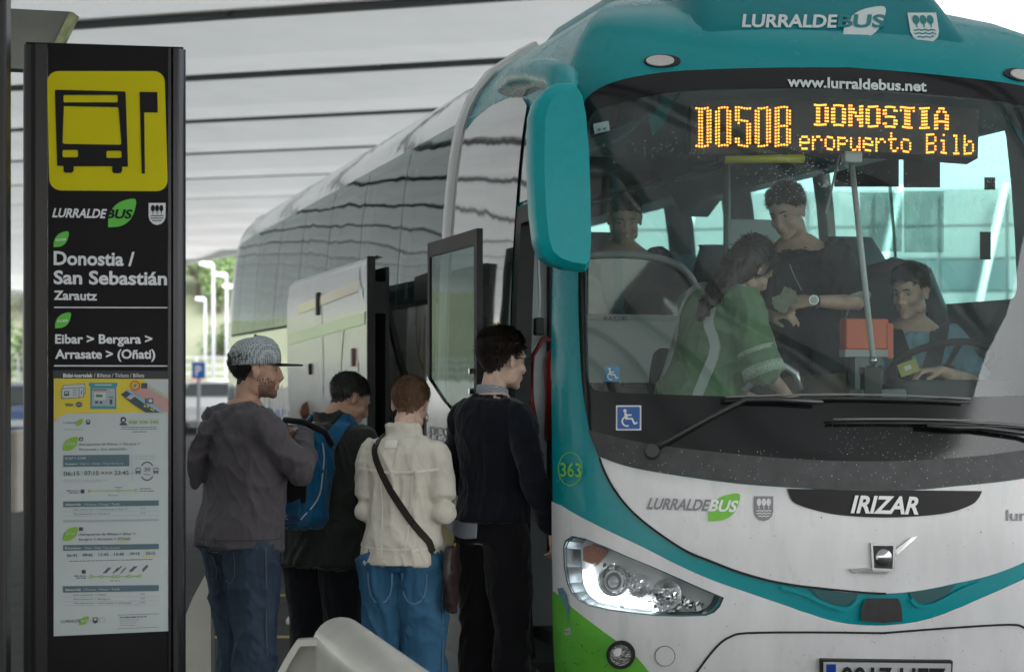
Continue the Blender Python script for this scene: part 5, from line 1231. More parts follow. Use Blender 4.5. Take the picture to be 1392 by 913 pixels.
# ------------------------------------------------------------------ people
def V3(*a): return Vector(a)
def remesh(name, mb, vox, mt, parent, smooth_it=3, sfac=.5, post=None):
    me = bpy.data.meshes.new(name); me.from_pydata([tuple(v) for v in mb.v], [], mb.f); me.update()
    o = bpy.data.objects.new(name, me); col.objects.link(o)
    m = o.modifiers.new('r', 'REMESH'); m.mode = 'VOXEL'; m.voxel_size = vox; m.use_smooth_shade = True
    s_ = o.modifiers.new('s', 'SMOOTH'); s_.iterations = smooth_it; s_.factor = sfac
    upd(); dg_ = bpy.context.evaluated_depsgraph_get(); new = bpy.data.meshes.new_from_object(o.evaluated_get(dg_))
    o.modifiers.clear(); o.data = new; bpy.data.meshes.remove(me); new.name = name
    new.materials.clear(); new.materials.append(mt)
    new.polygons.foreach_set('use_smooth', [True] * len(new.polygons))
    if post:
        N_ = [v.normal.copy() for v in new.vertices]
        for v, n in zip(new.vertices, N_): v.co = post(v.co.copy(), n)
        new.update()
    o.parent = parent; return o
def folds(A, seed=0, fx=9, fz=4.5, diag=.5, ring=None):
    off = Vector((seed * 3.7, seed * 1.3, seed * 2.1))
    def f(p, n):
        w = noise.noise(p * 3.1 + off) * .35; q = Vector((p.x * fx + p.z * fz * diag + w * 3, p.y * fx, p.z * fz - p.x * fx * .35)) + off
        a = noise.noise(q); b = noise.noise(q * 2.3 + off); r = max(0, 1 - abs(a) * 3) ** 1.6 + max(0, 1 - abs(b) * 3) ** 1.6 * .42 + .25 * noise.noise(p * 5 + off)
        return p + n * (A * (r - .45) * 1.25)
    return f
def hand(mb, W, d, nrm, thumb, curl=.35, s_=1.0):
    d = d.normalized(); nrm = (nrm - d * nrm.dot(d)).normalized(); x = d.cross(nrm)
    if x.dot(thumb) < 0: x = -x
    mb.tube([W - d * .02, W + d * .02, W + d * .055 * s_, W + d * .088 * s_], [(.026, .019), (.032, .017), (.041, .016), (.038, .012)], 12, nrm, True)
    for i, (o, L, r) in enumerate(((.031, .070, .0088), (.0105, .080, .0092), (-.010, .075, .0088), (-.030, .058, .0078))):
        p = W + d * (.086 - .006 * abs(i - 1)) * s_ + x * o; dd = d.copy(); pts = [p - d * .02, p]
        for k, f in enumerate((.42, .33, .25)):
            a = curl * (.8 + .25 * k) + i * .07; dd = (dd * cos(a) + nrm * sin(a)).normalized(); nn = None
            n2 = nrm; nrm_ = (nrm - dd * nrm.dot(dd)).normalized(); p = p + (dd + x * o * .9).normalized() * L * f * s_; pts.append(p)
        mb.tube(pts, [r, r, r * .95, r * .88, r * .75], 8, x, True)
    p = W + d * .018 + x * .026; t1 = (d * .62 + x * .62 + nrm * .35).normalized(); t2 = (d * .88 + x * .25 + nrm * .45).normalized()
    mb.tube([p, p + t1 * .038, p + t1 * .038 + t2 * .030, p + t1 * .038 + t2 * .052], [.014, .0115, .0105, .0085], 8, nrm, True)
def head_parts(mb, M, fem=False):
    def E(c, r, R=None):
        Q = M.to_3x3() @ (R or Matrix.Identity(3)); mb.ball(M @ Vector(c), r, 18, 12, Q)
    E((0, -.018, .035), (.076, .096, .084)); E((0, .012, .015), (.072, .082, .085)); E((0, .030, -.035), (.060, .062, .078)); E((0, .045, -.078), (.040, .045, .036)); E((0, .074, -.100), (.022, .018, .018))
    for s_ in (-1, 1):
        E((s_ * .036, .058, -.030), (.026, .030, .026)); E((s_ * .048, .005, -.078), (.020, .042, .026)); E((s_ * .024, .083, .026), (.024, .010, .008))
        E((s_ * .079, -.006, -.012), (.007, .017, .030), Matrix.Rotation(s_ * .35, 3, 'Z')); E((s_ * .084, -.014, .004), (.006, .013, .017), Matrix.Rotation(s_ * .5, 3, 'Z')); E((s_ * .012, .093, -.038), (.008, .009, .007))
    mb.tube([M @ V3(0, .088, .020), M @ V3(0, .100, -.005), M @ V3(0, .110, -.030), M @ V3(0, .102, -.042)], [.008, .010, .013, .009], 10, (0, 0, 1), True)
    E((0, .091, -.062), (.022, .011, .0065)); E((0, .089, -.074), (.019, .011, .007))
def person(label, loc, yaw, H, skin, P):
    s_ = H / 1.75; root = empty('person', loc, yaw); tag(root, label, 'person', P.get('group'))
    wf = P.get('wf', 1.0); lean = P.get('lean', (0, 0, 0))
    T = Matrix.Translation((0, 0, .95)) @ Matrix.Rotation(radians(lean[2]), 4, 'Z') @ Matrix.Rotation(radians(lean[1]), 4, 'Y') @ Matrix.Rotation(-radians(lean[0]), 4, 'X') @ Matrix.Translation((0, 0, -.95))
    hy, hp, hr_ = P.get('head', (0, 0, 0)); nk = V3(0, P.get('neckf', .0), 1.50)
    Mh = T @ Matrix.Translation(nk) @ Matrix.Rotation(radians(hy), 4, 'Z') @ Matrix.Rotation(-radians(hp), 4, 'X') @ Matrix.Rotation(radians(hr_), 4, 'Y') @ Matrix.Translation((0, .022, .135))
    # torso
    SEC = [(.86, .150, .105, 0), (.98, .152, .112, -.005), (1.08, .142, .100, .008), (1.20, .152, .110, .008), (1.32, .170, .122, .0), (1.395, .172, .112, -.010), (1.435, .155, .095, -.015), (1.47, .105, .074, -.018), (1.505, .062, .058, -.012)]
    if P.get('fem'): SEC = [(z, a * (.92 if z > 1.15 else .96), b * .93, c) for z, a, b, c in SEC]
    def torso(mb, pad, z0=.0, z1=9, hem=None, low=0.0, drop=0):
        R_ = []
        for z, a, b, c in SEC:
            if z < z0 or z > z1: continue
            k = pad + low * max(0, (1.3 - z) / .4)
            R_.append((z, (a + k) * wf, (b + k) * wf, c))
        if hem is not None: a = R_[0]; R_.insert(0, (hem, a[1] * 1.01, a[2] * 1.02, a[3]))
        mb.ring([[T @ V3(a * cos(t) * (1 - .10 * sin(t) ** 2) * 1.02, c + b * (abs(sin(t)) ** .9) * (1 if sin(t) > 0 else -1), z) for t in [2 * pi * i / 28 for i in range(28)]] for z, a, b, c in R_])
    sh = .168 * wf * (.92 if P.get('fem') else 1)
    arms = {}
    for k, sx in (('R', 1), ('L', -1)):
        e, w, hd, pn = P[k]; arms[k] = (T @ V3(sx * sh, -.012, 1.393), T @ V3(*e), T @ V3(*w), (T.to_3x3() @ V3(*hd)).normalized(), (T.to_3x3() @ V3(*pn)).normalized())
    def arm(mb, k, pad, upto=2.0, r0=.052):
        S_, E_, W_, hd, pn = arms[k]
        pts = [S_, S_.lerp(E_, .35), S_.lerp(E_, .75), E_]; rr = [r0 + pad, .046 + pad, .041 + pad, .039 + pad * 1.05]
        if upto > 1: f = min(1, upto - 1); pts += [E_.lerp(W_, .3 * f), E_.lerp(W_, .65 * f), E_.lerp(W_, f)]; rr += [.038 + pad, .032 + pad, .026 + pad * (.9 if f == 1 else 1.1)]
        else: pts = [S_, S_.lerp(E_, .5 * upto), S_.lerp(E_, upto)]; rr = [r0 + pad, .047 + pad * 1.2, .044 + pad * 1.5]
        mb.tube(pts, rr, 14, (0, 0, 1), upto > 1)
        mb.ball(S_, r0 + pad - .002)
        if upto > 1: mb.ball(E_, .034 + pad)
    legs = P.get('legs') or {'R': ((.095, .02, .50), (.10, .0, .07)), 'L': ((-.095, .02, .50), (-.10, .0, .07))}
    def leg(mb, k, pad, flare=0, upto=1.0):
        sx = 1 if k == 'R' else -1; Hp = V3(sx * .088 * wf, 0, .90); K, A_ = V3(*legs[k][0]), V3(*legs[k][1])
        pts = [Hp, Hp.lerp(K, .4), K, K.lerp(A_, .4), K.lerp(A_, .98)]; rr = [.088 + pad, .080 + pad, .058 + pad, .055 + pad + flare * .5, .040 + pad + flare]
        if k2: pass
        mb.tube(pts, [r * wf for r in rr], 16, (0, 1, 0), True)
    k2 = 0
    mb = MB(); torso(mb, 0)
    mb.tube([T @ V3(0, -.015, 1.45), T @ V3(0, -.005, 1.50), Mh @ V3(0, -.03, -.07), Mh @ V3(0, -.02, -.02)], [.062, .054, .052, .05], 16, (0, 1, 0))
    mb.ring([[T @ V3(a * cos(t), -.012 + b * sin(t), z) for t in [2 * pi * i / 16 for i in range(16)]] for z, a, b in ((1.42, .13, .06), (1.46, .10, .055), (1.50, .058, .05))])
    head_parts(mb, Mh)
    for k, sx in (('R', 1), ('L', -1)):
        arm(mb, k, 0, 2.0); S_, E_, W_, hd, pn = arms[k]
        th = P.get('thumb' + k); th = T.to_3x3() @ V3(*th) if th else T.to_3x3() @ V3(0, 1, .3)
        hand(mb, W_, hd, pn, th, P.get('curl', .35)); leg(mb, k, 0)
        A_ = V3(*legs[k][1]); mb.tube([A_ + V3(0, -.03, -.03), A_ + V3(0, .10, -.04), A_ + V3(0, .15, -.045)], [.04, .036, .025], 10, (0, 0, 1), True)
    mb.v = [v * s_ for v in mb.v]
    Mi = Mh.inverted()
    eyes = [V3(.031, .082, .008), V3(-.031, .082, .008)]
    def facefix(p, n):
        q = Mi @ (p / s_)
        if q.length < .2 and q.y > .03:
            d = 0
            for e in eyes: r = (q - e); d += .009 * exp(-((r.x / .017) ** 2 + (r.z / .012) ** 2))
            d += .004 * exp(-((q.z + .0675) / .0035) ** 2 - (q.x / .024) ** 2) if abs(q.z + .0675) < .02 else 0
            q = q - V3(0, d, 0); return (Mh @ q) * s_
        return p
    skm = mat('skin_' + skin[0], skin[1], .5, spec=.4, var=.16, vscale=22, bump=.0005, bscale=240)
    skm.node_tree.nodes['Principled BSDF'].inputs['Subsurface Weight'].default_value = .0
    body = remesh('body', mb, P.get('vox', .0055), skm, root, 2, .5, facefix)
    dark = mat('iris_dark', (.03, .018, .01), .1, spec=1); ew = mat('eye_white', (.30, .28, .26), .3)
    if P.get('eyes', True):
        for e in eyes:
            c = Mh @ (e + V3(0, -.010, 0)); ey = MB().ball(c * s_, .0118 * s_, 12, 8).build('eye', ew, body, True)
            MB().ball((Mh @ (e + V3(0, -.0010, -.0035))) * s_, .0052 * s_, 10, 6).build('iris', dark, ey, True)
    hc = mat('hair_' + P['hair'][0], P['hair'][1], .45, spec=.35, var=.75, vscale=95, stretch=(1, 1, .3))
    for sx in (-1, 1):
        MB().tube([(Mh @ V3(sx * .014, .0955, .027)) * s_, (Mh @ V3(sx * .030, .0945, .032)) * s_, (Mh @ V3(sx * .046, .082, .027)) * s_], [.0028, .0036, .0018], 6).build('eyebrow', hc, body, True)
    if P.get('eyes', True): MB().tube([(Mh @ V3(x, .1015 - x * x * 9, -.0682)) * s_ for x in (-.022, -.011, 0, .011, .022)], [.0006, .0014, .0018, .0014, .0006], 6).build('lips', mat('lips_' + skin[0], tuple(c * k for c, k in zip(skin[1], (.8, .5, .5))), .45), body, True)
    # hair cap grown from the skull
    style = P.get('style', 'short'); Th = P['hair'][2]; HLs = {'short': [(-.2, -.068), (-.07, -.064), (-.045, -.045), (-.028, -.014), (-.010, .024), (.018, .018), (.030, .030), (.06, .056), (.078, .064), (.2, .066)], 'long': [(-.2, -.11), (-.05, -.11), (.0, -.06), (.03, -.02), (.055, .05), (.2, .06)]}[style]
    if P.get('burn', True) is False: pass
    HX = [a for a, b in HLs]; HZ = [b for a, b in HLs]
    me = body.data; th = {}
    top_extra = P.get('top', .0); rs_ = random.Random(int(H * 1000))
    for v in me.vertices:
        q = Mi @ (v.co / s_)
        if abs(q.x) < .11 and abs(q.y) < .16 and -.13 < q.z < .16:
            hl_ = ip(max(-.19, min(.19, q.y)), HX, HZ)
            g = (q.z - hl_) + .010 * noise.noise(q * 90) + .006 * noise.noise(V3(q.x * 260, q.y * 120, 0))
            if abs(q.x) > .074 and -.036 < q.y < .016 and q.z < .020: g = -1
            if g > 0: th[v.index] = (q, Th * sm(g / .045) * (.75 + .5 * noise.noise(q * 24 + V3(3, 1, 7)) + .3 * noise.noise(q * 60)) + top_extra * sm((q.z - .03) / .07) * (.8 + .6 * noise.noise(q * 30)))
    idx = {}; vs = []; fs = []
    for f in me.polygons:
        if all(i in th for i in f.vertices):
            for i in f.vertices:
                if i not in idx:
                    idx[i] = len(vs); vs.append(me.vertices[i].co + me.vertices[i].normal * (max(.0012, th[i][1]) * s_))
            fs.append(tuple(idx[i] for i in f.vertices))
    nb = len(fs)
    ln_ = P.get('strand', .022); cnt_ = P.get('nstr', 2600)
    M3 = Mh.to_3x3()
    for _ in range(cnt_):
        f = fs[rs_.randrange(nb)]; c = vs[f[0]].copy(); q = Mi @ (c / s_); out = (q - V3(0, -.01, 0.0)).normalized()
        sw_ = V3(-q.x * .0 + P.get('part', .5) * .4, -.55 if q.z > .05 and not P.get('fringe') else (.6 if P.get('fringe') and q.z > .05 and q.y > -.02 else -.15), -.9 if q.z < .07 else -.1)
        d = (sw_ - out * sw_.dot(out)).normalized() + out * rs_.uniform(.12, .5) * P.get('lift', 1) + V3(rs_.gauss(0, .28), rs_.gauss(0, .28), rs_.gauss(0, .28)); d.normalize(); d = M3 @ d
        L = ln_ * rs_.uniform(.5, 1.3) * s_ * (1 if q.z > .02 else .5); w = d.cross(M3 @ out).normalized() * P.get('sw', .0017) * s_
        k = len(vs); vs += [c - w, c + w, c + d * L * .55 + w * .8 + (M3 @ out) * .002, c + d * L * .55 - w * .8 + (M3 @ out) * .002, c + d * L - (M3 @ out) * L * .12]; fs += [(k, k + 1, k + 2, k + 3), (k + 3, k + 2, k + 4)]
    hair = mesh_obj('hair', vs, fs, hc, root, True)
    if P.get('beard'):
        vs = []; fs = []; idx = {}
        for f in me.polygons:
            qs = [Mi @ (me.vertices[i].co / s_) for i in f.vertices]
            if all(q.z < -.028 - max(0, q.y - .06) * .9 and q.z > -.125 and q.y > .0 - (q.z + .03) * .1 and abs(q.x) < .08 and q.length < .16 and not (abs(q.x) < .022 and -.08 < q.z < -.058 and q.y > .07) for q in qs) and rs_.random() < min(1, .15 + (-.030 - qs[0].z) / .05):
                for i in f.vertices:
                    if i not in idx: idx[i] = len(vs); vs.append(me.vertices[i].co + me.vertices[i].normal * .0008)
                fs.append(tuple(idx[i] for i in f.vertices))
        mesh_obj('beard', vs, fs, mat('stubble', (.17, .10, .07), .8, var=.5, vscale=200), root, True)
    ctx = dict(root=root, T=T, Mh=Mh, s=s_, torso=torso, arm=arm, leg=leg, arms=arms, body=body, hair=hair, legs=legs, wf=wf)
    def garment(name, mt, build, vox=.009, fold=None, it=4):
        g_ = MB(); build(g_); g_.v = [v * s_ for v in g_.v]; return remesh(name, g_, vox, mt, root, it, .5, fold)
    ctx['garment'] = garment; return ctx
def strip_on(name, obj, pts, w, th, mt, parent, off=.002, n=4):
    """band lying on a garment along a path of local points"""
    bv_ = BVHTree.FromPolygons([v.co for v in obj.data.vertices], [tuple(p.vertices) for p in obj.data.polygons])
    P_ = smooth_line([tuple(p) for p in pts], n); L = []
    for p in P_:
        p = Vector(p); h = (None,)
        dv_ = V3(-1 if p.x > 0 else 1, 0, 0) if abs(p.x) > .215 and abs(p.y) < .15 else (V3(0, 1, 0) if p.y < -.17 else (V3(0, -1, 0) if p.y > .17 else None))
        if dv_ is not None: h = bv_.ray_cast(p - dv_ * .3, dv_)
        if h[0] is None: h = bv_.find_nearest(p)
        L.append((h[0] + h[1] * off, h[1]))
    for _ in range(2): L = [L[0]] + [((L[i - 1][0] + L[i][0] * 2 + L[i + 1][0]) / 4, (L[i - 1][1] + L[i][1] * 2 + L[i + 1][1]).normalized()) for i in range(1, len(L) - 1)] + [L[-1]]
    vs = []; 
    for i, (p, nn) in enumerate(L):
        t = (L[min(i + 1, len(L) - 1)][0] - L[max(0, i - 1)][0]).normalized(); sdw = t.cross(nn).normalized() * w / 2
        vs += [p - sdw, p - sdw + nn * th, p + sdw + nn * th, p + sdw]
    fs = [(4 * i + j, 4 * i + (j + 1) % 4, 4 * i + 4 + (j + 1) % 4, 4 * i + 4 + j) for i in range(len(L) - 1) for j in range(4)] + [(0, 3, 2, 1), tuple(4 * (len(L) - 1) + j for j in range(4))]
    return mesh_obj(name, vs, fs, mt, parent, False)
def shoe(ctx, k, mt):
    A_ = V3(*ctx['legs'][k][1]); g_ = MB(); g_.tube([A_ + V3(0, -.05, -.035), A_ + V3(0, .03, -.03), A_ + V3(0, .12, -.045), A_ + V3(0, .18, -.05)], [(.042, .045), (.045, .042), (.046, .03), (.035, .02)], 14, (0, 0, 1), True)
    g_.v = [Vector((v.x, v.y, max(.012, v.z))) * ctx['s'] for v in g_.v]; return g_.build('shoe', mt, ctx['root'], True)
def cloth(name, c, rough=.85, var=.12, vs_=9, bump=.0006, bs=220, **k): return mat(name, c, rough, spec=.12, var=var, vscale=vs_, bump=max(bump, .0002), bscale=bs, sheen=.15, crease=.008, **k)
def collar_cone(g, T, k):
    R_ = ((1.43, .135, .10), (1.46, .105, .088), (1.49, .085 + k * .5, .078), (1.52, .078 + k, .074 + k * .5), (1.535, .074 + k, .070 + k * .5), (1.535, .060 + k, .056 + k * .5), (1.50, .055, .05))
    g.ring([[T @ V3(a * cos(t), -.012 + b * sin(t), z - .022 * max(0, sin(t))) for t in [2 * pi * i / 24 for i in range(24)]] for z, a, b in R_])
sk1 = ('tan', (.46, .28, .20)); sk2 = ('light', (.62, .42, .33)); sk3 = ('fair', (.62, .43, .34))
down_R = ((.255, -.03, 1.14), (.235, .07, .90), (0, .15, -1), (-.6, .0, 0)); down_L = ((-.255, -.03, 1.14), (-.235, .07, .90), (0, .15, -1), (.6, .0, 0))
def at_px(x, d): p = P3(x, 510, d); return (p.x, p.y, 0)
# ---- 1 man in patterned cap
c = person('man in a white patterned cap and slate grey hooded top beside the pillar', at_px(326, 8.75), radians(-55), 1.76, sk1,
    dict(wf=1.12, lean=(4, 0, 0), head=(-25, -2, 0), neckf=.01, hair=('black', (.012, .010, .009), .010), beard=True, R=((.255, .13, 1.22), (.02, .27, 1.36), (-.9, .3, .3), (0, -.5, -1)), L=((-.20, .14, 1.20), (-.12, .24, 1.30), (-.2, .5, .8), (0, -.5, -1)), strand=.014,
         legs={'R': ((.11, .02, .50), (.12, -.03, .07)), 'L': ((-.11, .05, .50), (-.13, .04, .07))}))
hood_m = cloth('slate_grey_jersey', (.085, .078, .088), var=.14)
def b1(g):
    c['torso'](g, .028, .97, 1.48, hem=.885, low=.02); c['arm'](g, 'R', .022, 2.0, .058); c['arm'](g, 'L', .022, 2.0, .058); T = c['T']
    g.tube([T @ V3(*p) for p in ((.09, .05, 1.46), (.115, -.04, 1.475), (.05, -.12, 1.46), (-.03, -.15, 1.43), (-.11, -.12, 1.43), (-.12, -.02, 1.47), (-.08, .06, 1.45))], [(.02, .022), (.028, .026), (.036, .03), (.045, .035), (.042, .035), (.03, .026), (.02, .022)], 12, (0, 0, 1), True)
    g.tube([T @ V3(*p) for p in ((.04, -.12, 1.44), (-.01, -.15, 1.38), (-.05, -.165, 1.29), (-.08, -.175, 1.20), (-.09, -.175, 1.15))], [(.06, .03), (.085, .034), (.09, .036), (.07, .034), (.035, .022)], 14, (0, 0, 1), True)
h1 = c['garment']('hooded_top', hood_m, b1, .0075, folds(.011, 1, 7, 3.2, .9), 3)
T = c['T']
strip_on('hood_seam', h1, [T @ V3(.03, -.32, 1.40) , T @ V3(-.02, -.34, 1.30), T @ V3(-.06, -.35, 1.17)], .008, .002, cloth('slate_seam', (.05, .046, .052)), h1)
strip_on('hem_band', h1, [V3(.24 * cos(a), .20 * sin(a), .93) * c['s'] for a in [pi * .9 + 1.5 * pi * i / 12 for i in range(13)]], .006, .002, MATS['slate_seam'], h1)
jean_d = mat('dark_denim', (.018, .032, .055), .8, spec=.2, col2=(.055, .085, .125), vscale=4, bump=.0008, bscale=260, stretch=(1, 1, .5), crease=.010)
def b2(g): c['torso'](g, .008, .80, .99); c['leg'](g, 'R', .022, .01); c['leg'](g, 'L', .022, .01)
j1 = c['garment']('jeans', jean_d, b2, .009, folds(.011, 4, 8, 5, .2), 3)
stit = mat('denim_stitch', (.07, .085, .10), .8)
s_ = c['s']
for x0 in (.05, -.13): strip_on('back_pocket_seam', j1, [V3(x0, -.2, .88) * s_, V3(x0, -.2, .77) * s_, V3(x0 + .05, -.2, .74) * s_, V3(x0 + .10, -.2, .77) * s_, V3(x0 + .10, -.2, .88) * s_], .004, .002, stit, j1, n=2)
strip_on('side_seam', j1, [V3(.22, .0, .9) * s_, V3(.22, .01, .7) * s_, V3(.22, .02, .45) * s_], .005, .002, stit, j1)
strip_on('white_label', j1, [V3(.2, .08, .905) * s_, V3(.17, .13, .90) * s_], .014, .002, wht_s, j1, n=2)
for k in 'RL': shoe(c, k, mat('shoe_dark', (.03, .03, .03), .5))
# cap
Mh = c['Mh']; capm = bpy.data.materials.new('patterned_cap'); capm.use_nodes = True; nt = capm.node_tree; b = nt.nodes['Principled BSDF']; b.inputs['Roughness'].default_value = .8
tc = nt.nodes.new('ShaderNodeTexCoord'); vo = nt.nodes.new('ShaderNodeTexVoronoi'); vo.inputs['Scale'].default_value = 115; vo.inputs['Randomness'].default_value = .25; rp = nt.nodes.new('ShaderNodeValToRGB')
rp.color_ramp.elements[0].position = .30; rp.color_ramp.elements[0].color = (.03, .04, .05, 1); rp.color_ramp.elements[1].position = .42; rp.color_ramp.elements[1].color = (.42, .48, .50, 1)
nt.links.new(tc.outputs['Object'], vo.inputs['Vector']); nt.links.new(vo.outputs['Distance'], rp.inputs[0]); nt.links.new(rp.outputs[0], b.inputs['Base Color'])
secs = []
for z, a, bb in ((.022, .089, .112), (.045, .090, .114), (.075, .087, .110), (.105, .078, .098), (.127, .060, .076), (.140, .035, .045), (.144, .008, .01)):
    secs.append([(Mh @ V3(a * cos(t), -.008 + bb * sin(t), z + .006 * sin(t))) * s_ for t in [2 * pi * i / 28 for i in range(28)]])
cap_ = MB().ring(secs).build('cap', capm, c['root'], True)
br = MB(); vs = []
for i in range(13):
    t = pi * (.12 + .76 * i / 12); x, y = .088 * cos(t), -.008 + .112 * sin(t); x2, y2 = .082 * cos(t) , .02 + .178 * sin(t) ** .8
    for zz in (.026, .020): vs += [(Mh @ V3(x, y, zz)) * s_, (Mh @ V3(x2, y2, zz + .004)) * s_]
br.add(vs, [(4 * i, 4 * i + 1, 4 * i + 5, 4 * i + 4) for i in range(12)] + [(4 * i + 2, 4 * i + 6, 4 * i + 7, 4 * i + 3) for i in range(12)] + [(4 * i + 1, 4 * i + 3, 4 * i + 7, 4 * i + 5) for i in range(12)])
br.build('cap_brim', mat('brim_black', (.02, .024, .02), .7), cap_)
MB().ball((Mh @ V3(0, -.006, .146)) * s_, .007).build('cap_button', MATS['brim_black'], cap_, True)
MB().tube([(Mh @ V3(.05 * cos(t), -.119 + .006 * abs(cos(t)), .022 + .042 * sin(t))) * s_ for t in [pi * i / 10 for i in range(11)]], .0045, 6).build('cap_opening', MATS['brim_black'], cap_, True)
MB().box(-.045, .045, -.122, -.110, .018, .034, Matrix.Scale(s_, 4) @ Mh).build('cap_strap', MATS['brim_black'], cap_)
# ---- 2 man with blue backpack
c = person('grey haired man in a dark green jacket carrying the blue backpack', at_px(441, 9.25), radians(-24), 1.655, sk1,
    dict(wf=1.08, lean=(7, 0, 0), head=(-38, 24, 0), neckf=.03, hair=('grey_black', (.035, .033, .032), .007), strand=.015, lift=1.3, nstr=5000, R=down_R, L=((-.25, .05, 1.14), (-.2, .25, 1.05), (0, 1, 0), (0, 0, -1)), thumbR=(0, 1, 0), curl=.4))
gj = cloth('dark_green_shell', (.022, .027, .023), .6, bump=.0003)
def b3(g):
    c['torso'](g, .034, .86, 1.48, hem=.80, low=.03); c['arm'](g, 'R', .026, 1.97, .058); c['arm'](g, 'L', .026, 1.97, .058); T = c['T']
    collar_cone(g, T, .016)
j2 = c['garment']('jacket', gj, b3, .0085, folds(.012, 7, 7, 4, .3), 3)
s_ = c['s']; T = c['T']
WS = c['arms']['R'][2] * s_; gl_ = cloth('cuff_logo', (.30, .32, .32), bump=0); 
MB().tube([WS + V3(.045, -.02, .05), WS + V3(.052, .0, .055), WS + V3(.048, .02, .047)], .003, 5).build('cuff_logo', gl_, j2)
def b4(g): c['torso'](g, .008, .80, .99); c['leg'](g, 'R', .024, .01); c['leg'](g, 'L', .024, .01)
t2 = c['garment']('trousers', cloth('black_cloth', (.010, .011, .015)), b4, .010, folds(.006, 5, 8, 4, .2), 3)
for k in 'RL': shoe(c, k, MATS['shoe_dark'])
bp_ = empty('backpack', c['root'].location, c['root'].rotation_euler.z); tag(bp_, 'blue backpack with black mesh pocket on the back of the man in dark green', 'backpack')
bl = cloth('backpack_blue', (.007, .095, .21), .55, bump=.0004, bs=300)
def box_soft(g, c0, sx, sy, sz, taper=.85):
    secs = []
    for i in range(11):
        f = i / 10; k = 1 - (1 - taper) * max(0, (f - .5) * 2) ** 2 - .3 * (max(0, abs(f - .5) - .40) / .1) ** 2; z = c0[2] + (f - .5) * sz
        secs.append([T @ V3(c0[0] + sx / 2 * k * (abs(cos(t)) ** .6) * (1 if cos(t) > 0 else -1), c0[1] + sy / 2 * k * (abs(sin(t)) ** .6) * (1 if sin(t) > 0 else -1) - .03 * (1 - f), z) for t in [2 * pi * i / 28 for i in range(28)]])
    g.ring(secs)
def bkp(g): box_soft(g, (0, -.225, 1.21), .275, .18, .48); box_soft(g, (0, -.315, 1.12), .22, .08, .29, .9)
g_ = MB(); bkp(g_); g_.v = [v * s_ for v in g_.v]; bb_ = remesh('bag_body', g_, .008, bl, bp_, 4, .5, folds(.008, 3, 9, 5, .4))
for sx in (-1, 1):
    strip_on('shoulder_strap', j2, [T @ V3(sx * .10, -.2, 1.36) * s_, T @ V3(sx * .115, -.10, 1.48) * s_, T @ V3(sx * .12, .0, 1.50) * s_, T @ V3(sx * .125, .12, 1.42) * s_, T @ V3(sx * .13, .16, 1.25) * s_], .062, .012, bl, bp_)
mesh_p = cloth('mesh_black', (.008, .008, .010), .7)
TS_ = lambda x, z, y=-.5: (T @ V3(x, y, z)) * s_
MB().tube([TS_(-.10, 1.44, -.26), TS_(-.06, 1.47, -.33), TS_(.04, 1.46, -.33), TS_(.12, 1.42, -.27), TS_(.15, 1.36, -.24)], .014, 8).build('zip_flap', mesh_p, bp_, True)
strip_on('mesh_pocket', bb_, [TS_(-.01, 1.28), TS_(-.01, 1.20), TS_(-.0, 1.12), TS_(.0, 1.07)], .19, .006, mesh_p, bp_, .004, 6)
strip_on('pale_tissue', bb_, [TS_(-.07, 1.285), TS_(-.02, 1.292), TS_(.04, 1.285)], .03, .012, wht_s, bp_, .006)
strip_on('lower_panel', bb_, [TS_(-.02, 1.05), TS_(-.0, 1.00), TS_(0, .97)], .19, .006, bl, bp_, .004, 5)
for sx in (-1, 1): strip_on('piping', bb_, [TS_(sx * .12, 1.34), TS_(sx * .13, 1.2), TS_(sx * .125, 1.08), TS_(sx * .08, .99)], .005, .005, mat('piping_silver', (.4, .45, .48), .5), bp_)
em_ = strip_on('club_emblem', bb_, [TS_(-.06, 1.345), TS_(.0, 1.35), TS_(.06, 1.345)], .055, .003, mat('emblem_white', (.45, .5, .5), .6, col2=(.03, .2, .08), vscale=60), bp_, .004)
g1, f1 = glyphs('GSC', .03)
def on_pack(G, Fc, nm, x0, x1, z0, h, mt_):
    bvh_ = BVHTree.FromPolygons([v.co for v in bb_.data.vertices], [tuple(p.vertices) for p in bb_.data.polygons]); out = []
    for a, b in G:
        p = TS_(x0 + (x1 - x0) * a, z0 + h * b); r = bvh_.find_nearest(p); out.append(r[0] + r[1] * .016)
    mesh_obj(nm, out, Fc, mt_, bp_)
on_pack(g1, f1, 'emblem_letters', -.055, .05, .995, .035, mat('emblem_pale', (.5, .55, .6), .5))
# ---- 3 woman in cream denim jacket
c = person('short haired person in a cream denim jacket and blue jeans with hoop earring', at_px(548, 8.72), radians(-14), 1.615, sk3,
    dict(fem=True, wf=1.0, lean=(3, 0, 0), head=(2, 14, 2), neckf=.02, hair=('chestnut', (.15, .085, .048), .008), strand=.018, lift=1.3, nstr=6000, top=.006, R=((.205, -.04, 1.13), (.12, .20, 1.13), (-.5, 1, .1), (0, 0, -1)), L=((-.185, -.01, 1.13), (-.10, .22, 1.14), (.5, 1, .1), (0, 0, -1))))
cr_ = cloth('cream_denim', (.64, .61, .53), .9, var=.10, vs_=14, bump=.0010, bs=200)
def b5(g):
    c['torso'](g, .022, .97, 1.48, hem=.885, low=.026); c['arm'](g, 'R', .018, 1.99, .052); c['arm'](g, 'L', .018, 1.99, .052); T = c['T']
    collar_cone(g, T, .006)
j3 = c['garment']('denim_jacket', cr_, b5, .0075, folds(.008, 12, 6, 3.2, .5), 3)
s_ = c['s']; T = c['T']; cs2 = cloth('cream_seam', (.74, .72, .66), .9)
TSb = lambda x, z, y=-.4: (T @ V3(x, y, z)) * s_
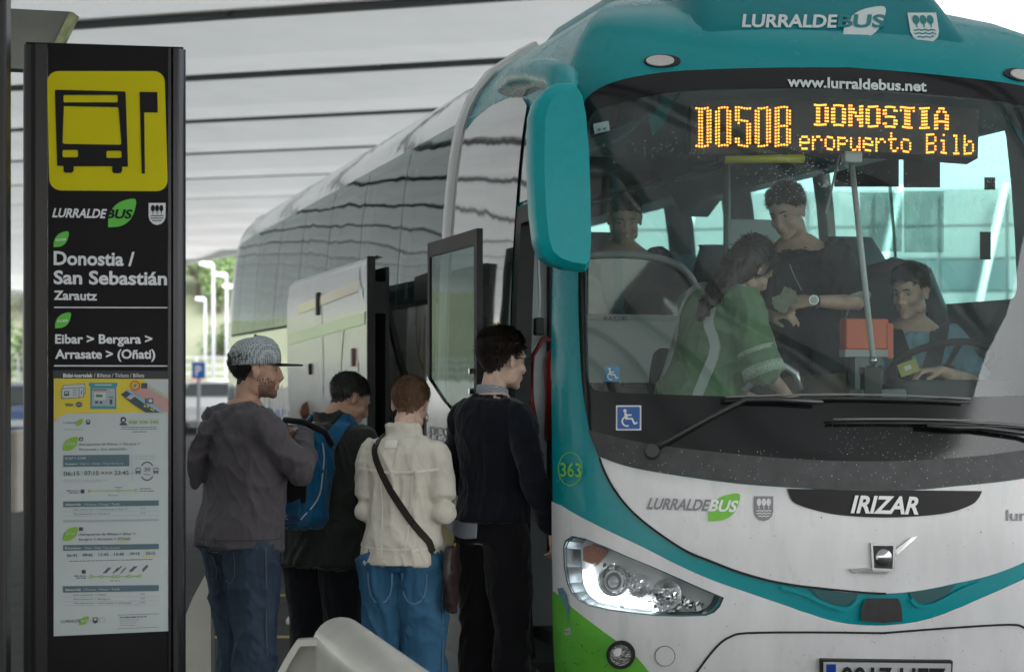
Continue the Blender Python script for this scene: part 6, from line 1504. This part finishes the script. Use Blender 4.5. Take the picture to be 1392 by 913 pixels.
strip_on('yoke_seam', j3, [TSb(-.19, 1.31), TSb(-.1, 1.30), TSb(0, 1.295), TSb(.1, 1.30), TSb(.19, 1.31)], .010, .004, cs2, j3)
for x in (-.075, .075): strip_on('back_seam', j3, [TSb(x, 1.29), TSb(x * .9, 1.15), TSb(x * .8, 1.0), TSb(x * .75, .93)], .005, .0025, cs2, j3)
strip_on('hem_seam', j3, [TSb(-.19, .955), TSb(-.1, .95), TSb(0, .948), TSb(.1, .95), TSb(.19, .955)], .005, .0025, cs2, j3)
strip_on('collar_label', j3, [TSb(-.055, 1.42), TSb(.0, 1.422)], .036, .003, cs2, j3, .002, 3)
fr_r = random.Random(4); frm = MB()
for i in range(90):
    x = fr_r.uniform(.10, .19); z = 1.33 - fr_r.uniform(0, .03) - (x - .1) * .4
    if i > 45: x = .15 + fr_r.uniform(-.01, .01); z = 1.30 - fr_r.uniform(0, .26)
    h = BVHTree.FromPolygons([v.co for v in j3.data.vertices], [tuple(p.vertices) for p in j3.data.polygons]) if i == 0 else h
    q = h.find_nearest(TSb(x, z)); p = q[0]; d = q[1] * .008 + V3(fr_r.uniform(-.012, .012), 0, -fr_r.uniform(.006, .022)); w = V3(.0007, 0, 0)
    frm.add([p - w, p + w, p + d], [(0, 1, 2)])
frm.build('frayed_threads', cs2, j3)['kind'] = 'stuff'
strap_m = cloth('strap_brown_black', (.025, .018, .016), .6)
jb = mat('blue_denim', (.022, .085, .17), .85, spec=.15, col2=(.07, .19, .32), vscale=3.2, bump=.0008, bscale=260, stretch=(1, 1, .5), crease=.010)
def b6(g): c['torso'](g, .008, .80, 1.0); c['leg'](g, 'R', .038, .03); c['leg'](g, 'L', .038, .03)
j4 = c['garment']('jeans', jb, b6, .009, folds(.013, 9, 7, 4, .5), 3)
for x0 in (.03, -.13): strip_on('back_pocket_seam', j4, [V3(x0, -.3, .86) * s_, V3(x0, -.3, .75) * s_, V3(x0 + .05, -.3, .71) * s_, V3(x0 + .11, -.3, .75) * s_, V3(x0 + .11, -.3, .86) * s_], .006, .003, mat('denim_light_stitch', (.11, .21, .33), .8), j4, n=2)
strip_on('side_seam', j4, [V3(.3, -.04, .88) * s_, V3(.3, -.03, .7) * s_, V3(.3, -.02, .45) * s_, V3(.3, -.02, .25) * s_], .008, .002, MATS['denim_light_stitch'], j4)
for k in 'RL': shoe(c, k, MATS['shoe_dark'])
er = (c['Mh'] @ V3(.088, -.010, -.062)) * s_; MB().tube([er + V3(.0, .014 * cos(t), .016 * sin(t)) for t in [2 * pi * i / 14 for i in range(14)]], .0022, 6).build('hoop_earring', mat('gold', (.7, .5, .2), .25, metal=1), c['root'], True)
cbg = empty('crossbody_bag', c['root'].location, c['root'].rotation_euler.z); tag(cbg, 'dark brown crossbody bag hanging at the hip of the cream jacket wearer', 'bag')
strip_on('bag_strap', j3, [TSb(-.05, 1.50, .05), TSb(-.11, 1.46, -.1), TSb(-.10, 1.36), TSb(-.04, 1.24), TSb(.05, 1.10), TSb(.13, 1.0), TSb(.20, .95, -.1)], .030, .006, strap_m, cbg, .004)
gb = MB(); 
secs = []
for i in range(9):
    f = i / 8; z = .98 - .30 * f; w_ = .10 * sin(pi * min(1, .25 + f * .68)) ; secs.append([V3(.245 + .028 * cos(t), -.03 + w_ * sin(t) - .02 * f, z) * s_ for t in [2 * pi * i / 16 for i in range(16)]])
gb.ring(secs[::-1]); remesh('bag_pouch', gb, .008, mat('bag_leather', (.030, .018, .018), .45, var=.3, vscale=20), cbg, 3, .5, folds(.006, 2, 12, 8, .2))
MB().tube([(V3(.262, -.06, .985) * s_), (V3(.27, -.06, .985) * s_)], .012, 12).build('bag_clasp', mat('brass', (.35, .26, .12), .35, metal=1), cbg)
# ---- 4 man in dark jumper
c = person('tall man in a black jumper and trousers waiting right at the coach door', at_px(669, 8.95), radians(-42), 1.81, sk3,
    dict(wf=.93, lean=(1, 0, 0), head=(-14, 6, 0), neckf=.015, hair=('dark_brown', (.022, .014, .010), .013), top=.012, strand=.030, lift=1.5, nstr=5000, R=((.262, -.03, 1.13), (.25, .10, .93), (0, .35, -1), (-1, 0, 0)), L=((-.25, .03, 1.14), (-.2, .2, 1.0), (0, 1, 0), (0, 0, -1)), curl=.55, thumbR=(0, 1, .2)))
jm = cloth('black_navy_knit', (.008, .010, .016), .95, bump=.0010, bs=260)
def b7(g):
    c['torso'](g, .020, .97, 1.49, hem=.955, low=.014); c['arm'](g, 'R', .018, 1.90, .052); c['arm'](g, 'L', .018, 1.90, .052); T = c['T']
    g.tube([T @ V3(.078 * cos(t), -.012 + .068 * sin(t), 1.468 - .012 * sin(t)) for t in [2 * pi * i / 16 for i in range(17)]], .012, 8)
j5 = c['garment']('jumper', jm, b7, .0075, folds(.008, 21, 7, 3.4, .6), 3)
ck = bpy.data.materials.new('gingham_shirt'); ck.use_nodes = True; nt = ck.node_tree; b = nt.nodes['Principled BSDF']; b.inputs['Roughness'].default_value = .8
tc = nt.nodes.new('ShaderNodeTexCoord'); ch = nt.nodes.new('ShaderNodeTexChecker'); ch.inputs['Scale'].default_value = 150; ch.inputs['Color1'].default_value = (.50, .54, .60, 1); ch.inputs['Color2'].default_value = (.05, .07, .13, 1)
nt.links.new(tc.outputs['Object'], ch.inputs[0]); nt.links.new(ch.outputs[0], b.inputs['Base Color'])
s_ = c['s']; T = c['T']
cg_ = MB(); cg_.ring([[(T @ V3(r * cos(t), -.008 + r * .92 * sin(t), z - .012 * sin(t))) * s_ for t in [2 * pi * i / 24 for i in range(24)]] for z, r in ((1.455, .074), (1.49, .071), (1.515, .069), (1.517, .065), (1.46, .06))]); cg_.build('shirt_collar', ck, c['root'], True)
def b8(g): c['torso'](g, .016, .80, 1.0); c['leg'](g, 'R', .026, .02); c['leg'](g, 'L', .026, .02)
t5 = c['garment']('trousers', cloth('black_trouser', (.007, .007, .009)), b8, .010, folds(.008, 15, 7, 4, .3), 3)
strip_on('shirt_tail', t5, [V3(-.16, -.2, .955) * s_, V3(-.06, -.3, .925) * s_, V3(.03, -.3, .93) * s_], .085, .010, ck, c['root'], .010)
gls = mat('glasses_black', (.01, .01, .01), .3); gq = MB(); Mh = c['Mh']
for sx in (-1, 1):
    gq.tube([(Mh @ V3(sx * .034 + .021 * cos(t), .108, .006 + .017 * sin(t))) * s_ for t in [2 * pi * i / 14 for i in range(15)]], .0016, 5)
    gq.tube([(Mh @ V3(sx * .056, .106, .010)) * s_, (Mh @ V3(sx * .083, .05, .012)) * s_, (Mh @ V3(sx * .085, -.005, .008)) * s_], .0018, 5)
gq.build('glasses', gls, c['root'])['kind'] = 'stuff'
for k in 'RL': shoe(c, k, MATS['shoe_dark'])
# ---- 5 far person with white shoes
p5_ = P3(412, 510, 13.3)
c = person('short brown haired person with white shoes mostly hidden behind the backpack wearer', (p5_.x, p5_.y, 0), radians(-60), 1.46, sk3,
    dict(fem=True, lean=(0, 9, 0), head=(0, 8, 0), vox=.009, eyes=False, hair=('auburn', (.14, .06, .03), .010), strand=.015, nstr=900, R=down_R, L=down_L))
c['garment']('dark_coat', cloth('far_coat', (.02, .022, .028)), lambda g: (c['torso'](g, .03, .86, 1.46, hem=.70), c['arm'](g, 'R', .02, 1.95), c['arm'](g, 'L', .02, 1.95)), .014, folds(.008, 2))
c['garment']('dark_leggings', MATS['black_cloth'], lambda g: (c['torso'](g, .01, .80, 1.0), c['leg'](g, 'R', .006, upto=.8), c['leg'](g, 'L', .006)), .014)
for k in 'RL': shoe(c, k, mat('shoe_white', (.65, .66, .68), .5))
# ---- inside the coach
def in_bus(u, v, z): return BM @ V3(u, v, z)
seatlegs = {'R': ((.13, .42, .90), (.14, .46, .50)), 'L': ((-.13, .42, .90), (-.14, .46, .50))}
# driver
c = person('driver in a light blue shirt handing a ticket behind the steering wheel', in_bus(.655, 1.12, .40), radians(178), 1.74, sk2,
    dict(wf=1.0, lean=(4, 0, 0), head=(-36, 12, 0), neckf=.02, hair=('driver_dark', (.014, .011, .010), .014), top=.008, strand=.022, fringe=True, legs=seatlegs, R=((.26, .10, 1.16), (.12, .34, 1.14), (-.6, .6, 0), (0, 0, -1)), L=((-.285, .16, 1.19), (-.07, .33, 1.27), (1, .25, .05), (0, 0, -1)), thumbL=(0, .4, 1), curl=.5))
bs_ = cloth('light_blue_shirt', (.18, .38, .50))
def b9(g): c['torso'](g, .020, .86, 1.46); c['arm'](g, 'R', .022, .85, .058); c['arm'](g, 'L', .022, .85, .058)
g9 = c['garment']('shirt', bs_, b9, .008, folds(.009, 3, 8, 4, .5), 3)
s_ = c['s']; T = c['T']; nvv = cloth('navy_vest', (.025, .035, .05))
for sx in (-1, 1):
    strip_on('navy_front_panel', g9, [T @ V3(sx * .11, -.02, 1.49) * s_, T @ V3(sx * .105, .1, 1.44) * s_, T @ V3(sx * .07, .2, 1.32) * s_, T @ V3(sx * .035, .25, 1.22) * s_], .085, .006, nvv, g9, .003)
c['garment']('trousers', MATS['black_cloth'], lambda g: (c['torso'](g, .015, .80, 1.0), c['leg'](g, 'R', .02), c['leg'](g, 'L', .02)), .012)
W_, hd = c['arms']['L'][2] * s_, c['arms']['L'][3]
tk = empty('ticket', c['root'].matrix_world.translation if False else c['root'].location, c['root'].rotation_euler.z); tag(tk, 'yellow green ticket held in the fingers of the driver', 'ticket')
R_ = Matrix.Translation(W_ + hd * .16 + V3(0, .03, .01)) @ Matrix.Rotation(.35, 4, 'Y')
MB().box(-.045, .045, -.001, .001, -.03, .03, R_).build('card', mat('ticket_yellow', (.38, .40, .10), .5), tk)
MB().box(-.012, .018, .0012, .0018, -.008, .012, R_).build('card_print', wht_s, tk)
# standing man in dark polo
c = person('dark haired man in a black polo shirt with wristwatch holding banknotes inside the coach', in_bus(.135, 1.20, .80), radians(168), 1.72, sk2,
    dict(wf=1.06, lean=(5, 3, 0), head=(-22, 20, 4), neckf=.03, hair=('polo_dark', (.012, .010, .009), .014), top=.010, strand=.022, lift=1.2, R=((.26, .10, 1.17), (.11, .30, 1.14), (-.8, .5, .1), (0, -.3, -1)), L=((-.27, .10, 1.17), (-.075, .28, 1.20), (1, .25, -.02), (0, -.6, -.7)), thumbL=(0, .4, 1), curl=.6))
def b10(g): c['torso'](g, .022, .86, 1.46, hem=.84, low=.02); c['arm'](g, 'R', .026, .92, .060); c['arm'](g, 'L', .026, .92, .060)
gp_ = c['garment']('polo_shirt', cloth('black_polo', (.020, .024, .035)), b10, .008, folds(.009, 5, 7, 3.5, .6), 3)
s_ = c['s']; T = c['T']
A0, A1 = c['arms']['L'][0] * s_, c['arms']['L'][1] * s_
cl_ = A0.lerp(A1, .93); MB().tube([cl_, cl_ + (A1 - A0).normalized() * .006], .078 * s_, 18).build('sleeve_trim', mat('trim_pale', (.40, .42, .42), .6), gp_, True)
c['garment']('trousers', cloth('beige_chino', (.16, .13, .09)), lambda g: (c['torso'](g, .015, .80, 1.0), c['leg'](g, 'R', .02), c['leg'](g, 'L', .02)), .012)
strip_on('lanyard', gp_, [T @ V3(.05, .1, 1.47) * s_, T @ V3(.03, .3, 1.38) * s_, T @ V3(-.02, .3, 1.26) * s_], .004, .003, mat('lanyard_pale', (.35, .37, .36), .5), c['root'])
strip_on('collar', gp_, [T @ V3(.07, .05, 1.50) * s_, T @ V3(.05, .15, 1.46) * s_, T @ V3(0, .2, 1.42) * s_, T @ V3(-.05, .15, 1.46) * s_, T @ V3(-.07, .05, 1.50) * s_], .022, .006, MATS['black_polo'], c['root'])
E_, W_ = c['arms']['L'][1] * s_, c['arms']['L'][2] * s_; d_ = (W_ - E_).normalized(); q = W_ - d_ * .012
wt = MB().tube([q - d_ * .008, q + d_ * .008], .034, 16).build('watch_strap', rubber, c['root'], True)
fc = q + V3(0, .036, .004); MB().tube([fc, fc + V3(0, .006, 0)], .019, 18).build('watch_face', mat('watch_white', (.6, .6, .6), .2), wt); MB().tube([fc - V3(0, .002, 0), fc + V3(0, .004, 0)], .022, 18).build('watch_case', chrome, wt)
nt_ = empty('banknotes', c['root'].location, c['root'].rotation_euler.z); tag(nt_, 'folded pale banknotes held by the man in the black polo shirt', 'banknotes')
for i, a in enumerate((.3, .7, 1.1)): MB().box(-.055, .055, -.001, .001, -.03, .03, Matrix.Translation(V3(.055, .40 + i * .006, 1.18) * s_) @ Matrix.Rotation(a, 4, 'Y')).build('banknote', mat('note_paper', (.30, .33, .24), .7, var=.2, vscale=60), nt_)
# woman in green
c = person('long haired woman in a green top boarding with pale bag straps seen from behind', in_bus(-.50, .84, .60), radians(-62), 1.68, sk2,
    dict(fem=True, wf=1.10, lean=(14, 4, 0), head=(0, 26, 0), neckf=.03, style='long', hair=('long_brown', (.030, .018, .015), .022), strand=.05, nstr=2600, eyes=False, R=((.29, .10, 1.14), (.22, .32, 1.06), (0, 1, 0), (0, 0, -1)), L=((-.25, .10, 1.14), (-.15, .30, 1.05), (0, 1, 0), (0, 0, -1))))
def b11(g): c['torso'](g, .036, .86, 1.46, hem=.70, low=.04); c['arm'](g, 'R', .042, 1.10, .066); c['arm'](g, 'L', .042, 1.10, .066)
gg = c['garment']('green_top', cloth('sage_green', (.13, .22, .12), .9), b11, .008, folds(.013, 17, 7, 4, .6), 3)
s_ = c['s']; T = c['T']; lace = mat('lace_white', (.5, .55, .5), .8, col2=(.15, .28, .14), vscale=90)
for f, w_ in ((.72, .022), (1.02, .045)):
    A0, A1 = c['arms']['R'][0] * s_, c['arms']['R'][1] * s_; cc = A0.lerp(A1, f); d_ = (A1 - A0).normalized(); MB().tube([cc - d_ * w_ / 2, cc + d_ * w_ / 2], [.098 * s_, .103 * s_] if f > 1 else .094 * s_, 20).build('lace_band', lace, gg, True)
for sx in (-1, 1): strip_on('bag_strap', gg, [T @ V3(sx * .12, .15, 1.35) * s_, T @ V3(sx * .12, .03, 1.49) * s_, T @ V3(sx * .13, -.12, 1.45) * s_, T @ V3(sx * .155, -.24, 1.25) * s_, T @ V3(sx * .17, -.24, 1.05) * s_, T @ V3(sx * .18, -.2, .85) * s_], .045, .012, mat('strap_grey', (.42, .45, .44), .7, bump=.002, bscale=90), c['root'])
hb = MB(); Mh = c['Mh']; hb.tube([Mh @ V3(.0, -.05, .06), Mh @ V3(.04, -.085, -.04), Mh @ V3(.07, -.11, -.16), Mh @ V3(.095, -.125, -.29), Mh @ V3(.105, -.13, -.40)], [(.085, .08), (.10, .08), (.09, .06), (.07, .045), (.03, .02)], 16, (0, 1, 0), True); hb.v = [v * s_ for v in hb.v]
hl_ = remesh('long_hair', hb, .008, MATS['hair_long_brown'], c['root'], 2, .5, folds(.012, 6, 40, 3, .1))
c['garment']('trousers', MATS['black_cloth'], lambda g: (c['torso'](g, .015, .80, 1.0), c['leg'](g, 'R', .02), c['leg'](g, 'L', .02)), .012)
# seated passenger
c = person('short haired man in dark clothes sitting behind the entrance partition', in_bus(-.56, 1.86, .80), radians(186), 1.72, sk1,
    dict(wf=1.05, lean=(6, 0, 0), head=(-4, 18, 0), neckf=.03, hair=('passenger_dark', (.016, .013, .011), .008), strand=.012, legs=seatlegs, R=((.26, .06, 1.15), (.14, .3, 1.05), (-.4, .8, 0), (0, 0, -1)), L=((-.26, .06, 1.15), (-.14, .3, 1.05), (.4, .8, 0), (0, 0, -1))))
c['garment']('dark_jacket', cloth('passenger_black', (.015, .017, .022)), lambda g: (c['torso'](g, .03, .86, 1.465), c['arm'](g, 'R', .026, 1.95, .06), c['arm'](g, 'L', .026, 1.95, .06)), .009, folds(.010, 8, 8, 4, .4), 3)
c['garment']('trousers', MATS['black_cloth'], lambda g: (c['torso'](g, .015, .80, 1.0), c['leg'](g, 'R', .02), c['leg'](g, 'L', .02)), .012)
# ------------------------------------------------------------------ surroundings
def blob_tree(name, loc, h, r, seed, label, group, lm, trunk=True):
    R = random.Random(seed); t = empty(name, loc); tag(t, label, 'tree', group)
    tk = MB().tube([(0, 0, 0), (.1 * R.uniform(-1, 1), 0, h * .3), (.2 * R.uniform(-1, 1), .1, h * .6)], [.22, .16, .08], 7)
    for _ in range(5):
        a = R.uniform(0, 6.28); tk.tube([(0, 0, h * R.uniform(.25, .45)), (cos(a) * r * .6, sin(a) * r * .6, h * R.uniform(.55, .8))], [.09, .03], 5)
    tk.build('trunk', mat('bark', (.06, .045, .035), .9), t)
    vs = []; fs = []
    cl = [(R.uniform(-.7, .7) * r, R.uniform(-.7, .7) * r, h * R.uniform(.38, .9), r * R.uniform(.25, .5)) for _ in range(16)]
    for cx, cy_, cz, cr_ in cl:
        for _ in range(90):
            d = Vector((R.gauss(0, 1), R.gauss(0, 1), R.gauss(0, 1))).normalized() * cr_ * R.uniform(.55, 1.05); c = Vector((cx, cy_, cz)) + d; s_ = r * R.uniform(.035, .075)
            a = Vector((R.gauss(0, 1), R.gauss(0, 1), R.gauss(0, 1))).normalized(); b = a.cross(Vector((R.gauss(0, 1), R.gauss(0, 1), R.gauss(0, 1)))).normalized(); k = len(vs)
            vs += [c - a * s_, c + b * s_ * .7, c + a * s_, c - b * s_ * .7]; fs.append((k, k + 1, k + 2, k + 3))
    mesh_obj('crown', vs, fs, lm, t); return t
leafm = [mat('foliage_dark', (.07, .12, .04), .7, var=.5, vscale=.6), mat('foliage_mid', (.12, .19, .07), .7, var=.4, vscale=.6), mat('foliage_pale', (.20, .25, .10), .7, var=.4, vscale=.6)]
# hillside terrain
vs = []; NX, NY = 60, 16
def hz(x, y):
    b = max(0, min(1, (y - 118) / 90)); return .0 + 26 * sm(b) + 1.2 * noise.noise(Vector((x * .03, y * .03, 0))) * b * 3
for i in range(NX + 1):
    for j in range(NY + 1):
        x = -130 + 126 * i / NX; y = 112 + 140 * j / NY; vs.append(Vector((x, y, hz(x, y) - (.3 if j == 0 else 0))))
hill = mesh_obj('hillside', vs, [(i * (NY + 1) + j, (i + 1) * (NY + 1) + j, (i + 1) * (NY + 1) + j + 1, i * (NY + 1) + j + 1) for i in range(NX) for j in range(NY)], mat('hill_grass', (.085, .10, .06), .9, col2=(.13, .14, .095), vscale=.09), None, True); tag(hill, kind='structure')
R_ = random.Random(21); cnt = 0
for (x, y, h, r, k, lb) in [(-22.9, 150, 5.5, 2.9, 0, 'bushy tree on the hill just right of the pillar under the canopy edge'), (-20.9, 147, 5, 2.6, 1, 'mid green tree on the hill above the tallest lamp post'), (-19.4, 151, 6, 2.9, 0, 'dark tree on the hill touching the coach roof line'), (-21.9, 157, 5.5, 3, 2, 'paler tree peeping over the bushy ones on the hill'), (-19.0, 136, 2.6, 1.7, 0, 'low shrub on the slope beside the lamp posts'), (-30.2, 126, 4.5, 2.4, 0, 'dark bush in the gap left of the pillar above the cars'),
    (-29, 150, 8, 4.2, 0, 'dark tree on the hillside masked by the left half of the pillar'), (-25.3, 158, 9, 4.5, 1, 'mid green tree on the hill just clear of the pillar right edge'), (-21.5, 162, 8, 4, 0, 'dark bushy tree on the hill touching the coach rear corner'), (-17.5, 152, 6, 3.3, 1, 'low round tree on the hill hidden by the rear of the coach'),
    (-24, 178, 8, 4.4, 2, 'pale tree higher on the hill behind the tall lamp post'), (-28, 192, 9, 5, 1, 'uppermost tree in the gap between pillar and coach'), (-38, 150, 9, 4.4, 0, 'dark tree on the hill behind the black post'), (-36, 140, 7, 3.6, 1, 'round tree low on the hill at the left border'), (-34.2, 146, 7, 3.2, 0, 'dark tree filling the narrow gap left of the pillar'), (-41, 160, 9, 4.6, 2, 'pale tree on the hill beyond the left border'), (-34, 185, 9, 5, 0, 'high dark tree behind the middle of the pillar'), (-14, 172, 8, 4, 1, 'tree on the hill behind the middle of the coach')]:
    blob_tree('hill_tree', (x, y, hz(x, y) - .3), h, r, cnt, lb, 'trees on the far hillside', leafm[k]); cnt += 1
# lamp posts
lpm = mat('lamp_post_white', (.30, .32, .34), .4)
for (x, yt, d, lb) in ((290, 360, 96, 'tall white car park lamp post, the nearest one right of the pillar'), (308, 374, 108, 'white lamp post standing just left of the rear of the coach'), (317, 390, 124, 'shorter white lamp post half hidden by the coach rear'), (279, 407, 132, 'faint distant lamp post close to the pillar edge'), (33, 398, 92, 'white lamp post seen through the gap left of the pillar')):
    p = P3(x, 510, d); h = CZ + (HY - yt) * d / F; t = empty('lamp_post', (p.x, p.y, 0)); tag(t, lb, 'lamp post', 'car park lamp posts')
    MB().tube([(0, 0, 0), (0, 0, h)], [.09, .06], 8).build('post', lpm, t, True)
    MB().tube([(-.1, 0, h), (-.55, 0, h + .05)], [(.07, .12), (.05, .10)], 8, rnd=True).build('lamp_head', mat('lamp_head_pale', (.75, .77, .78), .3), t, True)
# pale wall with railing at the foot of the hill
w = empty('car_park_wall', (0, 104, 0)); tag(w, 'long pale wall with white railing at the foot of the hill', 'wall')
MB().box(-70, 10, 0, .4, 0, 1.3).build('wall_base', mat('wall_pale', (.5, .5, .48), .8, var=.15, vscale=.5), w)
r = MB(); 
for z in (1.7, 2.1, 2.5): r.box(-70, 10, .1, .16, z, z + .06)
r.build('rail', lpm, w)
for i in range(54): MB().box(-70 + i * 1.5, -69.92 + i * 1.5, .08, .18, 1.3, 2.55).build('post', lpm, w)
# parking sign
p = P3(270, 510, 46); sgn_ = empty('parking_sign', (p.x, p.y, 0)); tag(sgn_, 'blue and white parking sign on a grey pole beyond the pillar', 'sign')
MB().tube([(0, 0, 0), (0, 0, 1.55)], .04, 8).build('pole', mat('pole_grey', (.25, .27, .28), .4), sgn_)
MB().box(-.15, .15, -.02, .02, 1.55, 1.92, None, .008).build('sign_plate', mat('parking_blue', (.02, .12, .42), .4), sgn_)
G, Fc = glyphs('P', .03); mesh_obj('sign_letter', [Vector((-.07 + .14 * a, -.023, 1.62 + .22 * b)) for a, b in G], Fc, wht_s, sgn_)
# parked cars
def car(px_, d, m_, rz, label, sedan=True):
    p = P3(px_, 510, d); t = empty('parked_car', (p.x, p.y, 0), rz); tag(t, label, 'car', 'cars in the background car park')
    L2, W_ = 2.1, .88
    side = [(-L2, .35), (-L2, .75), (-1.95, .92), (-1.35, 1.02), (-.85, 1.40), (-.1, 1.47), (.7, 1.42), (1.25, 1.0), (1.9, .88), (L2, .7), (L2, .35)]
    rings = []
    for w2, k in ((-W_, .93), (-W_ * .96, 1), (W_ * .96, 1), (W_, .93)):
        rings.append([Vector((x * (1 if z < .9 else .985), w2 * (1 if z < 1.0 else .82), .35 + (z - .35) * k)) for x, z in side])
    smooth_angle(MB().ring(rings).build('body', m_, t), 35)
    gl = mat('car_window', (.03, .04, .045), .05, spec=1)
    for sgn2 in (-1, 1):
        for a, b, c, d_ in ((-1.15, -.25, -.78, -.25), (-.18, .98, -.18, .62)):
            MB().add([(a, sgn2 * .845, 1.03), (b, sgn2 * .845, 1.03), (d_, sgn2 * .755, 1.36), (c, sgn2 * .755, 1.36)], [(0, 1, 2, 3)]).build('window', gl, t)
        for x in (-1.3, 1.3):
            w_ = MB().tube([(x, sgn2 * .72, .33), (x, sgn2 * .90, .33)], .33, 18, (0, 0, 1)).build('wheel', rubber, t); MB().tube([(x, sgn2 * .9, .33), (x, sgn2 * .915, .33)], .2, 14, (0, 0, 1)).build('rim', chrome, w_)
    MB().add([(-1.34, -.70, 1.05), (-1.34, .70, 1.05), (-.90, .62, 1.40), (-.90, -.62, 1.40)], [(0, 1, 2, 3)]).build('windscreen', gl, t); MB().add([(1.24, -.70, 1.04), (1.24, .70, 1.04), (.76, .62, 1.41), (.76, -.62, 1.41)], [(0, 1, 2, 3)]).build('rear_window', gl, t)
    for s2 in (-.6, .6): MB().box(-2.13, -2.06, s2 - .16, s2 + .16, .62, .76, None, .02).build('headlight', lampglass, t); MB().box(2.05, 2.12, s2 - .16, s2 + .16, .68, .86, None, .02).build('tail_light', mat('tail_red', (.4, .02, .02), .3), t)
    MB().box(-2.14, -2.08, -.26, .26, .40, .52).build('number_plate', wht_s, t)
cw = mat('car_white', (.7, .71, .72), .2, coat=.8); cb_ = mat('car_blue', (.03, .10, .28), .2, coat=.8); cr_m = mat('car_red', (.4, .03, .03), .2, coat=.8); cs_m = mat('car_silver', (.4, .42, .43), .25, metal=.5, coat=.5); cg = mat('car_green', (.02, .22, .12), .25, coat=.8)
car(262, 60, cw, .2, 'white parked car left of the cap wearer by the parking sign'); car(292, 84, cs_m, .1, 'silver parked car behind the man in the patterned cap'); car(330, 70, cw, 0, 'white parked car hidden behind the patterned cap'); car(300, 58, cw, 1.4, 'pale parked car seen end on beside the pillar'); car(274, 62, cg, 1.5, 'green car near the shoulder of the cap wearer')
car(20, 50, cs_m, .3, 'silver parked car in the narrow gap left of the pillar'); car(34, 42, cb_, 1.45, 'blue car in the gap beside the pillar edge'); car(6, 58, cw, .2, 'white car beyond the black post'); car(268, 78, cr_m, .1, 'small red car far behind the parking sign')
# two concrete blocks in the gap
for px_, d, lb in ((17, 26, 'left one of two beige concrete blocks in the narrow gap'), (28, 24.5, 'right one of two beige concrete blocks in the narrow gap')):
    p = P3(px_, 510, d); b = MB().box(-.13 if px_ < 20 else -.07, .06, -.4, .4, 0, .92 if px_ < 20 else .98, None, .04).build('concrete_block', mat('block_beige', (.36, .34, .29), .8, var=.15, vscale=4)); b.location = (p.x, p.y, 0); tag(b, lb, 'concrete block', 'concrete blocks beside the lane')
# glazed terminal facade to the right, seen through the driver side window
tf = empty('terminal_facade', (17, 62, 0), radians(-12)); tag(tf, 'pale glass and white panel facade seen through the coach side windows', 'building')
pm = mat('facade_white', (.26, .28, .28), .5, var=.12, vscale=.6); fgm = mat('facade_glass', (.09, .13, .14), .3)
stm = mat('strut_white', (.6, .62, .62), .4)
for i in range(14):
    for j in range(7):
        MB().box(-14 + i * 2.0, -14 + i * 2.0 + 1.9, 0, .1, .2 + j * 1.0, .2 + j * 1.0 + .94).build('facade_panel', fgm if (j in (2, 4) and i % 3) else pm, tf)
for i in range(9): MB().tube([(-13 + i * 3.1, -.9, 0), (-11.4 + i * 3.1, -.5, 7.4)], .12, 8).build('slanted_strut', stm, tf, True)
MB().box(-14, 14, .1, .3, 0, 7.3).build('wall', pm, tf)

bdep = 7.45
ba = barrier(Vector((P3(463, 835, bdep).x, bdep, 0)), 3.2, ANG, CZ - (838 - HY) / F * bdep, 'white rounded plastic barrier in the foreground below the queue, recessed flank at its left end')
def px_plate(name, P, d, th, mt, parent, H=()):
    V, T = fill(P, H); I = wm(parent).inverted(); n = len(V); vs = [I @ P3(x, y, d) for x, y in V] + [I @ (P3(x, y, d) + Vector((0, th, 0))) for x, y in V]
    fs = [t for t in T] + [tuple(i + n for i in t[::-1]) for t in T]
    ed_ = {}
    for t in T:
        for a, b in zip(t, t[1:] + t[:1]): ed_[(a, b)] = 1
    for (a, b) in ed_:
        if (b, a) not in ed_: fs.append((a, a + n, b + n, b))
    return mesh_obj(name, vs, fs, mt, parent)
px_plate('flank_rim', smooth_line([(366, 935), (386, 897), (401, 873), (408, 869), (440, 868)], 3) + [(447, 880), (450, 935)], 7.33, .05, MATS['barrier_white'], ba, [[(378, 934), (395, 899), (408, 878), (434, 877), (438, 934)]])
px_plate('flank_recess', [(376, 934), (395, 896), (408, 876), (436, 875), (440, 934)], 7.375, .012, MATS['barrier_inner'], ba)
p = P3(270, 510, 9.9); b2_ = empty('barrier', (p.x, p.y, 0)); tag(b2_, 'white sloping barrier panel between the pillar and the leg of the man in the cap', 'barrier')
px_plate('panel', [(248, 846), (262, 812), (281, 777), (284, 782), (286, 800), (288, 1050), (248, 1050)], 9.9, .12, MATS['barrier_white'], b2_)
